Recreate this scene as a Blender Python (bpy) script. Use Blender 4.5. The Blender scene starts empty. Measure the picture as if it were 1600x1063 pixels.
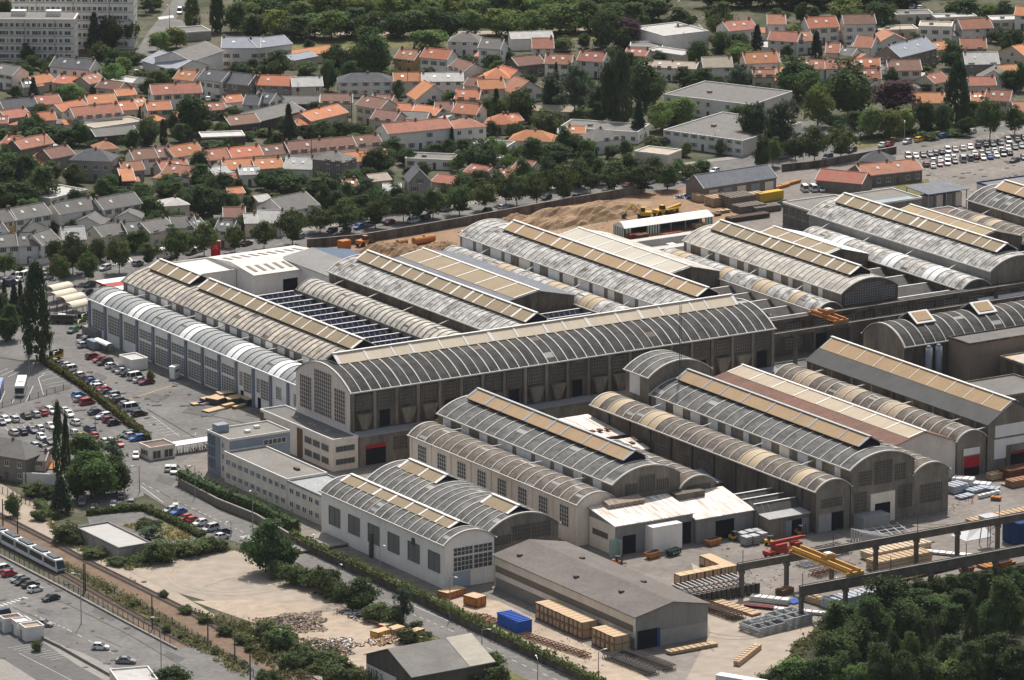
import bpy, math, random
import numpy as np
from mathutils import Vector
R = random.Random(7)
SC = bpy.context.scene
COL = SC.collection
# ---------------------------------------------------------------- camera
F_PX, PITCH, AZ, CAM_H = 8800.0, 0.2404, 0.5614, 358.0
IW, IH = 1600.0, 1063.0
sp, cp = math.sin(PITCH), math.cos(PITCH)
fw = (math.sin(AZ), math.cos(AZ)); rt = (math.cos(AZ), -math.sin(AZ))
FWD = Vector((fw[0]*cp, fw[1]*cp, -sp)); RGT = Vector((rt[0], rt[1], 0)); DWN = Vector((-fw[0]*sp, -fw[1]*sp, -cp))
CAM = Vector((-fw[0]*CAM_H/sp*cp, -fw[1]*CAM_H/sp*cp, CAM_H))
cd = bpy.data.cameras.new('camera'); cam = bpy.data.objects.new('camera', cd); COL.objects.link(cam)
cd.sensor_width = 36.0; cd.lens = 36.0*F_PX/IW; cd.clip_start = 1.0; cd.clip_end = 20000.0
cam.location = CAM; cam.rotation_euler = FWD.to_track_quat('-Z', 'Y').to_euler()
SC.camera = cam
# ---------------------------------------------------------------- world, sun, exposure
SUN = Vector((0.40, 0.52, 1.0)).normalized()
w = bpy.data.worlds.new('World'); SC.world = w; w.use_nodes = True
wn = w.node_tree.nodes; wl = w.node_tree.links
bg = wn.get('Background') or wn.new('ShaderNodeBackground')
sky = wn.new('ShaderNodeTexSky'); sky.sky_type = 'NISHITA'; sky.sun_disc = False
sky.sun_elevation = math.asin(SUN.z); sky.sun_rotation = math.atan2(SUN.x, SUN.y); sky.altitude = 100; sky.air_density = 1.0; sky.dust_density = 3.0; sky.ozone_density = 0.6
hsv = wn.new('ShaderNodeHueSaturation'); hsv.inputs['Saturation'].default_value = 0.55; wl.new(sky.outputs[0], hsv.inputs['Color']); wl.new(hsv.outputs[0], bg.inputs[0]); bg.inputs[1].default_value = 0.12
sd = bpy.data.lights.new('sun', 'SUN'); sd.energy = 4.8; sd.angle = math.radians(0.5); sd.color = (1.0, 0.945, 0.885)
so = bpy.data.objects.new('sun', sd); COL.objects.link(so); so.rotation_euler = (-SUN).to_track_quat('-Z', 'Y').to_euler()
SC.view_settings.view_transform = 'Standard'; SC.view_settings.look = 'None'; SC.view_settings.exposure = 0.16; SC.view_settings.gamma = 1.0
SC.cycles.max_bounces = 5; SC.cycles.diffuse_bounces = 3; SC.cycles.glossy_bounces = 2; SC.cycles.transmission_bounces = 2; SC.cycles.transparent_max_bounces = 4
# ---------------------------------------------------------------- helpers
def G(px, py, z=0.0):
    """the point at height z seen at photo pixel (px, py)"""
    d = FWD*F_PX + RGT*(px-IW/2) + DWN*(py-IH/2)
    return CAM + d*((z-CAM.z)/d.z)
def tallness(px, py, top):
    q = G(px, py); lo, hi = 0.0, 120.0
    for _ in range(40):
        m = (lo+hi)/2; v = Vector((q.x, q.y, m))-CAM
        if IH/2+F_PX*v.dot(DWN)/v.dot(FWD) > top: lo = m
        else: hi = m
    return lo
def mpp(px, py): return (G(px, py)-CAM).dot(FWD)/F_PX
def px_of(p):
    v = Vector(p)-CAM; d = v.dot(FWD)
    return IW/2+F_PX*v.dot(RGT)/d, IH/2+F_PX*v.dot(DWN)/d
MATS = {}
def mat(name, c1, c2=None, scale=0.3, rough=0.85, stretch=(1, 1, 1), fine=0.0, rnd=0.0, metal=0.0, contrast=1.0, bump=0.0, objcol=False, spec=0.12, bias=0.0):
    """procedural surface: two colours mixed by noise in object space, an optional finer noise, optional per-object tint"""
    if name in MATS: return MATS[name]
    m = bpy.data.materials.new(name); m.use_nodes = True; nt = m.node_tree; N = nt.nodes; L = nt.links
    b = N.get('Principled BSDF'); b.inputs['Roughness'].default_value = rough; b.inputs['Metallic'].default_value = metal
    b.inputs['Specular IOR Level'].default_value = spec
    c2 = c2 or tuple(x*0.75 for x in c1)
    tc = N.new('ShaderNodeTexCoord'); mp = N.new('ShaderNodeMapping'); mp.inputs['Scale'].default_value = stretch
    L.new(tc.outputs['Object'], mp.inputs[0])
    n1 = N.new('ShaderNodeTexNoise'); n1.inputs['Scale'].default_value = scale; n1.inputs['Detail'].default_value = 6; n1.inputs['Roughness'].default_value = 0.62
    L.new(mp.outputs[0], n1.inputs['Vector'])
    mr = N.new('ShaderNodeMapRange'); h = 0.22/contrast; mr.inputs[1].default_value = 0.5-h+bias; mr.inputs[2].default_value = 0.5+h+bias
    L.new(n1.outputs['Fac'], mr.inputs[0])
    mx = N.new('ShaderNodeMix'); mx.data_type = 'RGBA'; L.new(mr.outputs[0], mx.inputs[0])
    mx.inputs[6].default_value = (*c1, 1); mx.inputs[7].default_value = (*c2, 1)
    out = mx.outputs[2]
    if objcol:
        oi = N.new('ShaderNodeObjectInfo'); m2 = N.new('ShaderNodeMix'); m2.data_type = 'RGBA'; m2.blend_type = 'MULTIPLY'; m2.inputs[0].default_value = 1
        L.new(out, m2.inputs[6]); L.new(oi.outputs['Color'], m2.inputs[7]); out = m2.outputs[2]
    if fine or rnd:
        hs = N.new('ShaderNodeHueSaturation'); L.new(out, hs.inputs['Color'])
        ad = N.new('ShaderNodeMath'); ad.operation = 'ADD'; ad.inputs[0].default_value = 1.0; ad.inputs[1].default_value = 0.0
        if fine:
            n2 = N.new('ShaderNodeTexNoise'); n2.inputs['Scale'].default_value = scale*9; n2.inputs['Detail'].default_value = 3
            L.new(mp.outputs[0], n2.inputs['Vector'])
            r2 = N.new('ShaderNodeMapRange'); r2.inputs[1].default_value = 0.3; r2.inputs[2].default_value = 0.7; r2.inputs[3].default_value = 1-fine; r2.inputs[4].default_value = 1+fine
            L.new(n2.outputs['Fac'], r2.inputs[0]); L.new(r2.outputs[0], ad.inputs[0])
        if rnd:
            oi = N.new('ShaderNodeObjectInfo'); r3 = N.new('ShaderNodeMapRange'); r3.inputs[3].default_value = -rnd; r3.inputs[4].default_value = rnd
            L.new(oi.outputs['Random'], r3.inputs[0]); L.new(r3.outputs[0], ad.inputs[1])
            r4 = N.new('ShaderNodeMapRange'); r4.inputs[3].default_value = 0.5-rnd*0.06; r4.inputs[4].default_value = 0.5+rnd*0.06
            ml = N.new('ShaderNodeMath'); ml.operation = 'MULTIPLY'; ml.inputs[1].default_value = 7.13; fr = N.new('ShaderNodeMath'); fr.operation = 'FRACT'
            L.new(oi.outputs['Random'], ml.inputs[0]); L.new(ml.outputs[0], fr.inputs[0]); L.new(fr.outputs[0], r4.inputs[0]); L.new(r4.outputs[0], hs.inputs['Hue'])
        L.new(ad.outputs[0], hs.inputs['Value']); out = hs.outputs[0]
    L.new(out, b.inputs['Base Color'])
    if bump:
        bp = N.new('ShaderNodeBump'); bp.inputs['Strength'].default_value = bump; bp.inputs['Distance'].default_value = 0.3
        L.new(n1.outputs['Fac'], bp.inputs['Height']); L.new(bp.outputs[0], b.inputs['Normal'])
    MATS[name] = m; return m
class MB:
    """collects boxes, bars, sheets and tubes into one mesh"""
    def __init__(s): s.v = []; s.f = []; s.m = []; s.k = 0
    def face(s, pts, m=None):
        i = len(s.v); s.v += [tuple(p) for p in pts]; s.f.append(list(range(i, i+len(pts)))); s.m.append(s.k if m is None else m); return s
    def box(s, x0, x1, y0, y1, z0, z1, m=None):
        m = s.k if m is None else m; i = len(s.v)
        s.v += [(x, y, z) for z in (z0, z1) for y in (y0, y1) for x in (x0, x1)]
        for f in ((0, 2, 3, 1), (4, 5, 7, 6), (0, 1, 5, 4), (2, 6, 7, 3), (0, 4, 6, 2), (1, 3, 7, 5)):
            s.f.append([i+j for j in f]); s.m.append(m)
        return s
    def hexa(s, b, t, m=None):
        """solid from four bottom and four top points, both counter-clockwise"""
        m = s.k if m is None else m; i = len(s.v); n = len(b); s.v += [tuple(p) for p in b]+[tuple(p) for p in t]
        s.f.append([i+j for j in range(n)][::-1]); s.m.append(m); s.f.append([i+n+j for j in range(n)]); s.m.append(m)
        for j in range(n): s.f.append([i+j, i+(j+1) % n, i+n+(j+1) % n, i+n+j]); s.m.append(m)
        return s
    def bar(s, p, q, w, h=None, m=None):
        p = Vector(p); q = Vector(q); d = (q-p).normalized(); h = h or w
        u = Vector((0, 0, 1)) if abs(d.z) < 0.95 else Vector((1, 0, 0))
        a = d.cross(u).normalized()*(w/2); b = a.cross(d).normalized()*(h/2)
        return s.hexa([p-a-b, p+a-b, p+a+b, p-a+b], [q-a-b, q+a-b, q+a+b, q-a+b], m)
    def cyl(s, x, y, z0, z1, r, r2=None, n=8, m=None):
        r2 = r if r2 is None else r2
        c = [(math.cos(2*math.pi*k/n), math.sin(2*math.pi*k/n)) for k in range(n)]
        return s.hexa([(x+r*a, y+r*b, z0) for a, b in c], [(x+r2*a, y+r2*b, z1) for a, b in c], m)
    def tube(s, p, q, r, n=8, m=None):
        p = Vector(p); q = Vector(q); d = (q-p).normalized(); u = Vector((0, 0, 1)) if abs(d.z) < 0.95 else Vector((1, 0, 0))
        a = d.cross(u).normalized(); b = a.cross(d)
        c = [a*math.cos(2*math.pi*k/n)*r+b*math.sin(2*math.pi*k/n)*r for k in range(n)]
        return s.hexa([p+e for e in c], [q+e for e in c], m)
    def build(s, name, mats, parent=None, smooth=False):
        me = bpy.data.meshes.new(name); me.from_pydata(s.v, [], s.f)
        for mm in (mats if isinstance(mats, (list, tuple)) else [mats]): me.materials.append(mm)
        me.polygons.foreach_set('material_index', s.m)
        if smooth: me.polygons.foreach_set('use_smooth', [True]*len(s.f))
        me.update()
        o = bpy.data.objects.new(name, me); COL.objects.link(o)
        if parent is not None: o.parent = parent
        return o
def tag(o, label, cat, group=None):
    o['label'] = label; o['category'] = cat
    if group: o['group'] = group
    return o
def thing(name, label, cat, loc=(0, 0, 0), rz=0.0, group=None):
    o = bpy.data.objects.new(name, None); COL.objects.link(o); o.location = loc; o.rotation_euler = (0, 0, rz); o.empty_display_size = 0.5
    return tag(o, label, cat, group)
def struct(o, kind='structure'): o['kind'] = kind; return o
def dup(root, loc, rz=0.0, label=None, group=None, scale=None, color=None, cat=None):
    r = root.copy(); COL.objects.link(r); r.location = loc; r.rotation_euler = (0, 0, rz)
    if scale: r.scale = scale
    if label: r['label'] = label
    if group: r['group'] = group
    if cat: r['category'] = cat
    if color: r.color = color
    for ch in root.children:
        c = ch.copy(); COL.objects.link(c); c.parent = r
        if color: c.color = color
        for g in ch.children:
            d = g.copy(); COL.objects.link(d); d.parent = c
            if color: d.color = color
    return r
def part(t, nm): return [c for c in t.children if c.name.split('.')[0] == nm][0]
ORD = 'first second third fourth fifth sixth seventh eighth ninth tenth eleventh twelfth thirteenth fourteenth fifteenth sixteenth seventeenth eighteenth nineteenth twentieth'.split()
def nth(i):
    if i < 20: return ORD[i]
    k = i+1; return '%d%s' % (k, {1: 'st', 2: 'nd', 3: 'rd'}.get(k % 10, 'th'))
# common materials
GLASS = mat('window_glass', (0.035, 0.045, 0.05), (0.09, 0.10, 0.11), 0.5, 0.25, spec=0.5)
DARK = mat('dark_opening', (0.006, 0.007, 0.012), (0.015, 0.015, 0.02), 0.3, 0.9)
WHITE = mat('white_paint', (0.74, 0.73, 0.70), (0.62, 0.61, 0.58), 0.4, 0.6)
STEEL = mat('galvanised_steel', (0.36, 0.37, 0.38), (0.26, 0.27, 0.28), 0.8, 0.5, metal=0.3)
DKSTEEL = mat('dark_steel', (0.05, 0.05, 0.055), (0.09, 0.075, 0.065), 0.6, 0.6)
CONC = mat('concrete', (0.30, 0.28, 0.25), (0.20, 0.185, 0.165), 0.25, 0.9, (1, 1, 0.5), 0.15)
RUST = mat('rusty_steel', (0.16, 0.065, 0.035), (0.09, 0.045, 0.03), 0.5, 0.85)
TYRE = mat('tyre_rubber', (0.015, 0.015, 0.016), (0.025, 0.025, 0.025), 1, 0.9)
# ================================================================ GROUND
ASPH = mat('asphalt', (0.115, 0.11, 0.104), (0.185, 0.177, 0.164), 0.075, 0.95, fine=0.15)
ASPH2 = mat('darker_asphalt', (0.105, 0.103, 0.10), (0.14, 0.136, 0.128), 0.06, 0.95, fine=0.10)
YARD = mat('yard_concrete', (0.232, 0.208, 0.184), (0.145, 0.13, 0.116), 0.06, 0.95, fine=0.16)
SAND = mat('sandy_earth', (0.40, 0.322, 0.245), (0.30, 0.243, 0.188), 0.05, 0.95, fine=0.14)
DIRT = mat('bare_dirt', (0.31, 0.195, 0.12), (0.205, 0.14, 0.093), 0.06, 0.95, fine=0.16)
DIRT2 = mat('packed_dirt', (0.33, 0.235, 0.15), (0.25, 0.18, 0.12), 0.05, 0.95, fine=0.14)
GRAV = mat('gravel_lot', (0.27, 0.237, 0.202), (0.345, 0.285, 0.222), 0.035, 0.95, fine=0.12)
PATHM = mat('pale_path', (0.36, 0.30, 0.235), (0.29, 0.245, 0.195), 0.1, 0.95, fine=0.1)
LAWN = mat('dry_lawn', (0.085, 0.10, 0.035), (0.17, 0.145, 0.07), 0.08, 0.95, fine=0.2)
GARD = mat('garden_ground', (0.040, 0.050, 0.022), (0.125, 0.11, 0.08), 0.06, 0.95, fine=0.25, contrast=1.4)
PAVE = mat('pavement', (0.27, 0.25, 0.225), (0.22, 0.205, 0.185), 0.12, 0.95, fine=0.1)
BALL = mat('rail_ballast', (0.125, 0.085, 0.060), (0.195, 0.135, 0.095), 0.25, 0.95, fine=0.25)
PAINT = mat('road_paint', (0.62, 0.61, 0.58), (0.48, 0.47, 0.44), 0.5, 0.8)
YPAINT = mat('yellow_road_paint', (0.52, 0.36, 0.13), (0.42, 0.30, 0.13), 0.5, 0.8)
SHN = [0]
def sheet(name, pts, m, lvl, kind='structure'):
    SHN[0] += 1; z = 0.018*lvl+0.0004*SHN[0]
    b = MB(); b.face([(*G(x, y).xy, z) for x, y in pts]); o = b.build(name, m)
    
    return struct(o, kind)
g = MB(); g.face([(-2600, -2600, 0), (5200, -2600, 0), (5200, 6500, 0), (-2600, 6500, 0)])
struct(g.build('ground', GARD))
sheet('factory_yard', [(40, 560), (190, 440), (420, 388), (560, 372), (720, 350), (960, 303), (1080, 288), (1340, 246), (1440, 232), (1700, 180), (1800, 640), (1800, 900), (1640, 900), (1300, 960), (1180, 1100), (900, 1070), (690, 950), (480, 850), (280, 760), (215, 700), (30, 640)], YARD, 1)
sheet('avenue_road', [(-80, 448), (0, 425), (90, 412), (190, 396), (330, 388), (400, 376), (480, 361), (620, 339), (800, 309), (1000, 269), (1100, 256), (1230, 238), (1320, 230), (1430, 216), (1700, 163), (1700, 188), (1440, 238), (1330, 252), (1220, 270), (1080, 291), (960, 308), (850, 327), (700, 357), (560, 378), (430, 389), (300, 415), (190, 448), (110, 474), (0, 500), (-80, 520)], ASPH, 2)
sheet('avenue_far_pavement', [(-80, 443), (0, 420), (90, 407), (190, 391), (330, 383), (400, 371), (480, 356), (620, 334), (800, 304), (1000, 264), (1230, 233), (1430, 211), (1430, 216), (1230, 238), (1000, 269), (800, 309), (620, 339), (480, 361), (400, 376), (330, 388), (190, 396), (90, 412), (0, 425), (-80, 448)], PAVE, 3)
sheet('parking_lot', [(-80, 520), (110, 474), (150, 460), (150, 535), (480, 655), (415, 665), (330, 690), (280, 725), (210, 700), (60, 568), (-80, 545)], ASPH, 3)
sheet('bus_yard', [(-80, 548), (60, 570), (112, 608), (0, 640), (-80, 655)], ASPH2, 4)
sheet('car_park', [(-80, 657), (0, 640), (118, 606), (262, 695), (215, 712), (225, 775), (140, 800), (60, 740), (-80, 755)], ASPH, 4)
sheet('gravel_lane', [(-80, 748), (0, 755), (60, 792), (120, 850), (200, 880), (330, 958), (480, 1050), (440, 1075), (300, 975), (135, 893), (-80, 800)], PATHM, 2)
sheet('street', [(214, 700), (280, 712), (276, 757), (345, 800), (470, 848), (560, 893), (680, 950), (800, 1006), (960, 1080), (850, 1080), (760, 1030), (650, 982), (600, 958), (540, 932), (465, 880), (360, 845), (330, 830), (255, 790), (215, 765)], ASPH, 5)
sheet('gravel_lot', [(190, 888), (250, 868), (350, 856), (395, 870), (470, 905), (545, 945), (600, 975), (640, 1000), (570, 1063), (480, 1063), (430, 985), (360, 950), (270, 925)], GRAV, 4)
sheet('sandy_lot', [(300, 940), (380, 938), (430, 942), (500, 952), (560, 962), (630, 1000), (580, 1075), (560, 1075), (500, 1010), (430, 985), (350, 958)], SAND, 5)
sheet('small_car_park', [(136, 808), (215, 790), (300, 820), (355, 846), (340, 858), (215, 850), (140, 822)], ASPH, 6)
sheet('traffic_island', [(190, 822), (245, 815), (310, 838), (270, 846)], LAWN, 7)
sheet('wild_verge', [(300, 955), (420, 985), (520, 1010), (600, 1090), (440, 1090), (380, 1010)], LAWN, 3)
sheet('street_verge', [(455, 892), (560, 940), (650, 985), (760, 1032), (860, 1080), (700, 1085), (640, 1005), (560, 952), (470, 905)], LAWN, 6)
sheet('railway_bed', [(-60, 776), (0, 802), (140, 876), (300, 954), (400, 1010), (505, 1078), (330, 1085), (290, 1025), (100, 905), (-60, 820)], BALL, 3)
sheet('grassy_strip', [(100, 880), (200, 930), (300, 990), (400, 1050), (380, 1060), (290, 1005), (180, 940), (96, 890)], LAWN, 4)
sheet('lower_road', [(-60, 835), (0, 866), (100, 916), (272, 1012), (330, 1010), (400, 1040), (440, 1085), (-60, 1085)], ASPH, 5)
sheet('lower_parking_lot', [(-60, 985), (10, 995), (70, 1005), (130, 1035), (200, 1085), (-60, 1085)], ASPH2, 7)
sheet('traffic_strip', [(60, 1000), (80, 1003), (130, 1022), (210, 1060), (230, 1080), (190, 1080), (120, 1040)], PAVE, 8)
sheet('pale_forecourt', [(-60, 1028), (0, 1028), (60, 1066), (60, 1090), (-60, 1090)], PAVE, 9)
sheet('earth_yard', [(490, 392), (560, 378), (720, 352), (850, 325), (960, 306), (1120, 288), (1190, 300), (1180, 330), (1080, 362), (960, 400), (700, 420), (560, 410)], DIRT, 3)
sheet('earth_track', [(740, 360), (960, 318), (1020, 315), (1000, 335), (860, 370), (780, 385)], DIRT2, 4)
sheet('storage_yard', [(690, 925), (780, 940), (960, 1030), (1060, 1090), (880, 1085), (760, 1020), (680, 962)], SAND, 3)
sheet('yard_dirt', [(1080, 880), (1240, 960), (1300, 975), (1240, 1085), (1060, 1085), (1110, 990)], GRAV, 3)
sheet('far_car_park', [(1405, 236), (1440, 232), (1700, 178), (1700, 262), (1540, 305), (1500, 296), (1440, 262)], YARD, 4)
sheet('factory_street', [(1196, 540), (1700, 460), (1700, 500), (1196, 585)], ASPH2, 4)
sheet('park_lawn', [(395, 62), (560, 58), (820, 45), (980, 20), (980, 60), (700, 72), (400, 84)], LAWN, 1)
sheet('school_lawn', [(890, 190), (940, 178), (960, 190), (900, 200)], LAWN, 2)
sheet('side_street', [(205, 92), (232, 50), (262, 12), (285, -20), (305, -20), (275, 30), (310, 38), (300, 48), (262, 42), (247, 70), (240, 100), (225, 112)], ASPH, 2)
sheet('park_path', [(395, 47), (620, 50), (830, 48), (1000, 42), (1000, 47), (830, 54), (620, 56), (395, 53)], PATHM, 2)
sheet('crossing_road', [(1180, 215), (1250, 190), (1330, 178), (1400, 205), (1330, 232), (1230, 240)], ASPH, 1)
sheet('kerb_lawn', [(1330, 225), (1500, 196), (1505, 203), (1335, 235)], LAWN, 3)
sheet('front_lawn', [(1395, 285), (1450, 280), (1460, 298), (1410, 310)], LAWN, 3)
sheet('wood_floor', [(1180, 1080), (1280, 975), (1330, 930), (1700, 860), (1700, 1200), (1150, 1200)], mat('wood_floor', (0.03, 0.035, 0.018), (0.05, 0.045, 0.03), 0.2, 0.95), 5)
# painted lines: one mesh per marking family
def lines(name, segs, m, wd, lvl):
    b = MB()
    for x1, y1, x2, y2 in segs:
        p = G(x1, y1); q = G(x2, y2); d = (q-p).normalized(); a = Vector((-d.y, d.x, 0))*(wd/2); z = 0.02*lvl
        b.face([(p.x-a.x, p.y-a.y, z), (q.x-a.x, q.y-a.y, z), (q.x+a.x, q.y+a.y, z), (p.x+a.x, p.y+a.y, z)])
    o = b.build(name, m)
    for f in o.data.polygons:
        if f.normal.z < 0: o.data.flip_normals(); break
    return struct(o)
def dashes(pts, n, duty=0.45):
    out = []
    for (x1, y1), (x2, y2) in zip(pts[:-1], pts[1:]):
        for k in range(n):
            a = k/n; c = (k+duty)/n
            out.append((x1+(x2-x1)*a, y1+(y2-y1)*a, x1+(x2-x1)*c, y1+(y2-y1)*c))
    return out
lines('street_markings', dashes([(222, 756), (310, 800), (375, 830), (470, 882)], 8)+dashes([(560, 924), (645, 961), (700, 984), (800, 1032), (880, 1068)], 5), PAINT, 0.16, 6)
lines('edge_markings', [(645, 947, 700, 971), (700, 971, 800, 1018), (800, 1018, 920, 1072), (220, 760, 255, 786)], PAINT, 0.16, 6)
lines('zebra_crossing', [(375+i*3.2, 840+i*1.6, 386+i*3.2, 838+i*1.6) for i in range(6)], PAINT, 0.5, 6)
lines('lower_road_markings', dashes([(55, 962), (105, 984), (220, 1044), (270, 1068)], 7), PAINT, 0.16, 6)
lines('lower_zebra_crossing', [(0+i*6.2-8, 945-i*2.0+3, 4+i*6.2-4, 940-i*2.0+10) for i in range(8)], PAINT, 0.5, 6)
lines('parking_markings', [(12+i*8.4, 1028+i*2.3-14, 46+i*8.4, 1022+i*2.3-14) for i in range(9)]+[(30, 1022, 115, 1066)], PAINT, 0.12, 9)
lines('bay_markings', [(215+i*6.0, 654+i*3.9, 238+i*6.0, 650.5+i*3.9) for i in range(8)]+[(238, 651, 281, 683), (285, 683, 306, 680), (306, 680, 305, 677)], PAINT, 0.13, 6)
lines('barrier_line', [(202, 624.5, 268, 604)], YPAINT, 0.35, 6)
lines('upper_bay_markings', [(118+i*1.6, 536+i*4.4, 134+i*1.6, 534+i*4.4) for i in range(7)], PAINT, 0.13, 6)
lines('bus_bay_markings', [(60, 590, 88, 582), (66, 596, 96, 588), (72, 602, 104, 595), (75, 606, 108, 600), (64, 585, 84, 580), (60, 592, 68, 618), (17, 633, 24, 622), (40, 629, 52, 604), (0, 630, 8, 612), (-8, 585, 12, 577), (2, 588, 22, 579), (12, 590, 30, 582), (60, 592, 70, 584)], PAINT, 0.15, 6)
lines('avenue_markings', dashes([(120, 430), (330, 402), (430, 383), (620, 350), (860, 312), (1080, 276), (1330, 240), (1600, 190)], 7), PAINT, 0.15, 3)
lines('avenue_zebra', [(172+i*5, 407-i*0.7, 178+i*5, 414-i*0.7) for i in range(7)], PAINT, 0.5, 4)
lines('far_zebra', [(248+i*3, 27-i*0.4, 250+i*3, 31-i*0.4) for i in range(8)], PAINT, 0.6, 4)

SEAM = mat('tarred_seam', (0.05, 0.048, 0.045), (0.075, 0.072, 0.068), 0.5)
lines('asphalt_seams', [(95, 940, 200, 992), (200, 992, 292, 1046), (20, 950, 70, 972), (150, 995, 190, 1012), (60, 905, 96, 925), (230, 640, 330, 700), (130, 590, 190, 640), (330, 650, 420, 670), (270, 600, 340, 612), (500, 372, 640, 346), (250, 770, 330, 812), (500, 900, 620, 950)], SEAM, 0.22, 6.6)
PATCH = mat('asphalt_patch', (0.085, 0.082, 0.078), (0.125, 0.12, 0.113), 0.2, fine=0.15)
for pts in ([(150, 950), (182, 966), (176, 972), (143, 956)], [(60, 950), (84, 955), (78, 962), (56, 957)], [(262, 1018), (290, 1030), (280, 1036), (254, 1024)], [(300, 632), (346, 640), (330, 652), (284, 645)], [(238, 615), (262, 622), (246, 630), (225, 622)], [(150, 582), (168, 590), (160, 597), (143, 589)], [(395, 640), (420, 646), (408, 655), (384, 649)], [(250, 742), (276, 750), (268, 760), (244, 752)], [(560, 920), (590, 934), (584, 940), (553, 926)]): sheet('asphalt_patch', pts, PATCH, 6.2)
TRK_M = mat('tyre_tracks', (0.17, 0.145, 0.115), (0.21, 0.18, 0.14), 0.3)
def arc(cx, cy, rx, ry, a0, a1, n=14): p = [(cx+rx*math.cos(a0+(a1-a0)*k/n), cy+ry*math.sin(a0+(a1-a0)*k/n)) for k in range(n+1)]; return [(*p[k], *p[k+1]) for k in range(n)]
lines('tyre_tracks', arc(1150, 960, 90, 40, 0.3, 2.6)+arc(1156, 962, 78, 33, 0.2, 2.5)+arc(1300, 850, 200, 30, 2.8, 4.6)+arc(1305, 850, 210, 34, 2.8, 4.6)+arc(980, 1030, 130, 50, 4.6, 6.0)+arc(985, 1034, 136, 54, 4.6, 6.0)+arc(1480, 800, 120, 20, 0, 3)+arc(1480, 802, 128, 23, 0, 3), TRK_M, 0.5, 3.6)
lines('lot_tyre_tracks', arc(360, 900, 90, 26, 0.2, 5.4)+arc(360, 901, 99, 30, 0.2, 5.4)+arc(420, 930, 110, 30, 3.6, 5.8)+arc(424, 932, 118, 34, 3.6, 5.8)+arc(470, 975, 90, 36, 4.4, 6.2), mat('pale_tracks', (0.36, 0.305, 0.225), (0.31, 0.265, 0.2), 0.3), 0.45, 5.6)

OIL = mat('oil_stain', (0.075, 0.072, 0.068), (0.11, 0.105, 0.098), 0.8); b = MB()
for k in range(260):
    x, y = R.choice((lambda: (R.uniform(60, 320), R.uniform(545, 690)), lambda: (R.uniform(0, 250), R.uniform(625, 705)), lambda: (R.uniform(900, 1500), R.uniform(800, 960)), lambda: (R.uniform(0, 230), R.uniform(900, 1050)), lambda: (R.uniform(1420, 1600), R.uniform(228, 280))))()
    if not (y > 545 and x < 120 and y < 610): 
        q = G(x, y); r = R.uniform(0.25, 1.3); n = 9; e = R.uniform(0.4, 1.0); a0 = R.uniform(0, 3); rr_ = [R.uniform(0.6, 1.1)*r for _ in range(n)]
        b.face([(q.x+rr_[i]*math.cos(6.283*i/n), q.y+rr_[i]*e*math.sin(6.283*i/n), 0.19+0.0001*k) for i in range(n)])
struct(b.build('oil_stains', OIL), 'stuff')
lines('car_park_bay_markings', [(6+i*9.4, 648-i*0.9, 12+i*9.4, 655-i*0.9) for i in range(12)]+[(8+i*9.4, 668-i*0.9, 15+i*9.4, 676-i*0.9) for i in range(12)]+[(82+i*6.7, 566+i*4.6, 100+i*6.7, 562+i*4.6) for i in range(17)]+[(128+i*6.4, 540+i*4.3, 145+i*6.4, 536+i*4.3) for i in range(15)], PAINT, 0.12, 6)
lines('far_bay_markings', [(1425+i*10.8, 250-i*3.2, 1431+i*10.8, 256-i*3.2) for i in range(17)]+[(1432+i*10.8, 263-i*3.2, 1438+i*10.8, 269-i*3.2) for i in range(15)], PAINT, 0.12, 6)
# ================================================================ FACTORY
def roofmat(name, c1, c2, contrast=1.0):
    return mat(name, c1, c2, 0.42, 0.85, (1.0, 0.7, 1.0), 0.30, contrast=contrast*1.15)
R_LICH = roofmat('lichened_roof', (0.13, 0.126, 0.118), (0.59, 0.575, 0.54), 1.15)
R_LICH2 = roofmat('pale_lichened_roof', (0.27, 0.255, 0.225), (0.60, 0.56, 0.48), 1.1)
R_WARM = roofmat('warm_weathered_roof', (0.56, 0.50, 0.41), (0.25, 0.225, 0.19), 1.2)
R_GREY = roofmat('dark_grey_roof', (0.072, 0.072, 0.070), (0.185, 0.182, 0.172), 1.0)
R_BROWN = roofmat('brown_grey_roof', (0.085, 0.070, 0.058), (0.205, 0.178, 0.145), 1.0)
R_BLACK = roofmat('sooty_roof', (0.032, 0.031, 0.030), (0.085, 0.082, 0.077), 1.0)
R_METAL = roofmat('pale_metal_roof', (0.27, 0.285, 0.285), (0.34, 0.35, 0.345), 0.8)
RIB = mat('roof_rib', (0.58, 0.55, 0.50), (0.42, 0.40, 0.365), 0.4)
RIBW = mat('white_roof_rib', (0.68, 0.655, 0.61), (0.52, 0.50, 0.46), 0.4)
RIBD = mat('dark_roof_rib', (0.16, 0.155, 0.145), (0.24, 0.23, 0.21), 0.4)
R_PATCH = mat('replaced_roof_sheet', (0.36, 0.35, 0.325), (0.27, 0.262, 0.245), 0.4)
R_STAIN = mat('stained_roof_sheet', (0.115, 0.09, 0.07), (0.17, 0.14, 0.11), 0.5)
TAN = mat('tan_roof_glazing', (0.235, 0.182, 0.115), (0.295, 0.235, 0.152), 0.15, 0.7, (1, 3, 1), 0.07)
ORANGE = mat('orange_roof_glazing', (0.385, 0.265, 0.152), (0.315, 0.225, 0.135), 0.12, 0.7, (1, 2, 1), 0.07)
CREAM = mat('cream_roof_glazing', (0.50, 0.425, 0.315), (0.58, 0.50, 0.38), 0.15, 0.7, (3, 1, 1), 0.06)
GOLD = mat('golden_translucent_sheet', (0.47, 0.365, 0.225), (0.38, 0.30, 0.19), 0.25, 0.6)
WSHEET = mat('white_translucent_sheet', (0.80, 0.80, 0.78), (0.72, 0.72, 0.70), 0.3, 0.6)
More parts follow.
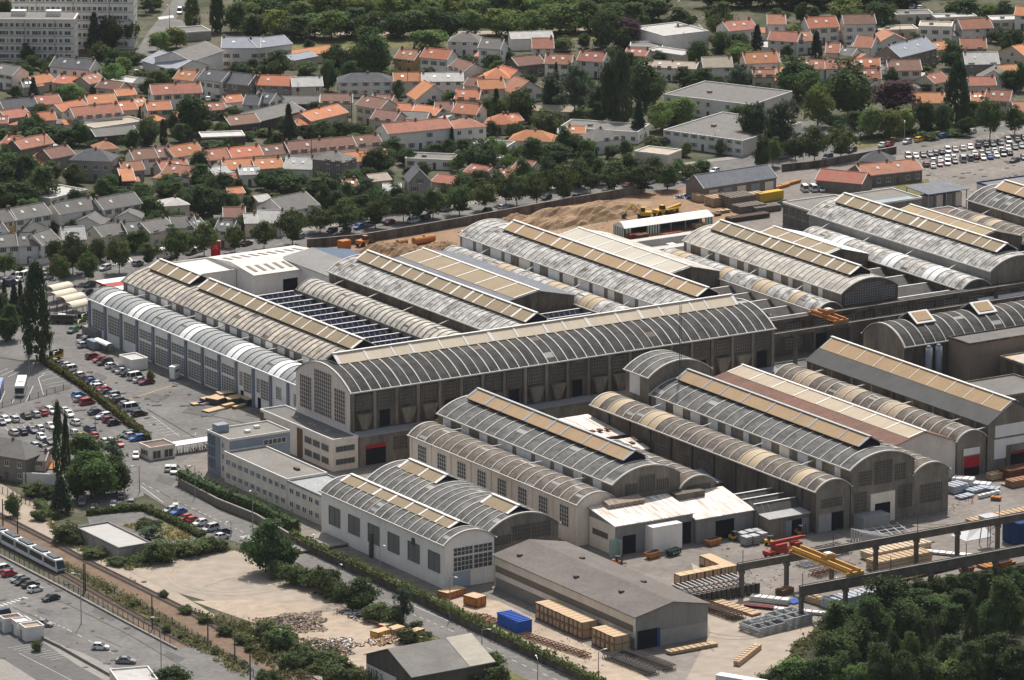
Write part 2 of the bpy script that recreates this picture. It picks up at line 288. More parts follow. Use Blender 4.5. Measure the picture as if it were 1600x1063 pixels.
WBAR = mat('white_glazing_bar', (0.76, 0.73, 0.68), (0.62, 0.60, 0.55), 0.5)
W_WHITE = mat('white_wall', (0.86, 0.825, 0.755), (0.72, 0.685, 0.63), 0.22, 0.85, (1, 1, 0.25), 0.06)
W_BLUE = mat('bluish_white_wall', (0.82, 0.805, 0.77), (0.72, 0.71, 0.68), 0.22, 0.85, (1, 1, 0.25), 0.05)
W_CREAM = mat('cream_render', (0.82, 0.735, 0.615), (0.66, 0.585, 0.485), 0.22, 0.9, (1, 1, 0.25), 0.08)
W_PINK = mat('pinkish_beige_render', (0.74, 0.65, 0.575), (0.58, 0.51, 0.45), 0.22, 0.9, (1, 1, 0.25), 0.08)
W_CONC = mat('stained_concrete', (0.27, 0.237, 0.192), (0.13, 0.113, 0.092), 0.25, 0.9, (1, 1, 0.22), 0.18, contrast=1.3)
W_SOOT = mat('sooty_concrete', (0.155, 0.132, 0.106), (0.058, 0.049, 0.040), 0.28, 0.9, (1, 1, 0.2), 0.22, contrast=1.4)
W_GREY = mat('grey_cladding', (0.27, 0.265, 0.255), (0.20, 0.195, 0.185), 0.3, 0.8, (2, 2, 0.2), 0.1)
W_BGREY = mat('blue_grey_cladding', (0.27, 0.30, 0.345), (0.22, 0.25, 0.29), 0.3, 0.8, (1, 1, 0.3), 0.08)
PIER = mat('blue_grey_pier', (0.22, 0.245, 0.29), (0.17, 0.19, 0.225), 0.4, 0.8)
PANEL = mat('white_clerestory_panel', (0.76, 0.755, 0.73), (0.64, 0.635, 0.615), 0.3, 0.6, (1, 1, 0.3))
R_TILE = mat('old_red_tile', (0.215, 0.115, 0.085), (0.125, 0.085, 0.068), 0.3, 0.9, (1, 1, 1), 0.2)
R_SLATE = roofmat('blue_grey_slate', (0.135, 0.145, 0.165), (0.185, 0.195, 0.21), 0.9)
R_FLAT = mat('flat_roof_felt', (0.24, 0.225, 0.20), (0.17, 0.16, 0.145), 0.12, 0.95, fine=0.08)
R_FLATD = mat('dark_roof_felt', (0.13, 0.125, 0.118), (0.19, 0.18, 0.165), 0.12, 0.95, fine=0.08)
SHED = mat('white_rusty_sheeting', (0.82, 0.79, 0.74), (0.30, 0.21, 0.145), 0.6, 0.6, (2.6, 0.16, 1), 0.18, contrast=1.5, bias=0.02)
RED = mat('red_door', (0.46, 0.02, 0.03), (0.34, 0.015, 0.025), 0.5, 0.6)
SOLAR = mat('solar_panel', (0.018, 0.022, 0.045), (0.03, 0.036, 0.065), 0.3, 0.6, spec=0.0)
CORR = mat('corrugated_sheet', (0.36, 0.36, 0.35), (0.27, 0.265, 0.255), 0.4, 0.7, (3, 3, 0.2), 0.1)
GLASSD = mat('dusty_glass', (0.115, 0.105, 0.09), (0.06, 0.058, 0.055), 0.9, 0.5, spec=0.2)
def winset(parent, o, u, W, H, nx, nz, frame=WBAR, out=None, glass=None, name='window', bw=0.09, dep=0.08):
    """glazed opening whose lower left corner is o, running along u (wall direction in plan); out is the outward normal"""
    glass = glass or (GLASSD if frame in (W_CONC, W_PINK, STEEL) or parent.name.startswith('vaulted_hall') and R.random() < 0.7 else GLASS)
    u = Vector((u[0], u[1], 0)); n = Vector((out[0], out[1], 0)) if out else Vector((u.y, -u.x, 0)); o = Vector(o); z = Vector((0, 0, 1))
    b = MB(); a = o+n*0.03
    b.face([a, a+u*W, a+u*W+z*H, a+z*H], 0)
    if name == 'window': b.k = 1
    def strip(p, q, wd): b.bar(p+n*dep, q+n*dep, wd, 0.1, 1)
    for i in range(nx+1): strip(o+u*(W*i/nx), o+u*(W*i/nx)+z*H, bw*(1.6 if i in (0, nx) else 1))
    for k in range(nz+1): strip(o+z*(H*k/nz)-u*bw*0.5, o+u*(W+bw*0.5)+z*(H*k/nz), bw*(1.6 if k in (0, nz) else 1))
    return b.build(name, [glass, frame], parent)
def plate(parent, name, o, u, W, H, m, out=None, th=0.06, off=0.0):
    u = Vector((u[0], u[1], 0)); n = Vector((out[0], out[1], 0)) if out else Vector((u.y, -u.x, 0)); o = Vector(o)+n*off; z = Vector((0, 0, 1))
    b = MB(); t = n*th; b.hexa([o, o+u*W, o+u*W+t, o+t], [o+z*H, o+u*W+z*H, o+u*W+t+z*H, o+t+z*H]); return b.build(name, m, parent)
XM = ((0, -1), (-1, 0))   # wall that faces -X: runs along -Y, normal -X
YM = ((1, 0), (0, -1))    # wall that faces -Y: runs along +X, normal -Y
def vault(name, label, axis, a0, a1, b0, b1, eave, rise, wall=W_CONC, roof=R_GREY, rib=RIB, pitch=4.4, bands=(), bandm=None, mon=None, panels=None, ribw=0.32, gable=None, z0=0.0, oh=0.45, group='barrel vaulted factory halls', ridgem=None):
    """barrel-vaulted hall: a is across, b is along; axis 'Y' or 'X' is the direction of the vault"""
    a0 += 0.03; a1 -= 0.03
    ca, cb = (a0+a1)/2, (b0+b1)/2
    loc = (ca, b0, 0) if axis == 'Y' else (b0, ca, 0)
    t = thing(name, label, 'factory hall', loc, 0, group)
    def P(a, b, z): return (a-ca, b-b0, z) if axis == 'Y' else (b-b0, a-ca, z)
    def prof(off=0.0, n=16, extra=0.0):
        hw = (a1-a0)/2; rad = (hw*hw+rise*rise)/(2*rise); ang = math.asin(min(1, hw/rad)); ang2 = ang+extra/rad
        return [(ca+(rad+off)*math.sin(-ang2+2*ang2*i/n), eave+rise-rad+(rad+off)*math.cos(-ang2+2*ang2*i/n)) for i in range(n+1)]
    pr = prof(-0.02)
    w = MB()
    w.face([P(a0, b1, z0), P(a0, b0, z0), P(a0, b0, eave), P(a0, b1, eave)]); w.face([P(a1, b0, z0), P(a1, b1, z0), P(a1, b1, eave), P(a1, b0, eave)])
    for b in (b0, b1): w.face([P(a0, b, z0), P(a1, b, z0)]+[P(a, b, z) for a, z in pr[::-1]], 1 if gable else 0)
    w.build('wall', [wall, gable or wall], t)
    # roof sheet, one bay between two ribs after another
    n = max(2, round((b1-b0)/pitch)); st = (b1-b0)/n
    p1 = prof(0.02, extra=oh); p2 = prof(0.14, extra=oh)
    r = MB(); e = 0.35
    for k in range(n):
        c0 = b0+k*st-(e if k == 0 else 0); c1 = b0+(k+1)*st+(e if k == n-1 else 0)
        mi = 0; mid = (b0+(k+0.5)*st)
        for q in bands:
            if abs(q-mid) <= st*0.5001: mi = 1
        for i in range(len(p2)-1):
            r.face([P(p2[i][0], c0, p2[i][1]), P(p2[i+1][0], c0, p2[i+1][1]), P(p2[i+1][0], c1, p2[i+1][1]), P(p2[i][0], c1, p2[i][1])], mi if mi or R.random() > (0.015 if axis == 'X' else 0.045) else R.choice((3, 3, 4)))
    for i in range(len(p1)-1):
        for c in (b0-e, b1+e): r.face([P(p1[i][0], c, p1[i][1]), P(p1[i+1][0], c, p1[i+1][1]), P(p2[i+1][0], c, p2[i+1][1]), P(p2[i][0], c, p2[i][1])], 2)
        r.face([P(p1[i][0], b0-e, p1[i][1]), P(p1[i+1][0], b0-e, p1[i+1][1]), P(p1[i+1][0], b1+e, p1[i+1][1]), P(p1[i][0], b1+e, p1[i][1])], 0)
    for s in (0, -1): r.face([P(p1[s][0], b0-e, p1[s][1]), P(p1[s][0], b1+e, p1[s][1]), P(p2[s][0], b1+e, p2[s][1]), P(p2[s][0], b0-e, p2[s][1])], 2)
    rb = r; r.k = 2; p3 = prof(0.30, extra=oh*0.6); p4 = prof(0.13, extra=oh*0.6)
    for k in range(n+1):
        c = min(max(b0+k*st, b0-0.2), b1+0.2); big = 1.7 if (k in (0, n)) else R.uniform(0.75, 1.25)
        h = ribw*big/2
        for i in range(len(p3)-1):
            rb.hexa([P(p4[i][0], c-h, p4[i][1]), P(p4[i+1][0], c-h, p4[i+1][1]), P(p4[i+1][0], c+h, p4[i+1][1]), P(p4[i][0], c+h, p4[i][1])],
                    [P(p3[i][0], c-h, p3[i][1]), P(p3[i+1][0], c-h, p3[i+1][1]), P(p3[i+1][0], c+h, p3[i+1][1]), P(p3[i][0], c+h, p3[i][1])])
    r.build('roof', [roof, bandm or GOLD, rib, R_PATCH, R_STAIN], t)
    gu = MB()
    for s, a in ((-1, a0), (1, a1)):
        gu.bar(P(a+s*0.5, b0-0.4, eave-0.12), P(a+s*0.5, b1+0.4, eave-0.12), 0.28, 0.3)
    gu.build('gutter', ridgem or rib, t)
    if mon:
        for m in (mon if isinstance(mon, list) else [mon]): monitor(t, P, ca, *m)
    if panels:
        zb, zt, pm, first, step, wd = panels
        c = b1-first
        while c-wd > b0+0.4:
            ww = wd*R.choice((1, 1, 1, 0.55)) if wd > 3 else wd
            p = P(a0, c, zb); plate(t, 'wall_panel', p, (0, -1), ww, zt-zb, pm, (-1, 0), 0.07, 0.02); c -= step
    return t, P
def monitor(t, P, ca, b0, b1, hw, zedge, zridge, glz=TAN, bar=WBAR, bp=6.0, gap=0.75, posts=True):
    """raised skylight with two glazed slopes along the ridge"""
    s = MB()
    for sg in (-1, 1):
        a = ca+sg*hw
        s.hexa([P(a, b0, zedge), P(ca, b0, zridge), P(ca, b1, zridge), P(a, b1, zedge)], [P(a, b0, zedge+0.15), P(ca, b0, zridge+0.15), P(ca, b1, zridge+0.15), P(a, b1, zedge+0.15)], 0)
    for b in (b0+0.3, b1-0.3): s.face([P(ca-hw+0.3, b, zedge-0.5), P(ca+hw-0.3, b, zedge-0.5), P(ca+hw-0.3, b, zedge+0.05), P(ca, b, zridge-0.02), P(ca-hw+0.3, b, zedge+0.05)], 1)
    o = s.build('skylight', [glz, DARK], t)
    f = MB(); n = max(1, round((b1-b0)/bp)); cuts = [b0+0.25]+[b0+(b1-b0)*(k+R.uniform(-0.22, 0.22))/n for k in range(1, n)]+[b1-0.25]
    for k, b in enumerate(cuts):
        wd = 0.95 if k in (0, len(cuts)-1) else R.choice((0.5, 0.65, 0.9))
        for sg in (-1, 1): f.bar(P(ca+sg*hw, b, zedge+0.19), P(ca, b, zridge+0.19), wd, 0.12)
    f.bar(P(ca, b0-0.1, zridge+0.22), P(ca, b1+0.1, zridge+0.22), 0.75, 0.2)
    f.build('frame', bar, o)
    d = MB()
    for sg in (-1, 1):
        a = ca+sg*(hw-0.55)
        d.face([P(a, b0+0.3, zedge-gap-0.4), P(a, b1-0.3, zedge-gap-0.4), P(a, b1-0.3, zedge+0.3), P(a, b0+0.3, zedge+0.3)], 0)
    d.build('shade_strip', DARK, o)  # near-black sheets paint in the shade of the gap below the skylight edges
def braces(t, P, pts, a_from, z_from, a_to, z_to):
    for b in pts:
        m = MB(); m.bar(P(a_from, b, z_from), P(a_to, b, z_to), 0.2); m.build('brace', WBAR, t)
# ---- far halls, left to right
H0, P0 = vault('vaulted_hall', 'long low grey barrel hall with white glazed street front and white roof strips', 'Y', -93.5, -83, -60.5, 63.8, 10.5, 2.3, W_BLUE, R_METAL, RIBD, 3.1, (41, 38, 13, 10, -11, -14, -33, -36, 56), WSHEET, ridgem=WSHEET, ribw=0.2)
def loc0(x, y, z): return (x+88.25, y+60.5, z)
for k in range(14):
    y1 = 63.2-k*8.85
    b = MB(); b.box(*(lambda p: (p[0]-0.45, p[0]+0.02, p[1]-0.45, p[1]+0.45, 0, 9.9))(loc0(-93.5, y1, 0))); b.build('pier', PIER, H0)
    if y1-9 < -60: continue
    if k < 3: winset(H0, loc0(-93.5, y1-1.5, 3.2), XM[0], 6.3, 5.0, 7, 6, WBAR, XM[1])
    elif k < 9:
        winset(H0, loc0(-93.5, y1-1.1, 0.6), XM[0], 7.0, 4.3, 8, 6, WBAR, XM[1]); winset(H0, loc0(-93.5, y1-1.1, 5.6), XM[0], 7.0, 2.4, 8, 3, WBAR, XM[1])
    elif k < 11:
        winset(H0, loc0(-93.5, y1-1.5, 4.2), XM[0], 1.6, 3.6, 2, 5, WBAR, XM[1]); winset(H0, loc0(-93.5, y1-3.6, 3.0), XM[0], 4.0, 5.0, 5, 6, WBAR, XM[1])
        plate(H0, 'door', loc0(-93.5, y1-2.0, 0.1), XM[0], 1.5, 2.8, DARK, XM[1])
    else: winset(H0, loc0(-93.5, y1-2.6, 4.6), XM[0], 2.6, 3.2, 4, 5, WBAR, XM[1]); plate(H0, 'door', loc0(-93.5, y1-5.6, 0.1), XM[0], 2.4, 5.5, PANEL, XM[1])
H1, P1 = vault('vaulted_hall', 'tall warm-lichened barrel hall with broken tan ridge skylight beside the white-fronted hall', 'Y', -83, -64.5, -60.5, 63.8, 14, 3.1, W_CONC, R_WARM, RIBD, 2.6,
    mon=[(37.5, 60, 3.6, 17.4, 19.4), (-47, 33, 3.6, 17.4, 19.4)], panels=(11.6, 13.4, PANEL, 2.5, 6.2, 3.6))
braces(H1, P1, (50, 36, 22, 8, -6, -20, -34), -83, 13.0, -87.5, 12.75)
L2, P2 = vault('vaulted_hall', 'low hall with pale ribbed barrel roof beside the solar sawtooth roof', 'Y', -40, -30.6, -60.5, 45, 10, 2.2, W_GREY, R_LICH2, RIBD, 2.7)
for y in (-20, -28, -36): plate(L2, 'door', (-4.67, y+60.5, 0.3), XM[0], 4.6, 7, W_SOOT, XM[1])
H3, P3 = vault('vaulted_hall', 'whitened tall barrel hall with dark grey side wall and tan skylight behind transverse hall', 'Y', -30.6, -12.1, -60.5, 44.4, 14, 3.1, W_GREY, R_LICH, RIB, 2.6, mon=(-46, 39.5, 3.6, 17.4, 19.4), panels=(10.6, 13.5, W_SOOT, 0.6, 2.2, 2.0))
braces(H3, P3, (36, 18, 0, -18), -30.6, 13.2, -34, 12.3)
L5, P5 = vault('vaulted_hall', 'low lichened vault with golden strips left of the long orange skylight hall', 'Y', 14.7, 22.7, -60.5, 60, 9.8, 2.0, W_CONC, R_LICH, RIB, 3.6, (32, 28.5, 7, 3, -10, -14, -28, -31), GOLD)
H6, P6 = vault('vaulted_hall', 'tall lichened barrel hall with long orange ridge skylight and white side panels', 'Y', 22.7, 41.2, -60.5, 63.2, 14, 3.1, W_CONC, R_LICH, RIB, 2.7, mon=(-46, 50, 3.6, 17.4, 19.4, ORANGE, WBAR, 8.0), panels=(10.9, 13.5, PANEL, 1.2, 7.4, 5.6))
braces(H6, P6, (48, 24, 0, -24), 22.7, 13.0, 19.5, 11.8)
L8, P8 = vault('vaulted_hall', 'low vault with golden strips ending at the hanging orange crane', 'Y', 63.6, 71.4, -51, 25, 10, 2.0, W_CREAM, R_LICH, RIB, 3.4, (20, 16, -3, -6, -20, -24, -38), GOLD, gable=W_SOOT)
H9, P9 = vault('vaulted_hall', 'tall whitened barrel hall with tan skylight and big glazed gable above the crane street', 'Y', 71.4, 89.8, -51, 24.3, 14, 3.1, W_CONC, R_LICH2, RIB, 2.7, mon=(-46.6, 20, 3.6, 17.4, 19.4), panels=(10.6, 13.6, PANEL, 1.5, 7.0, 3.6), gable=W_SOOT)
braces(H9, P9, (10, -12, -34), 71.4, 13.2, 68.5, 12.0)
for a, W, zb, H, nx, nz in ((-8, 4.2, 10.8, 2.9, 5, 4), (-3.2, 6.4, 10.8, 4.9, 8, 7), (3.8, 4.2, 10.8, 3.5, 5, 5)): winset(H9, (a, 0, zb), (1, 0), W, H, nx, nz, STEEL, (0, -1))
L10, P10 = vault('vaulted_hall', 'low barrel vault with white and golden roof strips in the back right of the plant', 'Y', 111.2, 120.7, -51, 25, 10, 2.2, W_SOOT, R_LICH, RIB, 3.2, (12, 8, -14, -17, -33, -36), WSHEET, gable=W_SOOT)
H11, P11 = vault('vaulted_hall', 'longest back right hall with whitened roof, tan skylight and blank grey side wall', 'Y', 120.7, 139.2, -51, 34.3, 14, 3.1, W_GREY, R_LICH, RIB, 2.7, mon=(-45.8, 30.3, 3.6, 17.4, 19.4), gable=W_CONC)
braces(H11, P11, (24, 4, -16, -36), 120.7, 13.2, 117.6, 12.0)
L12, P12 = vault('vaulted_hall', 'low dark barrel vault with one golden strip near the right edge', 'Y', 159.5, 169.5, -51, 22.8, 10, 2.2, W_SOOT, R_BROWN, RIB, 3.4, (10, 6), GOLD)
H13, P13 = vault('vaulted_hall', 'tall dark barrel hall with orange skylight at the right edge behind the others', 'Y', 169.5, 188, -51, 25, 14, 3.1, W_CONC, R_GREY, RIB, 2.9, mon=(-45, 20, 3.6, 17.4, 19.4, ORANGE, WBAR, 8.0))
braces(H13, P13, (14, -8), 169.5, 13.2, 166, 12.0)
# ---- the transverse hall
T, PT = vault('transverse_hall', 'great dark barrel-roofed hall crossing the whole plant, cream ridge skylight and beige glazed gable', 'X', -87, -60.5, -101.4, 24.5, 18, 4.5, W_SOOT, R_BLACK, RIBW, 2.85, mon=(-98.5, 20.3, 3.0, 22.5, 24.6, CREAM, WBAR, 7.5), gable=W_PINK, ribw=0.24)
def lt(x, y, z): return (x+101.4, y+73.75, z)
for y, W, zb, H, nx, nz in ((-62.6, 5.6, 9.4, 8.3, 6, 8), (-69.6, 8.4, 9.4, 11.2, 9, 11), (-79.4, 5.2, 9.4, 8.3, 5, 8)): winset(T, lt(-101.4, y, zb), XM[0], W, H, nx, nz, W_PINK, XM[1])
for k in range(21):
    x = -100.9+k*6.24
    b = MB(); q = lt(x, -87, 0); b.box(q[0]-0.4, q[0]+0.4, q[1]-0.5, q[1]+0.02, 7.6, 17.6); b.build('pier', W_CONC, T)
    if k < 20:
        winset(T, lt(x+1.0, -87, 13.2), YM[0], 4.3, 3.6, 6, 4, W_CONC, YM[1])
        if k % 3 != 1:
            b = MB(); b.hexa([lt(x+2.4, -87.9, 8.4), lt(x+3.9, -87.9, 8.4), lt(x+3.9, -87, 8.4), lt(x+2.4, -87, 8.4)], [lt(x+1.0, -88.4, 12.4), lt(x+5.3, -88.4, 12.4), lt(x+5.3, -87, 12.4), lt(x+1.0, -87, 12.4)]); b.build('hopper', W_CONC, T)
        else: plate(T, 'door', lt(x+1.6, -87, 8.3), YM[0], 3.0, 4.2, DARK, YM[1])
# lean-to along the south side of the transverse hall
LT = thing('lean_to', 'long grey lean-to under the dark side of the transverse hall with a red doorway', 'lean-to', (-101, -90, 0))
b = MB(); b.hexa([(0.3, 0, 0), (125, 0, 0), (125, 2.4, 0), (0.3, 2.4, 0)], [(0.3, 0, 7.2), (125, 0, 7.2), (125, 2.4, 7.5), (0.3, 2.4, 7.5)]); b.build('wall', W_CONC, LT)
b = MB(); b.hexa([(0.2, -0.4, 7.25), (125.2, -0.4, 7.25), (125.2, 2.45, 7.95), (0.2, 2.45, 7.95)], [(0.2, -0.4, 7.45), (125.2, -0.4, 7.45), (125.2, 2.45, 8.15), (0.2, 2.45, 8.15)]); b.build('roof', mat('ledge_roof', (0.27, 0.27, 0.275), (0.20, 0.2, 0.2), 0.2, fine=0.1), LT)
b = MB(); b.box(2.2, 7.8, -0.12, 0, 0.02, 4.9, 0); b.box(2.2, 7.8, -0.3, -0.12, 4.2, 4.9, 1); b.build('door', [DARK, RED], LT)
for x in (10.0, 17, 23): winset(LT, (x, 0, 2.8), YM[0], 4.0, 3.4, 5, 4, W_CONC, YM[1])
MA = thing('aerial_mast', 'thin dark lattice mast rising from the transverse hall roof', 'mast', (*G(1064, 560, 0).xy, 0))
q = G(1062, 560, 22); MA.location = (q.x, q.y, 19.5); b = MB()
for i, j in ((0, 0), (0.5, 0), (0.25, 0.45)): b.tube((i, j, 0), (i, j, 16), 0.06, 5)
for k in range(12): b.bar((0, 0, k*1.3), (0.5, 0, k*1.3+0.65), 0.05); b.bar((0.5, 0, k*1.3+0.65), (0, 0, k*1.3+1.3), 0.05)
b.build('mast_frame', DKSTEEL, MA)
# ---- gabled halls between the naves
def gable_hall(name, label, a0, a1, b0, b1, e0, e1, ra, rz, wall, roof, sky=None, bars=None, skyf=0.55, both=False, gablem=None, cat='factory hall', group=None, roofr=None, dirx=False, oh=0.4):
    t = thing(name, label, cat, (a0, b0, 0) if not dirx else (b0, a0, 0), 0, group)
    P = (lambda a, b, z: (a-a0, b-b0, z)) if not dirx else (lambda a, b, z: (b-b0, a-a0, z))
    w = MB(); A0, A1 = a0+0.03, a1-0.03
    w.face([P(A0, b1, 0), P(A0, b0, 0), P(A0, b0, e0), P(A0, b1, e0)]); w.face([P(A1, b0, 0), P(A1, b1, 0), P(A1, b1, e1), P(A1, b0, e1)])
    for b in (b0, b1): w.face([P(A0, b, 0), P(A1, b, 0), P(A1, b, e1-0.03), P(ra, b, rz-0.06), P(A0, b, e0-0.03)], 1)
    w.build('wall', [wall, gablem or wall], t)
    r = MB()
    for (a, e, mi) in ((a0, e0, 0), (a1, e1, 1)):
        s = (rz-e)/(ra-a); a_ = a-oh*(1 if a < ra else -1); z_ = e-oh*abs(s)
        r.hexa([P(a_, b0-oh, z_), P(ra, b0-oh, rz), P(ra, b1+oh, rz), P(a_, b1+oh, z_)], [P(a_, b0-oh, z_+0.18), P(ra, b0-oh, rz+0.18), P(ra, b1+oh, rz+0.18), P(a_, b1+oh, z_+0.18)], mi)
    ro = r.build('roof', [roof, roofr or roof], t)
    if sky:
        f = MB(); sm = MB()
        for (a, e) in (((a0, e0), (a1, e1)) if both else ((a0, e0),)):
            al = ra+(a-ra)*skyf; zl = rz+(e-rz)*skyf
            sm.hexa([P(al, b0+0.4, zl+0.19), P(ra, b0+0.4, rz+0.19), P(ra, b1-0.4, rz+0.19), P(al, b1-0.4, zl+0.19)], [P(al, b0+0.4, zl+0.27), P(ra, b0+0.4, rz+0.27), P(ra, b1-0.4, rz+0.27), P(al, b1-0.4, zl+0.27)])
            n = max(2, round((b1-b0)/(bars or 8)))
            for k in range(n+1):
                b = b0+0.4+(b1-b0-0.8)*k/n; f.bar(P(al, b, zl+0.32), P(ra, b, rz+0.32), 0.5 if bars else 0.25, 0.1)
        f.bar(P(ra, b0-0.3, rz+0.34), P(ra, b1+0.3, rz+0.34), 0.7, 0.22)
        so_ = sm.build('skylight', sky, t); f.build('frame', WBAR, so_)
    return t, P
gable_hall('gabled_hall', 'slate gabled hall with tan upper skylight between two tall halls behind the transverse hall', -12, 14.6, -8, 51, 12.0, 12.0, 3.3, 14.6, W_SOOT, R_SLATE, TAN, 9.5, 0.5)
gable_hall('gabled_hall', 'pale translucent gabled hall right of the orange skylight hall', 41.3, 63.5, -5, 51, 12, 12, 54, 14.4, W_SOOT, R_LICH2, mat('milky_glazing', (0.40, 0.36, 0.28), (0.50, 0.48, 0.42), 0.1), 9, 0.7, gablem=W_SOOT)
gable_hall('gabled_hall', 'gabled hall with bright white sheeting and tan end skylight behind the glazed gable hall', 90, 111, -8, 24, 11.6, 11.6, 101.5, 14.2, W_SOOT, WSHEET, TAN, 9, 0.5)
gable_hall('gabled_hall', 'gabled hall with plain tan skylight roof near the right edge at the back', 139.4, 159.4, -14, 26, 11.8, 11.8, 150, 14.4, W_SOOT, R_BROWN, mat('plain_tan_glazing', (0.36, 0.27, 0.16), (0.30, 0.235, 0.15), 0.15), None, 0.75)
DGLZ = mat('dark_roof_glazing', (0.065, 0.062, 0.06), (0.12, 0.112, 0.10), 0.4)
# solar sawtooth roofs
def sawtooth(label, x0, x1, y0, y1, n, z, name='sawtooth_roof_shed', m=SOLAR, wall=W_GREY, gaps=True):
    t = thing(name, label, 'shed', (x0, y0, 0)); b = MB(); L = x1-x0-0.1; D = y1-y0; b.box(0.05, L, 0.05, D-0.05, 0, z-1.6); b.build('wall', wall, t)
    b = MB(); st = D/n
    for k in range(n):
        y = k*st
        b.hexa([(0.1, y+0.05, z-1.55), (L, y+0.05, z-1.55), (L, y+st-0.1, z-1.55), (0.1, y+st-0.1, z-1.55)], [(0.1, y+st*0.42, z+0.55), (L, y+st*0.42, z+0.55), (L, y+st-0.1, z-0.9), (0.1, y+st-0.1, z-0.9)], 0)
    b.build('roof', mat('sawtooth_back', (0.20, 0.19, 0.175), (0.14, 0.135, 0.125), 0.3), t)
    for k in range(n):
        y = k*st; s = MB(); s.face([(0.3, y+0.0, z-1.45), (L-0.2, y+0.0, z-1.45), (L-0.2, y+st*0.40, z+0.62), (0.3, y+st*0.40, z+0.62)], 0)
        s.bar((0.1, y+st*0.42, z+0.64), (L, y+st*0.42, z+0.64), 0.45, 0.14, 1)
        for i in range(int(L/1.7) if m is SOLAR else 3): s.bar((0.3+i*1.7, y-0.01, z-1.42), (0.3+i*1.7, y+st*0.4, z+0.66), 0.08, 0.05, 2)
        s.build('solar_panel', [m, WBAR, STEEL], t)
    return t
sawtooth('blue-black sawtooth roof of glazed rows between the warm-roofed hall and the pale low vault', -64.4, -40.1, -40, 50, 16, 8.6)
sawtooth('small blue-black sawtooth rows in the gap left of the golden-stripped low vault', -12, 14.6, -60, -8.2, 9, 8.6)
sawtooth('shaded sawtooth rows between the orange skylight hall and the next low vault', 41.3, 63.5, -50.8, -5.3, 5, 8.4, m=DGLZ)
sawtooth('dark sawtooth rows behind the glazed gable at the crane street', 90, 111, -50.8, -8.3, 4, 8.4, m=DGLZ)
sawtooth('dark sawtooth rows between the last low vault and the blank grey hall', 139.4, 159.4, -50.8, -14.2, 4, 8.4, m=DGLZ)
b_ = thing('concrete_roof_shed', 'low shed topped with three long pale concrete roof strips before the green striped shed', 'shed', (64, 27, 0))
m = MB(); m.box(0, 33, 0, 36, 0, 5.2); m.build('wall', CONC, b_)
PCON = mat('pale_concrete', (0.52, 0.50, 0.45), (0.43, 0.41, 0.37), 0.3)
for k in range(3):
    y = 5+k*11.5; m = MB(); m.hexa([(0.2, y, 5.25), (32.8, y, 5.25), (32.8, y+2.2, 5.25), (0.2, y+2.2, 5.25)], [(0.2, y+0.6, 7.0), (32.8, y+0.6, 7.0), (32.8, y+3.6, 7.0), (0.2, y+3.6, 7.0)]); m.build('roof_strip', PCON, b_)
    for x in (8, 21): m = MB(); m.box(x, x+2.2, y-3.5, y-1.5, 5.22, 5.9); m.build('roof_light', WSHEET, b_)
# facade band under the back halls towards the crane street
FB = thing('street_facade', 'long sooty concrete facade under the back halls facing the crane street', 'facade', (24.6, -52.6, 0))
b = MB(); b.box(0, 176, 0, 1.5, 0, 9.4, 0); b.box(-0.2, 176, -0.5, 1.7, 9.4, 10.2, 1); b.build('wall', [W_SOOT, R_BLACK], FB)
for k in range(20):
    x = 2+k*8.6
    winset(FB, (x, 0, 5.2), (1, 0), 4.6, 3.0, 5, 4, STEEL, (0, -1))
    if k % 3 == 1: plate(FB, 'door', (x, 0, 0.1), (1, 0), 4.4, 4.4, DARK, (0, -1))
    elif k % 3 == 0: winset(FB, (x, 0, 1.6), (1, 0), 5, 2.6, 6, 3, STEEL, (0, -1))
b = MB(); b.hexa([(4, -3.2, 6.6), (20, -3.2, 6.6), (20, -0.5, 7.4), (4, -0.5, 7.4)], [(4, -3.2, 6.8), (20, -3.2, 6.8), (20, -0.5, 7.6), (4, -0.5, 7.6)]); b.build('canopy', WSHEET, FB)
b = MB(); b.hexa([(90, -3.2, 6.6), (106, -3.2, 6.6), (106, -0.5, 7.4), (90, -0.5, 7.4)], [(90, -3.2, 6.8), (106, -3.2, 6.8), (106, -0.5, 7.6), (90, -0.5, 7.6)]); b.build('canopy', WSHEET, FB)
# ---- near halls
NL, PNL = vault('vaulted_hall', 'tall grey barrel hall with orange skylight between the cream-walled low vault and the small courtyard', 'Y', -83.8, -65, -177.5, -99.5, 13.2, 3.1, W_CONC, R_GREY, RIB, 4.3, mon=(-172.6, -102.5, 3.4, 16.8, 18.7, ORANGE, STEEL, 9.0), panels=(10.4, 12.8, PANEL, 2.2, 8.4, 6.6), gable=W_CONC)
braces(NL, PNL, (-112, -130, -148, -166), -83.8, 12.2, -88, 12.2)
for a, W, H in ((-6, 3.4, 2.6), (-2.2, 4.4, 4.0), (2.6, 3.4, 2.6)): winset(NL, (a, 0, 10.0), (1, 0), W, H, 6, 1, W_CONC, (0, -1))
LL, PLL = vault('vaulted_hall', 'low brown-grey barrel vault with cream wall and tall windows facing the white twin halls', 'Y', -94.2, -84, -178.5, -103, 10.0, 2.2, W_CREAM, R_BROWN, RIB, 3.7)
for k in range(8): winset(LL, (-5.07, 75.5-4.0-k*9.1, 3.6), XM[0], 3.9, 4.9, 4, 5, WBAR, XM[1])
for k in range(9): m = MB(); m.box(-5.3, -5.05, 75.5-1.0-k*9.1-0.2, 75.5-1.0-k*9.1+0.2, 0, 9.7); m.build('pier', W_CREAM, LL)
LS, PLS = vault('vaulted_hall', 'short low barrel vault tucked against the right side of the orange skylight hall', 'Y', -65, -55.2, -177.8, -140, 9.7, 2.2, W_CONC, R_BROWN, RIB, 3.7)
winset(LS, (-3.4, 0, 6.6), (1, 0), 6.8, 3.2, 9, 2, W_CONC, (0, -1))
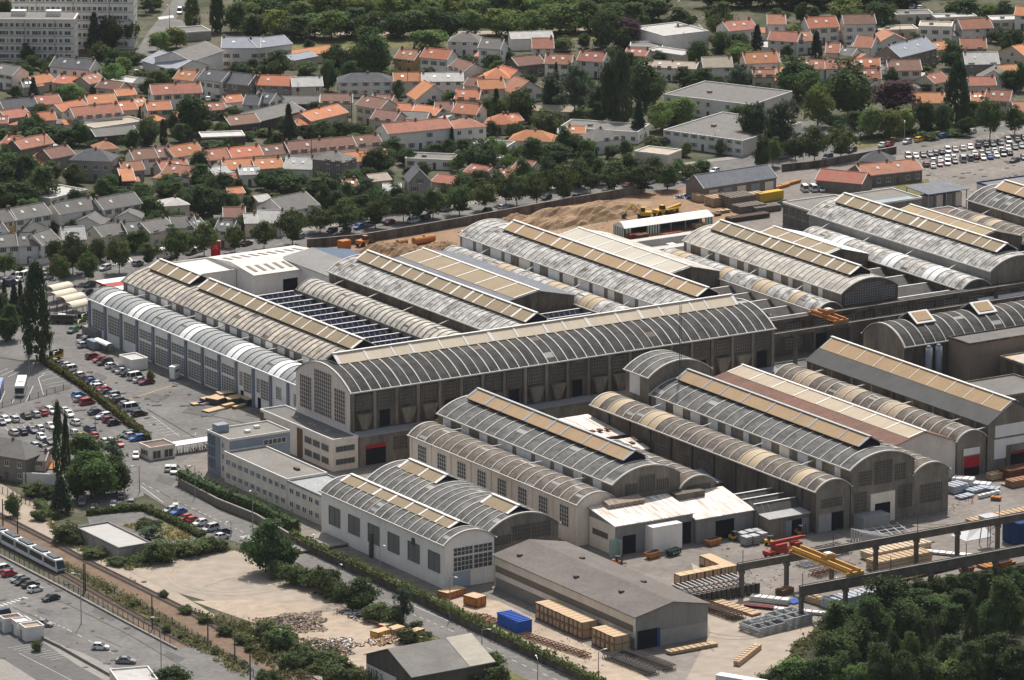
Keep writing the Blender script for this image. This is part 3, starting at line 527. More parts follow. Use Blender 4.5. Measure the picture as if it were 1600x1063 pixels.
MM, PMM = vault('vaulted_hall', 'long low brown barrel vault with four golden strips and dark wall facing the courtyard', 'Y', -41.2, -31.4, -199, -102.5, 10.2, 2.2, W_SOOT, R_BROWN, RIB, 3.6, (-106, -110, -126, -130, -167, -171, -189), GOLD, gable=W_CONC)
for k in range(10): m = MB(); q = -8-k*9.2; m.box(-5.25, -4.85, 96.5+q-0.35, 96.5+q+0.35, 0, 9.8); m.build('pier', DKSTEEL, MM)
for k in range(5): winset(MM, (-4.87, 96.5-10.5-k*9.2, 3.2), XM[0], 6.4, 3.6, 8, 4, W_CONC, XM[1])
winset(MM, (-3.4, 0, 5.8), (1, 0), 6.0, 2.2, 11, 3, W_CONC, (0, -1)); plate(MM, 'door', (-0.4, 0, 0.05), (1, 0), 3.4, 4.4, DARK, (0, -1)); plate(MM, 'door', (-4.2, 0, 0.05), (1, 0), 3.7, 4.4, CORR, (0, -1), 0.1, 0.05)
NR, PNR = vault('vaulted_hall', 'tall grey barrel hall with orange skylight and wide glazed gable with cream doorway', 'Y', -31.2, -12.8, -199, -114, 14, 3.1, W_CONC, R_GREY, RIB, 4.1, mon=(-193.8, -116.5, 3.4, 17.5, 19.5, ORANGE, STEEL, 9.5), panels=(10.9, 13.6, PANEL, 2.4, 7.6, 4.2), gable=W_CONC)
braces(NR, PNR, (-120, -142, -164, -184), -31.2, 13, -35.5, 12.3)
for a, W, zb, H, nx, nz in ((-6.8, 3.6, 9.6, 3.6, 7, 5), (-2.6, 5.2, 9.4, 5.6, 10, 8), (3.4, 3.2, 9.6, 4.0, 6, 5), (-8.2, 3.6, 2.6, 5.6, 7, 7), (4.6, 3.9, 2.6, 5.6, 8, 7)): winset(NR, (a, 0, zb), (1, 0), W, H, nx, nz, W_CONC, (0, -1), bw=0.07)
b = MB(); b.box(-3.6, 3.4, -0.35, 0, 0.02, 7.3, 0); b.box(-2.4, 2.0, -0.4, -0.35, 0.02, 4.8, 1); b.build('door', [W_CREAM, DARK], NR)
CV, PCV = vault('vaulted_hall', 'short tall barrel-roofed block between the transverse hall and the near glazed gable hall', 'Y', -31.2, -13, -113.2, -102.5, 18, 3.2, W_CONC, R_GREY, RIB, 3.6)
plate(CV, 'wall_panel', (-9.1, 8.6, 12.6), XM[0], 4.6, 5.2, PANEL, XM[1], 0.08, 0.02)
RV, PRV = vault('vaulted_hall', 'low barrel vault on the right shoulder of the near glazed gable hall', 'Y', -12.8, -2.6, -198.8, -114, 10.2, 2.2, W_CONC, R_BROWN, RIB, 3.7, gable=W_CONC)
winset(RV, (-3.2, 0, 2.8), (1, 0), 6.4, 4.6, 12, 5, W_CONC, (0, -1), bw=0.07)
gable_hall('gabled_hall', 'old red-tiled gabled hall with cream upper skylight between two barrel vaults', -2.5, 16.4, -176, -98, 10.4, 9.2, 7.2, 12.7, W_CONC, R_TILE, mat('dusty_cream_glazing', (0.36, 0.30, 0.22), (0.43, 0.36, 0.265), 0.15, 0.7, (1, 3, 1), 0.08), 10, 0.50, gablem=W_PINK)
V2, PV2 = vault('vaulted_hall', 'low brown barrel vault ending in a red shutter door', 'Y', 16.5, 25.2, -176.5, -99, 9.2, 2.1, W_CONC, R_BROWN, RIB, 3.7, (-108, -112, -127, -131, -145, -149), roofmat('buff_sheet', (0.40, 0.32, 0.225), (0.32, 0.26, 0.19)), gable=W_CONC)
b = MB(); b.box(-2.8, 2.4, -0.25, 0, 0.02, 7.2, 0); b.box(-2.4, 2.2, -0.33, -0.25, 2.2, 5.0, 1); b.box(-2.4, 2.2, -0.33, -0.25, 0.02, 2.15, 2); b.box(-2.6, 2.3, -0.31, -0.25, 5.3, 7.0, 3); b.build('door', [W_CONC, RED, DARK, PANEL], V2)
DG, PDG = gable_hall('gabled_hall', 'big dark gabled hall with long orange skylight strip and pale panelled end wall', 25.3, 41, -177, -100.5, 12.3, 12.3, 33.1, 17.1, W_SOOT, mat('charcoal_roof', (0.082, 0.083, 0.08), (0.115, 0.115, 0.11), 0.2, fine=0.08), ORANGE, None, 0.5, gablem=W_CONC)
b = MB()
for k in range(30): b.bar((7.8+0.2, 1+k*2.55, 17.36), (7.8+1.8, 1+k*2.55, 16.6), 1.2, 0.5)
b.build('ridge_vent', STEEL, DG)
braces(DG, PDG, (-108, -126, -146, -166, -176), 25.3, 11.4, 21.5, 11.1)
for k in range(9): m = MB(); m.box(-0.25, 0.0, 5+k*8.6-0.3, 5+k*8.6+0.3, 0, 12); m.build('pier', W_CONC, DG)
b = MB(); b.box(2.2, 13.6, -0.12, 0, 8.6, 11.6, 0); b.box(2.0, 13.6, -0.12, 0, 3.2, 8.1, 0); b.box(5.6, 13.6, -0.3, 0.0, 0, 6.3, 1); b.build('wall_panel', [PANEL, W_CONC], DG)
b = MB(); b.box(6.8, 12.6, -0.36, -0.3, 0.02, 4.6, 0); b.box(6.8, 12.6, -0.42, -0.36, 3.9, 4.6, 1); b.build('door', [DARK, mat('dull_red_shutter', (0.22, 0.05, 0.05), (0.16, 0.04, 0.04))], DG)
# ---- white twin halls by the street
TW, PTW = vault('vaulted_hall', 'white-walled barrel hall with blank grey windows along the street hedge', 'Y', -139.2, -126, -192.8, -137.6, 10.5, 2.5, W_WHITE, R_GREY, RIB, 3.0, mon=(-188.5, -140.2, 2.9, 12.75, 14.0, TAN, WBAR, 6.5), gable=W_WHITE, ribw=0.32)
BLANK = mat('shuttered_window', (0.20, 0.192, 0.178), (0.155, 0.15, 0.14), 0.5, 0.8, (4, 4, 0.3))
for k in range(6): winset(TW, (-6.57, 55.2-3.6-k*8.9, 3.4), XM[0], 5.0, 4.4, 2, 1, BLANK, XM[1], glass=BLANK, bw=0.12)
winset(TW, (-4.3, 0, 3.9), (1, 0), 5.1, 3.3, 5, 3, WHITE, (0, -1)); winset(TW, (1.1, 0, 3.9), (1, 0), 4.9, 3.3, 4, 3, WHITE, (0, -1)); winset(TW, (-4.3, 0, 7.5), (1, 0), 5.1, 1.9, 5, 2, WHITE, (0, -1)); winset(TW, (1.1, 0, 7.5), (1, 0), 4.9, 1.9, 4, 2, WHITE, (0, -1))
plate(TW, 'door', (-4.4, 0, 0.05), (1, 0), 4.6, 3.6, mat('pale_blue_door', (0.40, 0.46, 0.50), (0.34, 0.39, 0.43)), (0, -1))
m = MB(); m.box(-6.9, -6.6, 13.0, 14.1, 7.4, 8.9, 0); m.build('wall_vent', DKSTEEL, TW)
m = MB(); m.box(-7.4, -6.6, 31.4, 32.2, 0, 5.6, 0); m.build('flue', W_SOOT, TW)
TG, PTG = vault('vaulted_hall', 'wider grey barrel hall with two short tan skylights, joined behind the white-walled hall', 'Y', -126, -106.6, -189.5, -135.5, 10.2, 3.6, W_CONC, R_GREY, RIB, 2.9, mon=[(-156.6, -139.6, 3.2, 13.6, 15.2, TAN, WBAR, 8.0), (-188, -176.4, 3.2, 13.6, 15.2, TAN, WBAR, 8.0)], gable=W_CONC, ribw=0.32)
for a in (-8.2, -2.9, 2.4): winset(TG, (a, 0, 7.2 if a < -4 else 7.6), (1, 0), 5.0, 2.2 if abs(a+0.2) > 3 else 3.6, 7, 4, W_CONC, (0, -1), bw=0.07)
b = MB(); b.box(-13.0, 5, 0, 11, 3.2, 3.6); b.build('slab', CONC, thing('loading_deck', 'low pale concrete deck at the far end of the white-walled hall by the hedge', 'deck', (-141, -150, -2.9)))
# ---- dark-roofed gable warehouse at the bottom
GB, PGB = gable_hall('warehouse', 'cream-walled warehouse with dark mottled gable roof beside the stacked wooden crates', -128.6, -109.6, -255, -197, 7.6, 7.7, -119, 9.6, W_CREAM, mat('mottled_asbestos_roof', (0.125, 0.11, 0.10), (0.175, 0.155, 0.14), 0.16, 0.9, (1, 0.6, 1), 0.12), gablem=W_GREY, cat='warehouse', oh=0.5)
b = MB(); b.box(-0.05, 0.02, 1.0, 57.5, 3.9, 5.4, 0); b.build('wall_panel', mat('brown_glazed_strip', (0.17, 0.145, 0.11), (0.22, 0.19, 0.15), 0.4), GB)
b = MB(); b.box(-0.05, 0.02, 0.2, 57.5, 0, 2.6, 0); b.build('plinth', CONC, GB)
b = MB(); b.box(0.5, 6.2, -0.06, 0, 0.02, 4.3, 0); b.box(5.6, 6.3, -0.25, -0.06, 0.02, 4.3, 1); b.build('door', [DARK, mat('blue_door_leaf', (0.02, 0.07, 0.22), (0.03, 0.09, 0.2))], GB)
b = MB(); b.box(6.5, 18.9, -0.05, 0, 0.0, 3.6, 0); b.build('wall_panel', mat('pale_block_wall', (0.34, 0.33, 0.31), (0.27, 0.26, 0.245), 0.4), GB)
for x, y in ((3, 52), (4, 30), (12, 40), (14, 18), (5.5, 14)):
    z = 7.6+2.0*(1-abs(x-9.6)/9.6); m = MB(); m.box(x-0.5, x+0.5, y-0.5, y+0.5, z, z+0.6); m.build('roof_vent', DKSTEEL, GB)
# ---- white sheet canopies
def canopy(label, x0, x1, y0, y1, zf, zb, wall, roof):
    t = thing('sheet_roofed_shed', label, 'shed', (x0, y0, 0)); L = x1-x0; D = y1-y0; b = MB()
    b.hexa([(0, 0, 0), (L, 0, 0), (L, D, 0), (0, D, 0)], [(0, 0, zf), (L, 0, zf), (L, D, zb), (0, D, zb)]); b.build('wall', wall, t)
    b = MB(); o = 0.5; b.hexa([(-o, -o, zf+0.03), (L+o*0.5, -o, zf+0.03), (L+o*0.5, D, zb+0.06), (-o, D, zb+0.06)], [(-o, -o, zf+0.23), (L+o*0.5, -o, zf+0.23), (L+o*0.5, D, zb+0.26), (-o, D, zb+0.26)]); b.build('roof', roof, t); return t
CA = canopy('shed with rust-streaked white sheet roof and white box porch on the yard', -91.3, -69.8, -190, -178.8, 7.0, 9.0, W_GREY, SHED)
plate(CA, 'wall_panel', (0, 11.0, 0), XM[0], 10.9, 7.0, W_CREAM, XM[1], 0.05, 0.01); plate(CA, 'window', (-0.08, 9.6, 3.2), XM[0], 6.5, 1.4, mat('green_grey_strip', (0.14, 0.135, 0.10), (0.1, 0.1, 0.08)), XM[1])
plate(CA, 'door', (2.0, 0, 0.02), (1, 0), 3.6, 4.4, DARK, (0, -1)); plate(CA, 'door', (17.0, 0, 0.02), (1, 0), 4.0, 5.2, DARK, (0, -1))
m = MB(); m.box(8.2, 16.4, -3.2, -0.05, 0, 6.3, 0); m.build('porch', W_WHITE, CA)
m = MB(); m.hexa([(0.1, -2.2, 0), (0.3, -2.2, 0), (0.3, 0, 0), (0.1, 0, 0)], [(0.1, -2.2, 4.2), (0.3, -2.2, 4.2), (0.3, 0, 4.2), (0.1, 0, 4.2)]); m.box(-1.8, 0.1, -1.0, -0.1, 0, 4.2); m.build('door_leaf', mat('pale_green_sheet', (0.28, 0.38, 0.36), (0.24, 0.32, 0.30)), CA)
m = MB(); m.hexa([(3.5, 8.2, 8.9), (13.5, 8.2, 8.9), (13.5, 10.6, 9.2), (3.5, 10.6, 9.2)], [(3.5, 8.2, 9.7), (13.5, 8.2, 9.7), (13.5, 10.6, 10.4), (3.5, 10.6, 10.4)]); m.build('roof_light', mat('rusty_louvre', (0.45, 0.36, 0.28), (0.12, 0.08, 0.06), 0.9, 0.7, (3, 0.3, 1)), CA)
CB = canopy('lower rusty white sheet-roofed shed right of the porch shed, forklift at its door', -69.6, -53.6, -191.2, -178, 5.7, 8.2, W_GREY, mat('rustier_sheeting', (0.78, 0.74, 0.67), (0.33, 0.23, 0.155), 0.6, 0.6, (2.6, 0.16, 1), 0.18, contrast=1.6, bias=0.06))
plate(CB, 'door', (5.4, 0, 0.02), (1, 0), 5.2, 4.6, DARK, (0, -1))
m = MB(); m.box(1.0, 9.0, 9.8, 12.4, 7.6, 9.3); m.build('roof_light', R_BROWN, CB)
sawtooth('three dark sawtooth roof rows between the rusty sheds and the golden-stripped vault', -53.4, -41.3, -193, -178.5, 3, 6.4, m=DGLZ, wall=W_CONC)
sh = thing('sheet_roofed_shed', 'small shed with bluish doors in front of the dark sawtooth rows', 'shed', (-53.2, -197, 0)); b = MB(); b.box(0, 11.8, 0, 3.8, 0, 4.6); b.build('wall', W_CONC, sh); b = MB(); b.hexa([(-0.2, -0.5, 4.65), (11.8, -0.5, 4.65), (11.8, 3.9, 4.95), (-0.2, 3.9, 4.95)], [(-0.2, -0.5, 4.85), (11.8, -0.5, 4.85), (11.8, 3.9, 5.15), (-0.2, 3.9, 5.15)]); b.build('roof', CORR, sh)
plate(sh, 'door', (6.6, 0, 0.02), (1, 0), 2.8, 3.6, DARK, (0, -1)); plate(sh, 'door_leaf', (4.9, 0, 0.02), (1, 0), 1.6, 3.6, W_BGREY, (0, -1)); plate(sh, 'door_leaf', (9.5, 0, 0.02), (1, 0), 1.8, 3.6, W_BGREY, (0, -1))
bx = thing('loading_dock', 'grey sheet-clad box dock in front of the glazed gable hall', 'dock', (-30.6, -203.5, 0)); b = MB(); b.box(0, 7.6, 0, 4.2, 0, 3.0); b.build('body', CORR, bx); b = MB(); b.box(-0.2, 7.8, -0.2, 4.3, 3.02, 3.2); b.build('roof', STEEL, bx)
# courtyard sheds
for (x, y, L, D, z, lb) in ((-54, -118, 12.4, 17, 7.2, 'white rusty lean-to roof in the courtyard nearest the transverse hall'), (-52.5, -130, 10, 7, 6.4, 'small white rusty lean-to roof deeper in the courtyard'), (-52.5, -160, 11, 9, 4.6, 'flat pale blue-grey roof in the courtyard behind the short vault')):
    t = canopy(lb, x, x+L, y, y+D, z-1.2, z, W_CONC, SHED if z > 5 else W_BGREY)
    if z > 6:
        m = MB()
        for k in range(3): m.box(5+k*2.2, 6+k*2.2, 3, 4.6, z-0.35, z-0.05)
        m.build('roof_light', RUST, t)
# ================================================================ HOUSES
def hm(name, c1, c2=None, **k): return mat(name, c1, c2, k.pop('scale', 0.5), 0.9, fine=0.16, rnd=0.16 if 'til' in name else 0.08, **k)
ROOFS = {'o': ('orange tiled', hm('orange_tiles', (0.51, 0.215, 0.118), (0.38, 0.175, 0.102))), 'r': ('rusty red tiled', hm('rusty_tiles', (0.40, 0.185, 0.125), (0.27, 0.14, 0.10))),
         'b': ('brown tiled', hm('brown_tiles', (0.25, 0.145, 0.11), (0.18, 0.115, 0.09))), 's': ('dark slate', hm('house_slate', (0.088, 0.09, 0.097), (0.125, 0.125, 0.13))),
         'g': ('grey', hm('grey_roofing', (0.20, 0.19, 0.175), (0.145, 0.14, 0.13))), 'w': ('pale grey', hm('pale_roofing', (0.50, 0.49, 0.46), (0.36, 0.35, 0.33))),
         'm': ('bluish metal', hm('bluish_metal_roofing', (0.30, 0.32, 0.345), (0.24, 0.26, 0.285))), 't': ('tan', hm('tan_roofing', (0.42, 0.36, 0.28), (0.34, 0.29, 0.23)))}
WALLS = {'w': ('white', hm('white_house_wall', (0.74, 0.71, 0.66), (0.63, 0.60, 0.55))), 'c': ('cream', hm('cream_house_wall', (0.58, 0.51, 0.41), (0.48, 0.42, 0.34))),
         'g': ('grey', hm('grey_house_wall', (0.33, 0.31, 0.28), (0.26, 0.245, 0.225))), 's': ('stone', hm('stone_house_wall', (0.22, 0.195, 0.165), (0.15, 0.135, 0.115))),
         'p': ('pinkish', hm('pinkish_house_wall', (0.50, 0.41, 0.34), (0.42, 0.35, 0.29))), 'b': ('dark', hm('dark_house_wall', (0.12, 0.10, 0.085), (0.085, 0.075, 0.065))),
         'y': ('ochre', hm('ochre_house_wall', (0.50, 0.33, 0.12), (0.42, 0.28, 0.11)))}
CHIM = hm('chimney_brick', (0.24, 0.13, 0.09), (0.17, 0.10, 0.075)); DOORM = hm('house_door', (0.16, 0.12, 0.09), (0.10, 0.085, 0.07))
SHUT = [hm('shutter_white', (0.62, 0.61, 0.58)), hm('shutter_grey', (0.30, 0.31, 0.32)), hm('shutter_brown', (0.22, 0.15, 0.10)), hm('shutter_green', (0.09, 0.20, 0.16))]
def proto_window(w, h, sh, nm):
    b = MB(); b.face([(0, -0.03, 0), (w, -0.03, 0), (w, -0.03, h), (0, -0.03, h)], 0)
    for p, q in (((0, 0), (w, 0)), ((0, h), (w, h)), ((0, 0), (0, h)), ((w, 0), (w, h)), ((w/2, 0), (w/2, h))): b.bar((p[0], -0.05, p[1]), (q[0], -0.05, q[1]), 0.09, 0.06, 1)
    b.box(-0.1, w+0.1, -0.14, 0, -0.16, -0.05, 1)
    if sh: b.box(-0.52, -0.06, -0.07, -0.01, 0, h, 2); b.box(w+0.06, w+0.52, -0.07, -0.01, 0, h, 2)
    o = b.build(nm, [GLASS, WALLS['w'][1], sh or SHUT[0]]); me = o.data; bpy.data.objects.remove(o); return me
WIN = [proto_window(1.1, 1.35, s, 'window') for s in SHUT]+[proto_window(1.3, 1.3, None, 'window')]
SKYL = None
def put(name, me, parent, loc, rz=0.0):
    o = bpy.data.objects.new(name, me); COL.objects.link(o); o.parent = parent; o.location = loc; o.rotation_euler = (0, 0, rz); return o
b = MB(); b.box(0, 1.0, -0.05, 0.02, 0, 2.1); o = b.build('door', DOORM); DOORME = o.data; bpy.data.objects.remove(o)
b = MB(); b.box(-0.3, 0.3, -0.25, 0.25, -1.0, 0.6, 0); b.box(-0.34, 0.34, -0.29, 0.29, 0.6, 0.7, 1); b.box(-0.2, -0.04, -0.1, 0.1, 0.7, 0.95, 2); b.box(0.05, 0.2, -0.1, 0.1, 0.7, 0.92, 2)
o = b.build('chimney', [CHIM, CONC, ROOFS['o'][1]]); CHIMME = o.data; bpy.data.objects.remove(o)
b = MB(); b.box(-0.45, 0.45, -0.55, 0.55, 0, 0.12, 0); b.box(-0.36, 0.36, -0.46, 0.46, 0.1, 0.14, 1); o = b.build('roof_window', [WALLS['w'][1], mat('pale_skylight', (0.62, 0.64, 0.65), None, 0.5, 0.2)]); RWME = o.data; bpy.data.objects.remove(o)
HOUSES = []
def house(kind, x1, y1, x2, y2, h, d, rise, rk, wk, opts=''):
    p = G(x1, y1, h); q = G(x2, y2, h); v = q-p; L = v.length; rz = math.atan2(v.y, v.x); rs = R.random()
    t = thing('house' if kind != 'F' else 'flat_roofed_building', '', 'house' if kind != 'F' else 'building', (p.x, p.y, 0), rz)
    wm = WALLS[wk][1]; rm = ROOFS[rk][1]; oh = 0.35
    w = MB()
    if kind == 'E':
        w.face([(0, 0, 0), (L, 0, 0), (L, 0, h), (0, 0, h)]); w.face([(L, d, 0), (0, d, 0), (0, d, h), (L, d, h)])
        w.face([(0, d, 0), (0, 0, 0), (0, 0, h), (0, d/2, h+rise-0.02), (0, d, h)]); w.face([(L, 0, 0), (L, d, 0), (L, d, h), (L, d/2, h+rise-0.02), (L, 0, h)])
    elif kind == 'G':
        w.face([(0, 0, 0), (L, 0, 0), (L, 0, h), (L/2, 0, h+rise-0.02), (0, 0, h)]); w.face([(L, d, 0), (0, d, 0), (0, d, h), (L/2, d, h+rise-0.02), (L, d, h)])
        w.face([(0, d, 0), (0, 0, 0), (0, 0, h), (0, d, h)]); w.face([(L, 0, 0), (L, d, 0), (L, d, h), (L, 0, h)])
    else: 
        for a in (((0, 0), (L, 0)), ((L, 0), (L, d)), ((L, d), (0, d)), ((0, d), (0, 0))): w.face([(*a[0], 0), (*a[1], 0), (*a[1], h), (*a[0], h)])
    w.build('wall', wm, t)
    r = MB(); th = 0.16
    def slope(pts): r.hexa(pts, [(a, b_, c+th) for a, b_, c in pts], 0)
    if kind == 'E':
        s = rise/(d/2); slope([(-oh, -oh, h-oh*s), (L+oh, -oh, h-oh*s), (L+oh, d/2, h+rise), (-oh, d/2, h+rise)]); slope([(L+oh, d+oh, h-oh*s), (-oh, d+oh, h-oh*s), (-oh, d/2, h+rise), (L+oh, d/2, h+rise)])
        r.bar((-oh, d/2, h+rise+th), (L+oh, d/2, h+rise+th), 0.3, 0.14, 0)
        for x in (-oh+0.05, L+oh-0.05): r.bar((x, -oh, h-oh*s+th), (x, d/2, h+rise+th), 0.16, 0.12, 1)
    elif kind == 'G':
        s = rise/(L/2); slope([(-oh, d+oh, h-oh*s), (-oh, -oh, h-oh*s), (L/2, -oh, h+rise), (L/2, d+oh, h+rise)]); slope([(L+oh, -oh, h-oh*s), (L+oh, d+oh, h-oh*s), (L/2, d+oh, h+rise), (L/2, -oh, h+rise)])
        r.bar((L/2, -oh, h+rise+th), (L/2, d+oh, h+rise+th), 0.3, 0.14, 0)
    elif kind == 'P':
        i = min(d, L)/2; s = rise/i; e = h-oh*s; A = (-oh, -oh, e); B = (L+oh, -oh, e); C = (L+oh, d+oh, e); D = (-oh, d+oh, e)
        if L > d: U, V = (i, d/2, h+rise), (L-i, d/2, h+rise)
        else: U, V = (L/2, i, h+rise), (L/2, d-i, h+rise)
        if L > d: fs = [[A, B, V, U], [B, C, V], [C, D, U, V], [D, A, U]]
        else: fs = [[A, B, U], [B, C, V, U], [C, D, V], [D, A, U, V]]
        for f in fs: r.face(f, 0)
        r.face([D, C, B, A], 0)
    else:
        r.box(0.25, L-0.25, 0.25, d-0.25, h-0.35, h-0.25, 0)
        for a in ((-0.05, L+0.05, -0.05, 0.25), (-0.05, L+0.05, d-0.25, d+0.05), (-0.05, 0.25, 0.25, d-0.25), (L-0.25, L+0.05, 0.25, d-0.25)): r.box(*a, h-0.3, h+0.12, 1)
    r.build('roof', [rm, WALLS['w'][1]], t)
    if 'n' not in opts:
        wi = WIN[int(rs*len(WIN))]; fl = [1.0] if h < 4.4 else [1.0, 3.7] if h < 7.5 else [1.0, 3.7, 6.4]
        n = max(1, int(L/3.1)); n = min(n, 9)
        for z in fl:
            for k in range(n):
                x = L*(k+0.5)/n-0.55
                if z == 1.0 and k == n//2 and L > 5: put('door', DOORME, t, (x, 0, 0.05)); continue
                if R.random() < 0.88: put('window', wi, t, (x, 0, z))
            if d > 5:
                for k in range(2 if d > 7 else 1):
                    y = d*(k+0.5)/(2 if d > 7 else 1)
                    if R.random() < 0.5: put('window', wi, t, (L, y-0.5, z), math.pi/2)
                    if R.random() < 0.5: put('window', wi, t, (0, y+0.5, z), -math.pi/2)
        if kind == 'G' and h+rise > 5: put('window', wi, t, (L/2-0.55, 0, h-0.4))
    if kind in 'EG' and 'n' not in opts and R.random() < 0.45:
        sd_ = R.choice((0, 1)); aw = R.uniform(2.2, 3.8); ad = min(d*0.8, R.uniform(3, 5.5)); ah = R.uniform(2.2, 2.8); xa, xb = (L+0.02, L+aw) if sd_ else (-aw, -0.02); m = MB(); y0 = R.uniform(0.2, max(0.3, d-ad)); am = R.choice(('o', 'r', 'g', 'w', 'r'))
        m.hexa([(xa, y0, 0), (xb, y0, 0), (xb, y0+ad, 0), (xa, y0+ad, 0)], [(xa, y0, ah), (xb, y0, ah), (xb, y0+ad, ah+0.7), (xa, y0+ad, ah+0.7)], 0); m.hexa([(xa-0.1, y0-0.25, ah-0.04), (xb+0.1, y0-0.25, ah-0.04), (xb+0.1, y0+ad+0.1, ah+0.74), (xa-0.1, y0+ad+0.1, ah+0.74)], [(xa-0.1, y0-0.25, ah+0.1), (xb+0.1, y0-0.25, ah+0.1), (xb+0.1, y0+ad+0.1, ah+0.88), (xa-0.1, y0+ad+0.1, ah+0.88)], 1)
        m.build('annex', [wm, ROOFS[am][1]], t)
    if kind == 'E' and 'n' not in opts:
        gt = MB(); s = rise/(d/2); gt.bar((-0.3, -0.42, h-0.35*s), (L+0.3, -0.42, h-0.35*s), 0.14, 0.12); gt.bar((L-0.15, -0.12, h-0.3), (L-0.15, -0.12, 0), 0.1); gt.build('gutter', SHUT[1], t)
    if kind in 'EPG' and 'n' not in opts:
        if kind == 'E':
            for x in ([L-0.5] if rs < 0.45 else [0.5] if rs < 0.8 else [0.5, L-0.5]): put('chimney', CHIMME, t, (x, d/2, h+rise+0.2))
            if L > 14: put('chimney', CHIMME, t, (L*0.52, d/2+0.1, h+rise+0.2))
            if rs > 0.35:
                for k in range(1 if rs < 0.7 else 2): put('roof_window', RWME, t, (L*(0.3+0.35*k), d*0.26, h+rise*0.52+0.16)).rotation_euler = (math.atan(rise/(d/2)), 0, 0)
        else: put('chimney', CHIMME, t, (L*0.55, d*0.5, h+rise*0.9))
    elif kind == 'F' and 'n' not in opts:
        m = MB(); m.box(L*0.3, L*0.3+1.4, d*0.4, d*0.4+1.2, h-0.25, h+0.5); m.build('roof_vent', CONC, t)
    cx = (x1+x2)/2
    HOUSES.append((t, kind, rk, wk, cx, (y1+y2)/2, h))
    return t
def cluster(name, c, r, rows):
    ox, oy = 400*c, 266*r; new = []
    for q in rows.strip().split('\n'):
        a = q.split(); k = a[0]; x1, y1, x2, y2 = [float(v)/3.995 for v in a[1:5]]; h, d, rise = [float(v) for v in a[5:8]]
        t = house(k, ox+x1, oy+y1, ox+x2, oy+y2, h, d, rise, a[8][0], a[8][1], a[9] if len(a) > 9 else ''); new.append((ox+(x1+x2)/2, t, k, a[8], h))
    new.sort(key=lambda e: e[0])
    for i, (x, t, k, rw, h) in enumerate(new):
        sty = {'E': 'house', 'G': 'gable-fronted house', 'P': 'hip-roofed house', 'F': 'flat-roofed building'}[k]
        t['label'] = '%s %s, %s walls, %s from left %s' % (ROOFS[rw[0]][0], sty, WALLS[rw[1]][0], nth(i), name); t['group'] = 'houses '+name
cluster('just below the apartment blocks', 0, 0, '''
E 312 415 555 437 6.0 8.5 2.6 sw
E -60 452 75 474 5.0 8 2.4 gw
E 225 525 345 503 3.2 7 1.8 oc
E 335 515 462 530 3.2 8 1.8 oc
E 560 525 655 500 3.8 7 2 rp
F 690 500 830 520 3 8 0 ww n
E 835 520 905 528 3 6 1.5 gw n
E 890 380 1085 440 4.5 14 2.6 mw n
E 1085 492 1200 505 5.5 8 2.4 ow
E 1235 492 1378 512 6 9 2.6 sw
E 1380 514 1548 532 5.5 9 2.6 ss
E 150 545 225 540 3 6 1.5 gc''')
cluster('among rows left of garden conifers', 0, 0, '''
E 955 592 1260 577 5.5 8.5 2.4 rw
E 25 680 235 662 3.4 8 2 sc
E 225 657 385 642 3.4 7.5 2 rc
E 385 697 550 668 4 7 1.8 oc
E 555 650 728 637 4 7.5 2 oc
E 470 736 765 710 4.5 9 2.4 rw
E 732 692 858 682 3.8 8 2 oc
E 858 665 930 650 4.2 6 1.6 oc
E 925 690 1070 682 5.4 7 2 oc
E 40 742 188 722 4 7 1.8 rc
E 190 757 350 748 4 7 1.9 oc
E 600 545 740 560 3.4 7 1.8 bc
E 735 600 850 590 3.2 6 1.5 oc
F 590 800 905 755 3 9 0 tw n
E 600 855 860 832 3 9 1.6 gb n
E 960 762 1030 742 2.8 5 1.2 oc n
E 1282 692 1412 680 3.2 6 1.6 rc
E 1418 642 1522 632 3.4 6 1.6 ow
E 1520 652 1610 656 5 8 2.4 sw
E -30 770 45 770 3.2 6 1.6 rc''')
cluster('in terraces above grey town houses', 0, 0, '''
E 5 900 98 915 4 7 2.2 og
E 130 932 330 892 4 7 2.2 rs
P 205 968 330 985 3.4 7 2.2 oc
E 320 990 462 962 4 7 2.2 bs
P 435 995 690 1005 6.5 9 2.6 sg
P 612 932 740 922 3.4 7 1.8 rc
E 840 998 985 985 5 8 2.2 bw
E 985 982 1065 976 5 8 2.2 bw
E 1092 982 1272 952 5 8 2.4 ow
E 1300 1002 1450 982 5 8 2.2 rw
E 1450 985 1640 968 5 8 2.2 oc
E 1440 782 1620 762 4 8 2 bb
F 1260 858 1530 848 2.8 8 0 wb n
E 1405 1062 1640 1048 4 8 2.2 ow
E 1010 1063 1180 1048 3.6 7 1.8 rc
E 770 1070 900 1060 3.6 7 2 rg''')
cluster('by the modern grey block', 0, 0, '''
E 1195 385 1390 320 6.5 14 2.6 gw n
E 1385 300 1620 300 7 12 2.4 mw
E 1610 300 1820 275 7 11 2.0 mw''')
cluster('in front of the park tree row', 1, 0, '''
E 235 357 495 322 3.2 8 1.4 oc n
E 230 380 380 352 3 7 1.2 mc n
E 865 362 985 376 5 8 2.4 ry
E 1028 357 1192 372 6 8 2.4 ow
P 1200 258 1400 262 5 9 2.4 gw
E 1390 300 1522 308 6 8.5 2.6 gw
E 1200 418 1300 447 4.5 8 2.2 bw
P 1425 487 1582 487 5 9 2.6 ow
G 1000 622 1215 607 3.4 9 4.2 ow
E 0 530 230 537 5 8 2.4 og
E 230 542 415 537 5.4 8 2.2 wc
P 515 515 855 510 5 9 2.2 sw
E 862 508 1040 506 5 8 2 oc
E 1040 510 1292 507 5 8 2 ww
E 1300 532 1398 542 4 7 2 bc
E 1396 557 1552 552 5.4 8 2.2 oc''')
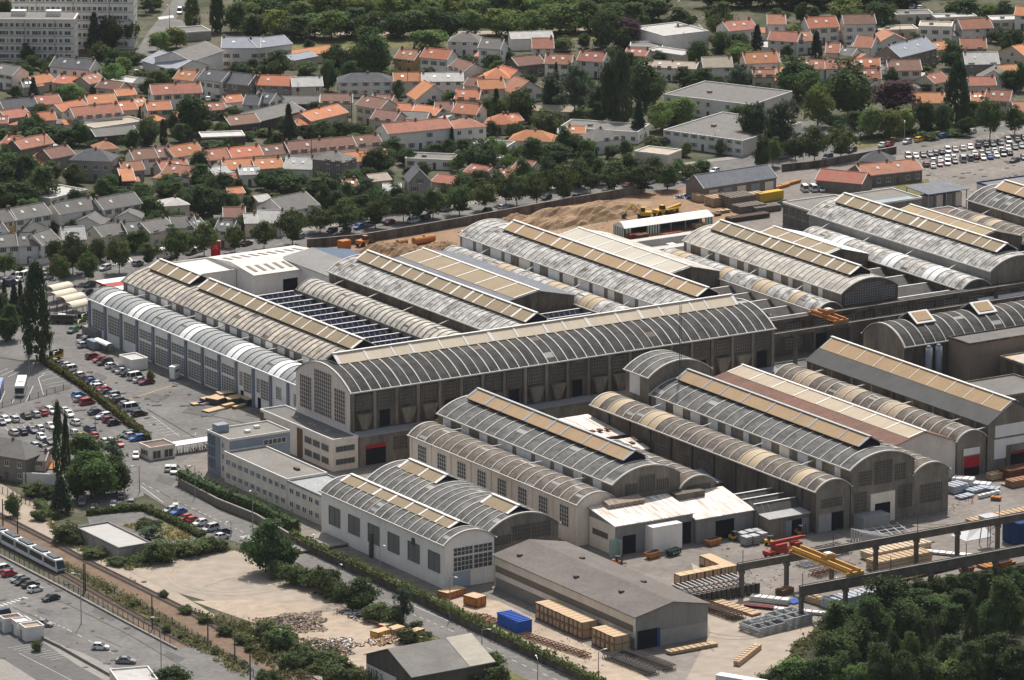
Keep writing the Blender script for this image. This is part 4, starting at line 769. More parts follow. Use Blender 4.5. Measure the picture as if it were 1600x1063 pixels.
cluster('around the upper middle lane', 1, 0, '''
E 1242 617 1388 622 4.4 8 2.2 oc
E 1224 702 1372 716 5 8 2.4 ow
E 1115 690 1222 692 4.4 7 2 bw
E 968 702 1117 722 3.4 8 1.8 oc
E 838 690 968 697 3.4 7 1.6 oc
E 718 742 862 757 4.4 8 2.2 bc
E 625 655 772 682 6 8 2.4 bc
E 708 648 830 657 4.6 8 2.4 bw
E 405 642 597 642 4.4 8 2 bc
E 345 757 572 702 4 9 2 oc
E 262 785 342 778 3 6 1.4 oc n
E 0 765 305 690 3.6 12 2 gb n
E -20 632 82 645 5 8 2.6 sw
E 150 650 390 650 3.4 9 1.6 gb n
E 880 742 1060 750 3.2 8 1.6 gc n''')
cluster('in terraces behind the avenue', 1, 0, '''
E 828 836 1225 797 6 9 2.2 rw
P 1232 802 1437 785 6 9 2.0 rw
P 1425 772 1620 777 3.4 10 2.4 oc
E 30 976 212 955 4 8 2.2 bw
E 212 952 625 915 4.4 8 2.4 bw
E 625 912 787 897 4.4 8 2.2 bw
E -30 985 35 980 4 7 2 oc
E 0 1056 172 1044 4 8 2.2 og
E 175 1052 342 1058 4 10 2.6 ww
P 352 990 545 1012 7.5 8 2 gs
E 490 1022 830 990 3.6 8 2.2 ow
F 930 988 1225 1000 3.2 9 0 gw
F 1340 905 1562 920 3.2 9 0 gw
F 1490 993 1570 983 2.8 5 0 ww n''')
cluster('left of the tall dark cypress', 2, 0, '''
E 0 245 255 237 4 8 1.6 ww n
E 130 303 258 302 5.4 9 2.6 rw
E 205 397 367 402 5.4 8 2.4 rw
E 408 377 562 388 5.4 8 2.4 rw
E 40 412 205 395 4 9 2 bs
G -40 510 112 492 3.4 10 3.2 ow
G 8 583 202 562 3.4 9 3.4 rw
E 0 760 68 752 3.4 7 1.6 oc
P -20 872 255 882 3.4 9 2.4 oc
E 350 832 455 832 3.2 6 1.6 oc
P 505 882 680 860 4.4 9 2.8 gw
F 295 795 785 826 3.8 13 0 gw
E 120 690 390 700 2.8 6 1.2 tc n
E 0 1055 100 1070 4.4 8 2.2 rc''')
cluster('around white box chapel and school', 2, 0, '''
F 755 170 950 226 6.0 18 0 ww n
F 735 290 942 292 3 9 0 gw n
E 1072 218 1205 205 4 10 2 gw
E 818 417 1145 432 4.4 8 1.4 tw
E 700 342 832 352 3.4 7 1.6 rc
F 830 312 1062 346 3 8 0 wc n
E 1198 422 1376 418 5.2 8 2.6 tw
E 1462 397 1665 388 6.4 8 2.8 ow
E 1508 478 1640 476 4.4 5 1.8 rc
E 1358 195 1528 178 6 9 2.4 rw
F 950 590 1500 656 6 26 0 gw
F 945 812 1440 880 5 34 0 gw
F 765 944 972 968 3.6 9 0 tc n''')
cluster('above the purple tree', 3, 0, '''
E 0 152 108 152 6 9 2.4 rw
E 258 177 442 167 5.6 9 2.8 ow
E 478 152 672 147 6.4 8 2.4 bw
F 800 92 1030 86 3.4 8 0 gc
F 672 190 940 180 3.4 8 0 tc
F 940 162 1148 167 6.4 9 0 tw
F 1050 112 1305 102 3 7 0 wc
E 1214 184 1402 174 5 8.5 2.6 rw
F 1400 126 1620 120 3.4 8 0 wc
E 1540 95 1640 100 5 8 2.4 ow
E 0 250 178 262 5 8 2.4 rw
E 175 260 285 252 4.6 8 2.4 rw
E 362 328 442 330 4 8 2.4 rc
E 440 340 520 350 3.4 7 2 gw
E 535 292 642 300 3.6 10 3 rw
G 668 282 905 270 3.4 10 3.4 rw
E 825 357 1052 300 6 10 3 ms
E 1055 312 1132 302 4 7 1.8 oc
E 1206 302 1362 302 4.6 8 2.6 rs
E 1236 402 1442 398 4.6 9 3 ws
G 1428 325 1620 365 3.8 10 3 oc
E 1448 447 1565 440 3 7 1.2 oc n''')
cluster('between chestnut trees and right avenue', 3, 0, '''
E -60 390 72 388 5 8 2.4 ow
E -40 476 62 470 3.8 6 1.6 rc
E 188 425 352 432 4 8 2.2 rw
E 362 428 537 428 4.2 8 2.2 rw
E 535 417 697 417 4.4 8 2.0 ow
E 568 492 702 492 4.6 8 2.6 rw
E 758 442 957 437 5.6 8.5 2.6 bw
E 1040 522 1132 502 4 8 2.2 rc
E 1258 535 1422 532 4 8 2.0 rc
G 1300 500 1515 505 3.4 9 3.2 gw
E 910 642 1102 642 4 8 2.4 oc
E 1272 634 1356 634 4 8 2.0 oc
E 1355 624 1505 632 5.6 8 2.6 rc
E 1540 696 1640 694 4 8 2.2 rw
P 570 1002 765 1012 6 8 2.4 ss''')
cluster('in grey town rows near red sign', 0, 1, '''
E -40 332 100 312 5.4 8 2.6 gy
E 100 312 318 274 5.4 8 2.6 gw
E 375 277 610 237 5.4 8 2.6 gw
E 648 247 882 206 5.4 8 2.6 gw
E -20 480 120 470 5.4 8 2.6 gw
E 118 472 242 466 5.4 8 2.8 gw
E 268 470 376 440 5.4 8 2.8 gw
E 398 437 532 430 5.4 8 2.8 ww
G 145 365 275 347 2.8 7 1.8 gw n
G 450 332 632 342 2.8 8 2.0 gw n
G 712 300 882 302 2.8 8 1.8 gw n
E 640 417 800 387 4.6 8 2.4 gc
E 800 397 942 382 4.6 8 2.4 gc
E 938 392 1086 360 4.6 8 2.4 gc
E 1082 362 1228 352 4.6 8 2.4 gc
P 1030 222 1182 212 4.6 8 1.4 wc
E 1220 365 1290 352 4.2 7 2 gw
E -60 400 48 385 4.6 8 2 sw''')
cluster('in gardens beside grey town houses', 0, 1, '''
E 762 68 842 64 4 13 2.4 ob
F 315 178 545 122 3 12 0 ww
E 1435 150 1525 142 2.6 5 1.2 oc n
E 1340 374 1442 382 5 7.5 2.2 gc
E 1398 292 1528 290 4 7 2 bc
E 1532 332 1606 330 4.2 7 2 wc
E 1010 20 1185 40 4.4 8 2.2 rw
E 1340 30 1500 5 3.4 6 1.6 ww
E 1500 30 1620 25 3.6 7 1.6 ww''')
cluster('behind the middle avenue trees', 1, 1, '''
E 0 325 158 330 4.2 9 2.6 wc
E 180 262 392 217 5 12 3 gw
G 955 75 1090 70 6.5 9 3.4 sg
E 728 72 842 60 4 7 1.4 tg n
E 1095 72 1250 92 3.2 9 1.4 rp n
E 800 130 905 128 3.6 7 1.4 wc n
E 20 200 100 190 3.4 7 1.2 wc n
E 560 110 640 105 3.4 7 1.6 rw
E 1300 10 1420 30 3.6 8 1.6 rc
E 1480 40 1600 60 3.4 9 1.6 rc''')
# ---- apartment slabs
def slab(label, x1, x2, y, h, d, rows, n):
    p = G(x1, y, h); q = G(x2, y+1, h); v = q-p; L = v.length; t = thing('apartment_block', label, 'apartment block', (p.x, p.y, 0), math.atan2(v.y, v.x))
    b = MB(); b.box(0, L, 0, d, 0, h); b.build('wall', WALLS['w'][1], t)
    b = MB(); b.box(-0.2, L+0.2, -0.2, d+0.2, h, h+0.35, 0); b.box(0.3, L-0.3, 0.3, d-0.3, h+0.35, h+0.42, 1); b.box(L*0.35, L*0.35+5, d*0.4, d*0.4+3, h+0.42, h+2.2, 0); b.box(L*0.7, L*0.7+5, d*0.4, d*0.4+3, h+0.42, h+2.2, 0); b.build('roof', [WALLS['w'][1], ROOFS['g'][1]], t)
    for i in range(rows):
        z = 1.2+i*(h-1.0)/rows
        b = MB(); b.box(0, L, -0.12, -0.01, z-0.55, z-0.35); b.build('floor_band', WALLS['g'][1], t)
        for k in range(n):
            x = 1.0+k*(L-2.5)/n; o = put('window', WIN[4] if (k+i) % 3 else WIN[0], t, (x, 0, z)); o.scale = (0.9+0.7*(k % 3 == 1), 1, 1.0)
        for k in range(3): put('window', WIN[4], t, (L, 1.5+k*3.4, z), math.pi/2)
    for k in range(3):
        b = MB(); b.box(L*(0.2+0.3*k), L*(0.2+0.3*k)+0.25, -0.1, 0, 0, h-0.2); b.build('downpipe', WALLS['g'][1], t)
slab('white five-storey apartment block at the top left, nearer of the two', -40, 116, 30.5, 14.2, 11, 5, 17)
slab('taller white apartment block behind the other at the top left edge', 18, 208, -24, 22, 12, 7, 22)
# ---- blue slate workshop, rusty sheds, carport and white stores by the yard
def hx(x, y): return (x, y)
t = house('E', 1100, 294, 1213, 277, 4.2, 9, 3.0, 's', 's', 'n'); t['label'] = 'long blue-slate workshop with pale doors beside the earth yard'; t.name = 'workshop'; t['category'] = 'workshop'; part(t, 'roof').data.materials[0] = R_SLATE
L = (G(1213, 277, 4.2)-G(1100, 294, 4.2)).length
for k in range(5): m = MB(); m.box(2+k*L/5.2, 5.2+k*L/5.2, -0.05, 0.02, 0.1, 3.2); m.build('door', W_BGREY if k % 2 else W_PINK, t)
t = house('E', 1275, 281, 1346, 287.5, 3.4, 9, 2.4, 'o', 's', 'n'); t['label'] = 'shed with blotchy rust-red metal roof beside three parked white vans'; t.name = 'rusty_shed'; t['category'] = 'shed'; part(t, 'roof').data.materials[0] = mat('rusty_metal_roof', (0.40, 0.09, 0.055), (0.26, 0.17, 0.12), 0.5, 0.7, fine=0.2)
t = house('E', 1350, 275, 1441, 265, 3.6, 9, 2.4, 'r', 's'); t['label'] = 'long stone building with orange-red tiled roof between the rusty shed and the far car park'
def flatbox(label, x0, x1, y0, y1, h, wall, roof, trim=WALLS['w'][1], nm='flat_roofed_building', cat='building', rz=0.0):
    t = thing(nm, label, cat, (x0, y0, 0), rz); L = x1-x0; D = y1-y0; b = MB(); b.box(0, L, 0, D, 0, h); b.build('wall', wall, t)
    b = MB(); b.box(0.22, L-0.22, 0.22, D-0.22, h, h+0.06, 0)
    for a in ((-0.06, L+0.06, -0.06, 0.2), (-0.06, L+0.06, D-0.2, D+0.06), (-0.06, 0.2, 0.2, D-0.2), (L-0.2, L+0.06, 0.2, D-0.2)): b.box(*a, h-0.1, h+0.45, 1)
    b.build('roof', [roof, trim], t); return t
# tower office, wings, front office
TO = flatbox('blue-grey three-storey office tower with pale stair strip at the street', -134.2, -117.3, -85, -74, 10, W_BGREY, R_FLAT)
plate(TO, 'wall_panel', (0, 4.2, 0.02), XM[0], 4.2, 9.8, W_PINK, XM[1], 0.08, 0.02)
for z in (1.5, 4.5, 7.3): winset(TO, (-0.04, 10.2, z), XM[0], 3.0, 2.2, 2, 3, PIER, XM[1]); winset(TO, (-0.1, 3.4, z+0.2), XM[0], 0.9, 1.5, 1, 1, WBAR, XM[1])
winset(TO, (9.5, 0, 7.6), (1, 0), 6.2, 1.3, 5, 1, WBAR, (0, -1))
m = MB(); m.box(1.0, 4.2, 7.6, 10.2, 10.1, 12.0); m.build('stair_head', W_BGREY, TO)
for x, y in ((7, 4), (11, 6.5)): m = MB(); m.box(x, x+1.3, y, y+1.2, 10.1, 10.7); m.build('roof_light', WHITE, TO)
WG = flatbox('two-storey beige office wing with long window rows behind the dark hedge', -135.7, -124.6, -115.3, -85.1, 7.3, W_CREAM, R_FLAT)
for z in (1.4, 4.7):
    for k in range(10): winset(WG, (0, 29.2-k*2.95, z), XM[0], 1.9, 1.3, 3, 1, WHITE, XM[1])
winset(WG, (2, 0, 4.7), (1, 0), 6, 1.3, 5, 1, WHITE, (0, -1))
m = MB(); m.box(6.4, 7.2, 6, 8, 7.36, 7.9); m.build('roof_vent', DKSTEEL, WG)
WB = flatbox('two-storey wing with pale blue metal roof joining the white barrel hall', -135.7, -124.6, -137.4, -115.5, 7.0, W_CREAM, R_METAL, R_METAL)
for z in (1.4, 4.6):
    for k in range(7): winset(WB, (0, 20.6-k*3.0, z), XM[0], 1.8, 1.3, 2, 1, WHITE, XM[1])
OF = flatbox('two-storey beige office with brown panel against the transverse hall gable', -108.8, -101.6, -91, -55.5, 7.7, W_CREAM, R_FLATD)
for z in (1.4, 4.6):
    for k, y in enumerate((33.6, 29, 24.4, 13.4, 9.4, 5.2)): winset(OF, (0, y, z), XM[0], 3.2, 1.5, 3, 1, W_GREY, XM[1])
    winset(OF, (0.9, 0, z+0.2), (1, 0), 5.2, 1.3, 5, 1, W_GREY, (0, -1))
plate(OF, 'wall_panel', (0, 17.2, 0.02), XM[0], 2.6, 7.4, mat('brown_panel', (0.17, 0.09, 0.055), (0.14, 0.08, 0.05)), XM[1], 0.1, 0.02); plate(OF, 'wall_panel', (0, 35.4, 0.02), XM[0], 1.6, 7.4, MATS['brown_panel'], XM[1], 0.1, 0.02)
for y in (9, 15, 17, 24): m = MB(); m.cyl(4, y, 7.76, 8.15, 0.8, 0.5, 10); m.build('roof_dome', W_GREY, OF)
WS = flatbox('flat white store with white roof behind the warm-roofed hall', -45, -33.6, 90, 107, 5.5, W_WHITE, mat('white_roof_membrane', (0.62, 0.59, 0.54), (0.52, 0.49, 0.45), 0.2))
t, P_ = gable_hall('white_warehouse', 'white low-gabled warehouse with dark roof slots beside the flat white store', 80, 106, -33.4, -6, 6.0, 6.0, 93, 7.3, W_WHITE, MATS['white_roof_membrane'], cat='warehouse', dirx=True)
GRL = mat('grey_roof_light', (0.22, 0.2, 0.17), (0.17, 0.155, 0.13))
for k in range(9):
    for a0, a1 in ((82.2, 87.5), (96.0, 101.0)):
        z0, z1 = [7.3-abs(93-v)*0.1+0.2 for v in (a0, a1)]; x = -32+k*2.8; m = MB(); m.hexa([P_(a0, x, z0), P_(a0, x+1.0, z0), P_(a1, x+1.0, z1), P_(a1, x, z1)][::-1], [P_(a0, x, z0+0.1), P_(a0, x+1.0, z0+0.1), P_(a1, x+1.0, z1+0.1), P_(a1, x, z1+0.1)][::-1]); m.build('roof_light', GRL, t)
plate(t, 'door', (9.0, 0, 0.02), (1, 0), 4.6, 3.8, DARK, (0, -1))
t, P_ = gable_hall('metal_warehouse', 'big pale-walled warehouse with grey and blue metal roof at the earth yard', -18.6, 3.0, 64, 91, 7.0, 6.8, -8.5, 8.6, W_GREY, mat('streaky_grey_metal', (0.26, 0.255, 0.245), (0.20, 0.195, 0.185), 0.2, fine=0.1), cat='warehouse', roofr=mat('blue_metal_roof', (0.085, 0.12, 0.17), (0.11, 0.14, 0.19), 0.2))
wq = part(t, 'wall').data.materials; wq[0] = W_BLUE; wq[1] = W_BLUE
# right side blocks
V20, PV20 = vault('vaulted_hall', 'wide dark barrel hall with two square orange roof hatches near the right edge', 'X', -91.5, -73.3, 62.5, 112, 9, 4.2, W_SOOT, R_BLACK, RIB, 3.4, gable=W_CONC)
for x in (7.5, 27.5):
    f = MB(); z0 = 13.1; f.hexa([(x, -4.2, z0-0.1), (x+6.2, -4.2, z0-0.1), (x+6.2, 0, z0+2.2), (x, 0, z0+2.2)], [(x, -4.2, z0+0.1), (x+6.2, -4.2, z0+0.1), (x+6.2, 0, z0+2.4), (x, 0, z0+2.4)], 0)
    f.hexa([(x+0.8, -3.6, z0+0.44), (x+5.4, -3.6, z0+0.44), (x+5.4, -0.6, z0+2.08), (x+0.8, -0.6, z0+2.08)], [(x+0.8, -3.6, z0+0.6), (x+5.4, -3.6, z0+0.6), (x+5.4, -0.6, z0+2.22), (x+0.8, -0.6, z0+2.22)], 1)
    f.face([(x, -4.0, z0-1.6), (x+6.2, -4.0, z0-1.6), (x+6.2, -4.0, z0), (x, -4.0, z0)], 2); f.face([(x+0.1, 3.4, z0-0.5), (x+0.1, -4.0, z0-1.2), (x+0.1, -4.0, z0), (x+0.1, 0, z0+2.2)], 2); f.hexa([(x, 0, z0+2.2), (x+6.2, 0, z0+2.2), (x+6.2, 4.0, z0), (x, 4.0, z0)], [(x, 0, z0+2.4), (x+6.2, 0, z0+2.4), (x+6.2, 4.0, z0+0.2), (x, 4.0, z0+0.2)], 0)
    f.build('skylight', [WBAR, ORANGE, DARK], V20)
winset(V20, (0, 5.5, 1.6), XM[0], 4.0, 2.0, 2, 1, WHITE, XM[1])
for x in (7.0, 10.2): m = MB(); m.cyl(x, -10.2, 0, 8.2, 0.95, n=12); m.cyl(x, -10.2, 8.2, 8.7, 0.95, 0.3, 12); st_ = m.build('silo', W_BGREY, None, True); st_.location = (62.5, -82.4, 0); tag(st_, 'blue-grey storage silo against the dark barrel hall, %s of the pair' % ('left' if x < 8 else 'right'), 'silo', 'silos')
BB = flatbox('brown windowless flat-roofed block in front of the wide dark barrel hall at the right edge', 76, 110, -101.4, -92.4, 9.8, mat('brown_render', (0.235, 0.18, 0.14), (0.17, 0.135, 0.11), 0.2, fine=0.1), R_FLATD, W_SOOT)
for lb, x0, x1, y0, y1, h in (('low flat shed with bare grey roof right of the big dark gabled hall', 54, 78, -135, -118, 5.0), ('low roof covered in pale and orange sheets at the right edge', 84, 116, -130, -104, 6.0)):
    t = flatbox(lb, x0, x1, y0, y1, h, W_SOOT, R_FLATD if h < 5.5 else mat('patchy_sheets', (0.40, 0.40, 0.40), (0.50, 0.33, 0.18), 0.14, 0.8, (1, 2, 1), 0.2, contrast=1.6), W_CONC)
    if h > 5.5:
        for k in range(9): m = MB(); a = (k*3.5) % 29+1; c_ = (k*7.3) % 20+1; m.hexa([(a, c_, h+0.1), (a+3, c_, h+0.1), (a+3, c_+5, h+0.6), (a, c_+5, h+0.6)], [(a, c_, h+0.25), (a+3, c_, h+0.25), (a+3, c_+5, h+0.75), (a, c_+5, h+0.75)]); m.build('roof_light', (WSHEET, GOLD, STEEL)[k % 3], t)
t = flatbox('grey office with two rows of big dark windows beyond the back halls', 141.5, 160, 58, 77, 6.6, W_CONC, R_FLAT)
for z in (0.6, 3.7):
    for k in range(6): winset(t, (0, 18.4-k*3.15, z), XM[0], 2.4, 2.4, 3, 3, W_CONC, XM[1], glass=GLASS)
    for k in range(5): winset(t, (0.8+k*3.6, 0, z), (1, 0), 2.6, 2.4, 3, 2, W_CONC, (0, -1), glass=GLASS)
t = flatbox('wide flat grey roof with a pale blue strip behind the longest tall hall', 163, 185, 68, 83, 4.6, W_CONC, R_FLAT); m = MB(); m.box(1, 20, 0.6, 4.0, 4.7, 4.8); m.build('roof_light', mat('pale_blue_sheet', (0.30, 0.36, 0.39), (0.25, 0.31, 0.34)), t)
t = flatbox('low flat reddish-brown roof with heaps on it near the white dome sheeting', 160.5, 186, 30, 56, 4.0, W_CONC, mat('reddish_felt', (0.20, 0.135, 0.115), (0.15, 0.11, 0.1), 0.2))
m = MB(); m.cyl(7, 5, 4.05, 6.2, 5, 3.2, 12); m.cyl(7, 5, 6.2, 6.9, 3.2, 1.0, 12); m.build('roof_dome', WHITE, t)
t = flatbox('small low building with blue roof edging beside the far car park', 214, 236, 66, 80, 3.6, W_PINK, R_FLAT, mat('blue_trim', (0.03, 0.06, 0.2), (0.03, 0.06, 0.18)))
cpt = thing('carport', 'grey carport roof on posts sheltering tall pale lockers near the right edge', 'carport', (188, 69, 0))
b = MB(); b.hexa([(0, 0, 5.0), (15, 0, 5.0), (15, 12, 5.4), (0, 12, 5.4)], [(0, 0, 5.2), (15, 0, 5.2), (15, 12, 5.6), (0, 12, 5.6)]); b.build('roof', R_SLATE, cpt)
for x in (0.5, 7, 14.4):
    for y in (0.5, 11.4): m = MB(); m.box(x-0.12, x+0.12, y-0.12, y+0.12, 0, 5.1); m.build('post', STEEL, cpt)
for k in range(4): m = MB(); m.box(0.8+k*3.5, 3.1+k*3.5, 1.6, 5, 0, 4.2); m.build('locker', W_PINK if k % 2 else W_GREY, cpt)
# ================================================================ TREES
NR = np.random.default_rng(11)
def leafmat(name, c1, c2, rnd=0.32):
    m = mat(name, c1, c2, 1.6, 0.75, rnd=rnd, contrast=1.1, spec=0.1); nt = m.node_tree; b = nt.nodes['Principled BSDF']; o = nt.nodes['Material Output']
    tr = nt.nodes.new('ShaderNodeBsdfTranslucent'); ms = nt.nodes.new('ShaderNodeMixShader'); ms.inputs[0].default_value = 0.36
    src = b.inputs['Base Color'].links[0].from_socket; nt.links.new(src, tr.inputs['Color']); nt.links.new(b.outputs[0], ms.inputs[1]); nt.links.new(tr.outputs[0], ms.inputs[2]); nt.links.new(ms.outputs[0], o.inputs['Surface']); return m
LM = {'d': leafmat('dark_green_leaves', (0.051, 0.084, 0.030), (0.090, 0.129, 0.044)), 's': leafmat('street_tree_leaves', (0.064, 0.095, 0.030), (0.116, 0.146, 0.049)),
      'l': leafmat('light_green_leaves', (0.109, 0.169, 0.049), (0.160, 0.215, 0.065)), 'y': leafmat('yellowish_leaves', (0.192, 0.230, 0.056), (0.140, 0.176, 0.052)),
      'c': leafmat('conifer_needles', (0.033, 0.057, 0.033), (0.062, 0.090, 0.050)), 'u': leafmat('purple_leaves', (0.064, 0.032, 0.044), (0.096, 0.055, 0.060)),
      'p': leafmat('poplar_leaves', (0.048, 0.075, 0.030), (0.085, 0.115, 0.044)), 'n': leafmat('pine_needles', (0.072, 0.101, 0.065), (0.109, 0.136, 0.088)), 'b': leafmat('bush_leaves', (0.076, 0.108, 0.038), (0.136, 0.156, 0.063)),
      'h': leafmat('hedge_leaves', (0.096, 0.142, 0.038), (0.160, 0.196, 0.060))}
BARK = mat('bark', (0.085, 0.065, 0.05), (0.055, 0.045, 0.036), 3, 0.9)
def quads(c, n, size):
    """one leaf-sized quad at each centre c, facing along n jittered"""
    k = len(c); n = n+NR.normal(0, 0.55, (k, 3)); n /= np.linalg.norm(n, axis=1)[:, None]+1e-9
    r = NR.normal(0, 1, (k, 3)); u = np.cross(n, r); u /= np.linalg.norm(u, axis=1)[:, None]+1e-9; v = np.cross(n, u)
    s = (size*NR.uniform(0.6, 1.35, k))[:, None]; u = u*s*0.5; v = v*s*0.5*NR.uniform(0.6, 1.0, (k, 1))
    return np.stack([c-u-v, c+u-v, c+u*0.6+v, c-u*0.6+v], 1)
def qmesh(name, q, m):
    me = bpy.data.meshes.new(name); k = len(q); me.vertices.add(4*k); me.vertices.foreach_set('co', q.reshape(-1)); me.loops.add(4*k); me.loops.foreach_set('vertex_index', np.arange(4*k, dtype=np.int32))
    me.polygons.add(k); me.polygons.foreach_set('loop_start', np.arange(0, 4*k, 4, dtype=np.int32)); me.materials.append(m); me.update(); me.validate(); return me
def crown(shape, nclump, nleaf, size, seed):
    """leaf quads of a crown of height 1 and width 1 (origin at its foot), gathered in clumps over an uneven outline"""
    global NR; NR = np.random.default_rng(seed); C = []; N = []
    lob = NR.normal(0, 1, (5, 3)); lob /= np.linalg.norm(lob, axis=1)[:, None]
    for i in range(nclump):
        d = NR.normal(0, 1, 3); d /= np.linalg.norm(d)
        if shape in 'round oval bush':
            bump = 1.0+0.27*sum(math.sin(5.0*float(d @ l)+j*1.7) for j, l in enumerate(lob))/1.6
            rr = (NR.uniform(0.15, 1.0)**0.45)*bump
            p = np.array([d[0]*0.43*rr, d[1]*0.43*rr, 0.5+d[2]*(0.45 if shape != 'bush' else 0.40)*rr]); cr = 0.105
            if shape == 'oval': p[:2] *= 0.80+0.35*(1-abs(p[2]-0.42)*1.7)
            nn = d
        elif shape == 'column':
            z = NR.uniform(0.02, 0.97); w = 0.43*(min(1, (z+0.06)/0.22)**0.6)*(1-z**3.2)**0.8+0.02; a = NR.uniform(0, 6.283); rr = NR.uniform(0.3, 1)**0.5*w*(1+0.15*math.sin(3*a+9*z))
            p = np.array([math.cos(a)*rr, math.sin(a)*rr, z]); cr = 0.06; nn = np.array([math.cos(a), math.sin(a), 0.5])
        elif shape == 'cone':
            z = NR.uniform(0.03, 0.98); lay = 0.80+0.20*math.cos(z*6.283*7); w = 0.47*(1-z)**0.85*lay+0.015; a = NR.uniform(0, 6.283); rr = NR.uniform(0.25, 1)**0.5*w
            p = np.array([math.cos(a)*rr, math.sin(a)*rr, z]); cr = 0.055; nn = np.array([math.cos(a), math.sin(a), 0.4])
        else:   # open pine: a few flat tiers
            t = NR.integers(0, 7); a0 = t*2.4; z = 0.35+0.09*t; off = 0.22 if t < 6 else 0.0
            p = np.array([math.cos(a0)*off, math.sin(a0)*off, z])+NR.normal(0, 1, 3)*np.array([0.13, 0.13, 0.035]); cr = 0.07; nn = np.array([0, 0, 1.0])
        c = p+NR.normal(0, 0.6, (nleaf, 3))*cr*np.array([1, 1, 0.75]); C.append(c); N.append(np.repeat((nn+np.array([0, 0, 0.35]))[None], nleaf, 0))
    C = np.concatenate(C); N = np.concatenate(N); C[:, 2] = np.clip(C[:, 2], 0.0, 1.02)
    return quads(C, N, size)
def trunk(h, r, limbs, top, spread, seed):
    rr = random.Random(seed); b = MB(); b.cyl(0, 0, 0, h, r, r*0.6, 7)
    for k in range(limbs):
        a = rr.uniform(0, 6.283); z0 = h*rr.uniform(0.75, 1.0); b.hexa([(r*0.4*math.cos(t), r*0.4*math.sin(t), z0) for t in (0, 2.1, 4.2)], [(spread*math.cos(a)+r*0.12*math.cos(t), spread*math.sin(a)+r*0.12*math.sin(t), top*rr.uniform(0.8, 1)) for t in (0, 2.1, 4.2)])
    return b
# kind: (leaf material, shape, foot of crown as a share of the tree, clumps, leaves, leaf size, trunk radius)
KIND = {'s': ('s', 'oval', 0.20, 190, 30, 0.056, 0.022, 'clipped round street tree', 'street_tree'), 'd': ('d', 'round', 0.06, 220, 32, 0.052, 0.03, 'dark leafy tree', 'leafy_tree'),
        'l': ('l', 'round', 0.12, 200, 30, 0.052, 0.03, 'light green leafy tree', 'leafy_tree'), 'y': ('y', 'round', 0.12, 190, 30, 0.052, 0.03, 'yellowish green tree', 'leafy_tree'),
        'c': ('c', 'cone', 0.03, 300, 20, 0.042, 0.025, 'dark conifer', 'conifer'), 'p': ('p', 'column', 0.03, 320, 22, 0.04, 0.03, 'tall columnar poplar', 'poplar_tree'),
        'u': ('u', 'round', 0.08, 200, 30, 0.052, 0.03, 'dark purple-leaved tree', 'purple_tree'), 'n': ('n', 'pine', 0.0, 130, 28, 0.048, 0.018, 'open grey-green pine', 'pine_tree'), 'b': ('b', 'bush', 0.0, 150, 26, 0.07, 0.02, 'low green bush', 'bush')}
PROTO = {}
for k, (lm, shp, foot, nc, nl, sz, tr, word, nm) in KIND.items():
    for v in range(3):
        q = crown(shp, nc, nl, sz, 100+v*17+ord(k)); q[:, :, 2] = foot+q[:, :, 2]*(1-foot)
        PROTO[k, v] = (qmesh('crown', q, LM[lm]), trunk(max(foot+0.12, 0.1) if shp != 'pine' else 0.8, tr, 5 if shp in ('round', 'oval', 'bush') else 0, 0.72, 0.24, v+ord(k)))
TR = {}
for kv, (me, tb) in PROTO.items(): o = tb.build('trunk', BARK); TR[kv] = o.data; bpy.data.objects.remove(o)
NTREE = [0]
def tree(k, x, yt, yb, wpx, label='', group=None, nm=None):
    """a tree from its top and foot rows and its width in the photo"""
    q = G(x, yb); h = max(tallness(x, yb, yt), 0.8); w = max(0.8, wpx*mpp(x, yb)); v = NTREE[0] % 3; NTREE[0] += 1
    t = thing(nm if nm and KIND[k][8] == 'leafy_tree' else KIND[k][8], label, 'bush' if k == 'b' else 'tree', (q.x, q.y, 0), R.uniform(0, 6.28), group); s_ = 1.0 if k in 'pc' else 1.22; t.scale = (w*s_, w*s_, h*1.03)
    me = PROTO[k, v][0]
    for nm, m in (('crown', me), ('trunk', TR[k, v])):
        o = bpy.data.objects.new(nm, m); COL.objects.link(o); o.parent = t
    return t
def trees(name, c, r, txt, lab=None):
    new = []
    for a in txt.split(';'):
        f = a.split()
        if not f: continue
        x, yt, yb, wd = [float(v)/3.995 for v in f[1:5]]; yt, wd = (yb-(yb-yt)*0.72, wd*0.66) if 'rail-side' in name else (yt, wd); new.append((400*c+x, f[0], tree(f[0], 400*c+x, 266*r+yt, 266*r+yb, wd, group='trees '+name, nm='woodland_tree' if 'wood' in name else 'garden_tree' if 'garden' in name or 'house' in name else None)))
    new.sort(key=lambda e: e[0])
    cnt = {}
    for i, (x, k, t) in enumerate(new):
        j = cnt.get(k, 0); cnt[k] = j+1; t['label'] = '%s, %s from left %s' % (KIND[k][7], nth(j), name)
trees('below the apartment blocks', 0, 0, 'c 590 90 330 150;d 690 110 330 130;d 800 95 300 110;b 620 265 370 120;d 720 310 465 110;d 830 325 400 125;l 1000 200 320 100;y 1100 180 300 120;d 170 280 400 70;b 320 340 430 80;d 30 0 110 90;n 910 -20 90 80;d 960 -30 70 100;p 1200 -60 185 110;p 1355 -50 200 115;d 1480 20 200 130;d 1580 90 200 90;c 1010 430 520 110;c 960 450 525 80;d 590 540 595 60;d 90 540 610 80;c 210 490 620 100;d 400 540 625 130;b 270 370 440 70;b 1170 385 420 70;d 1500 390 480 120;y 1560 420 480 60')
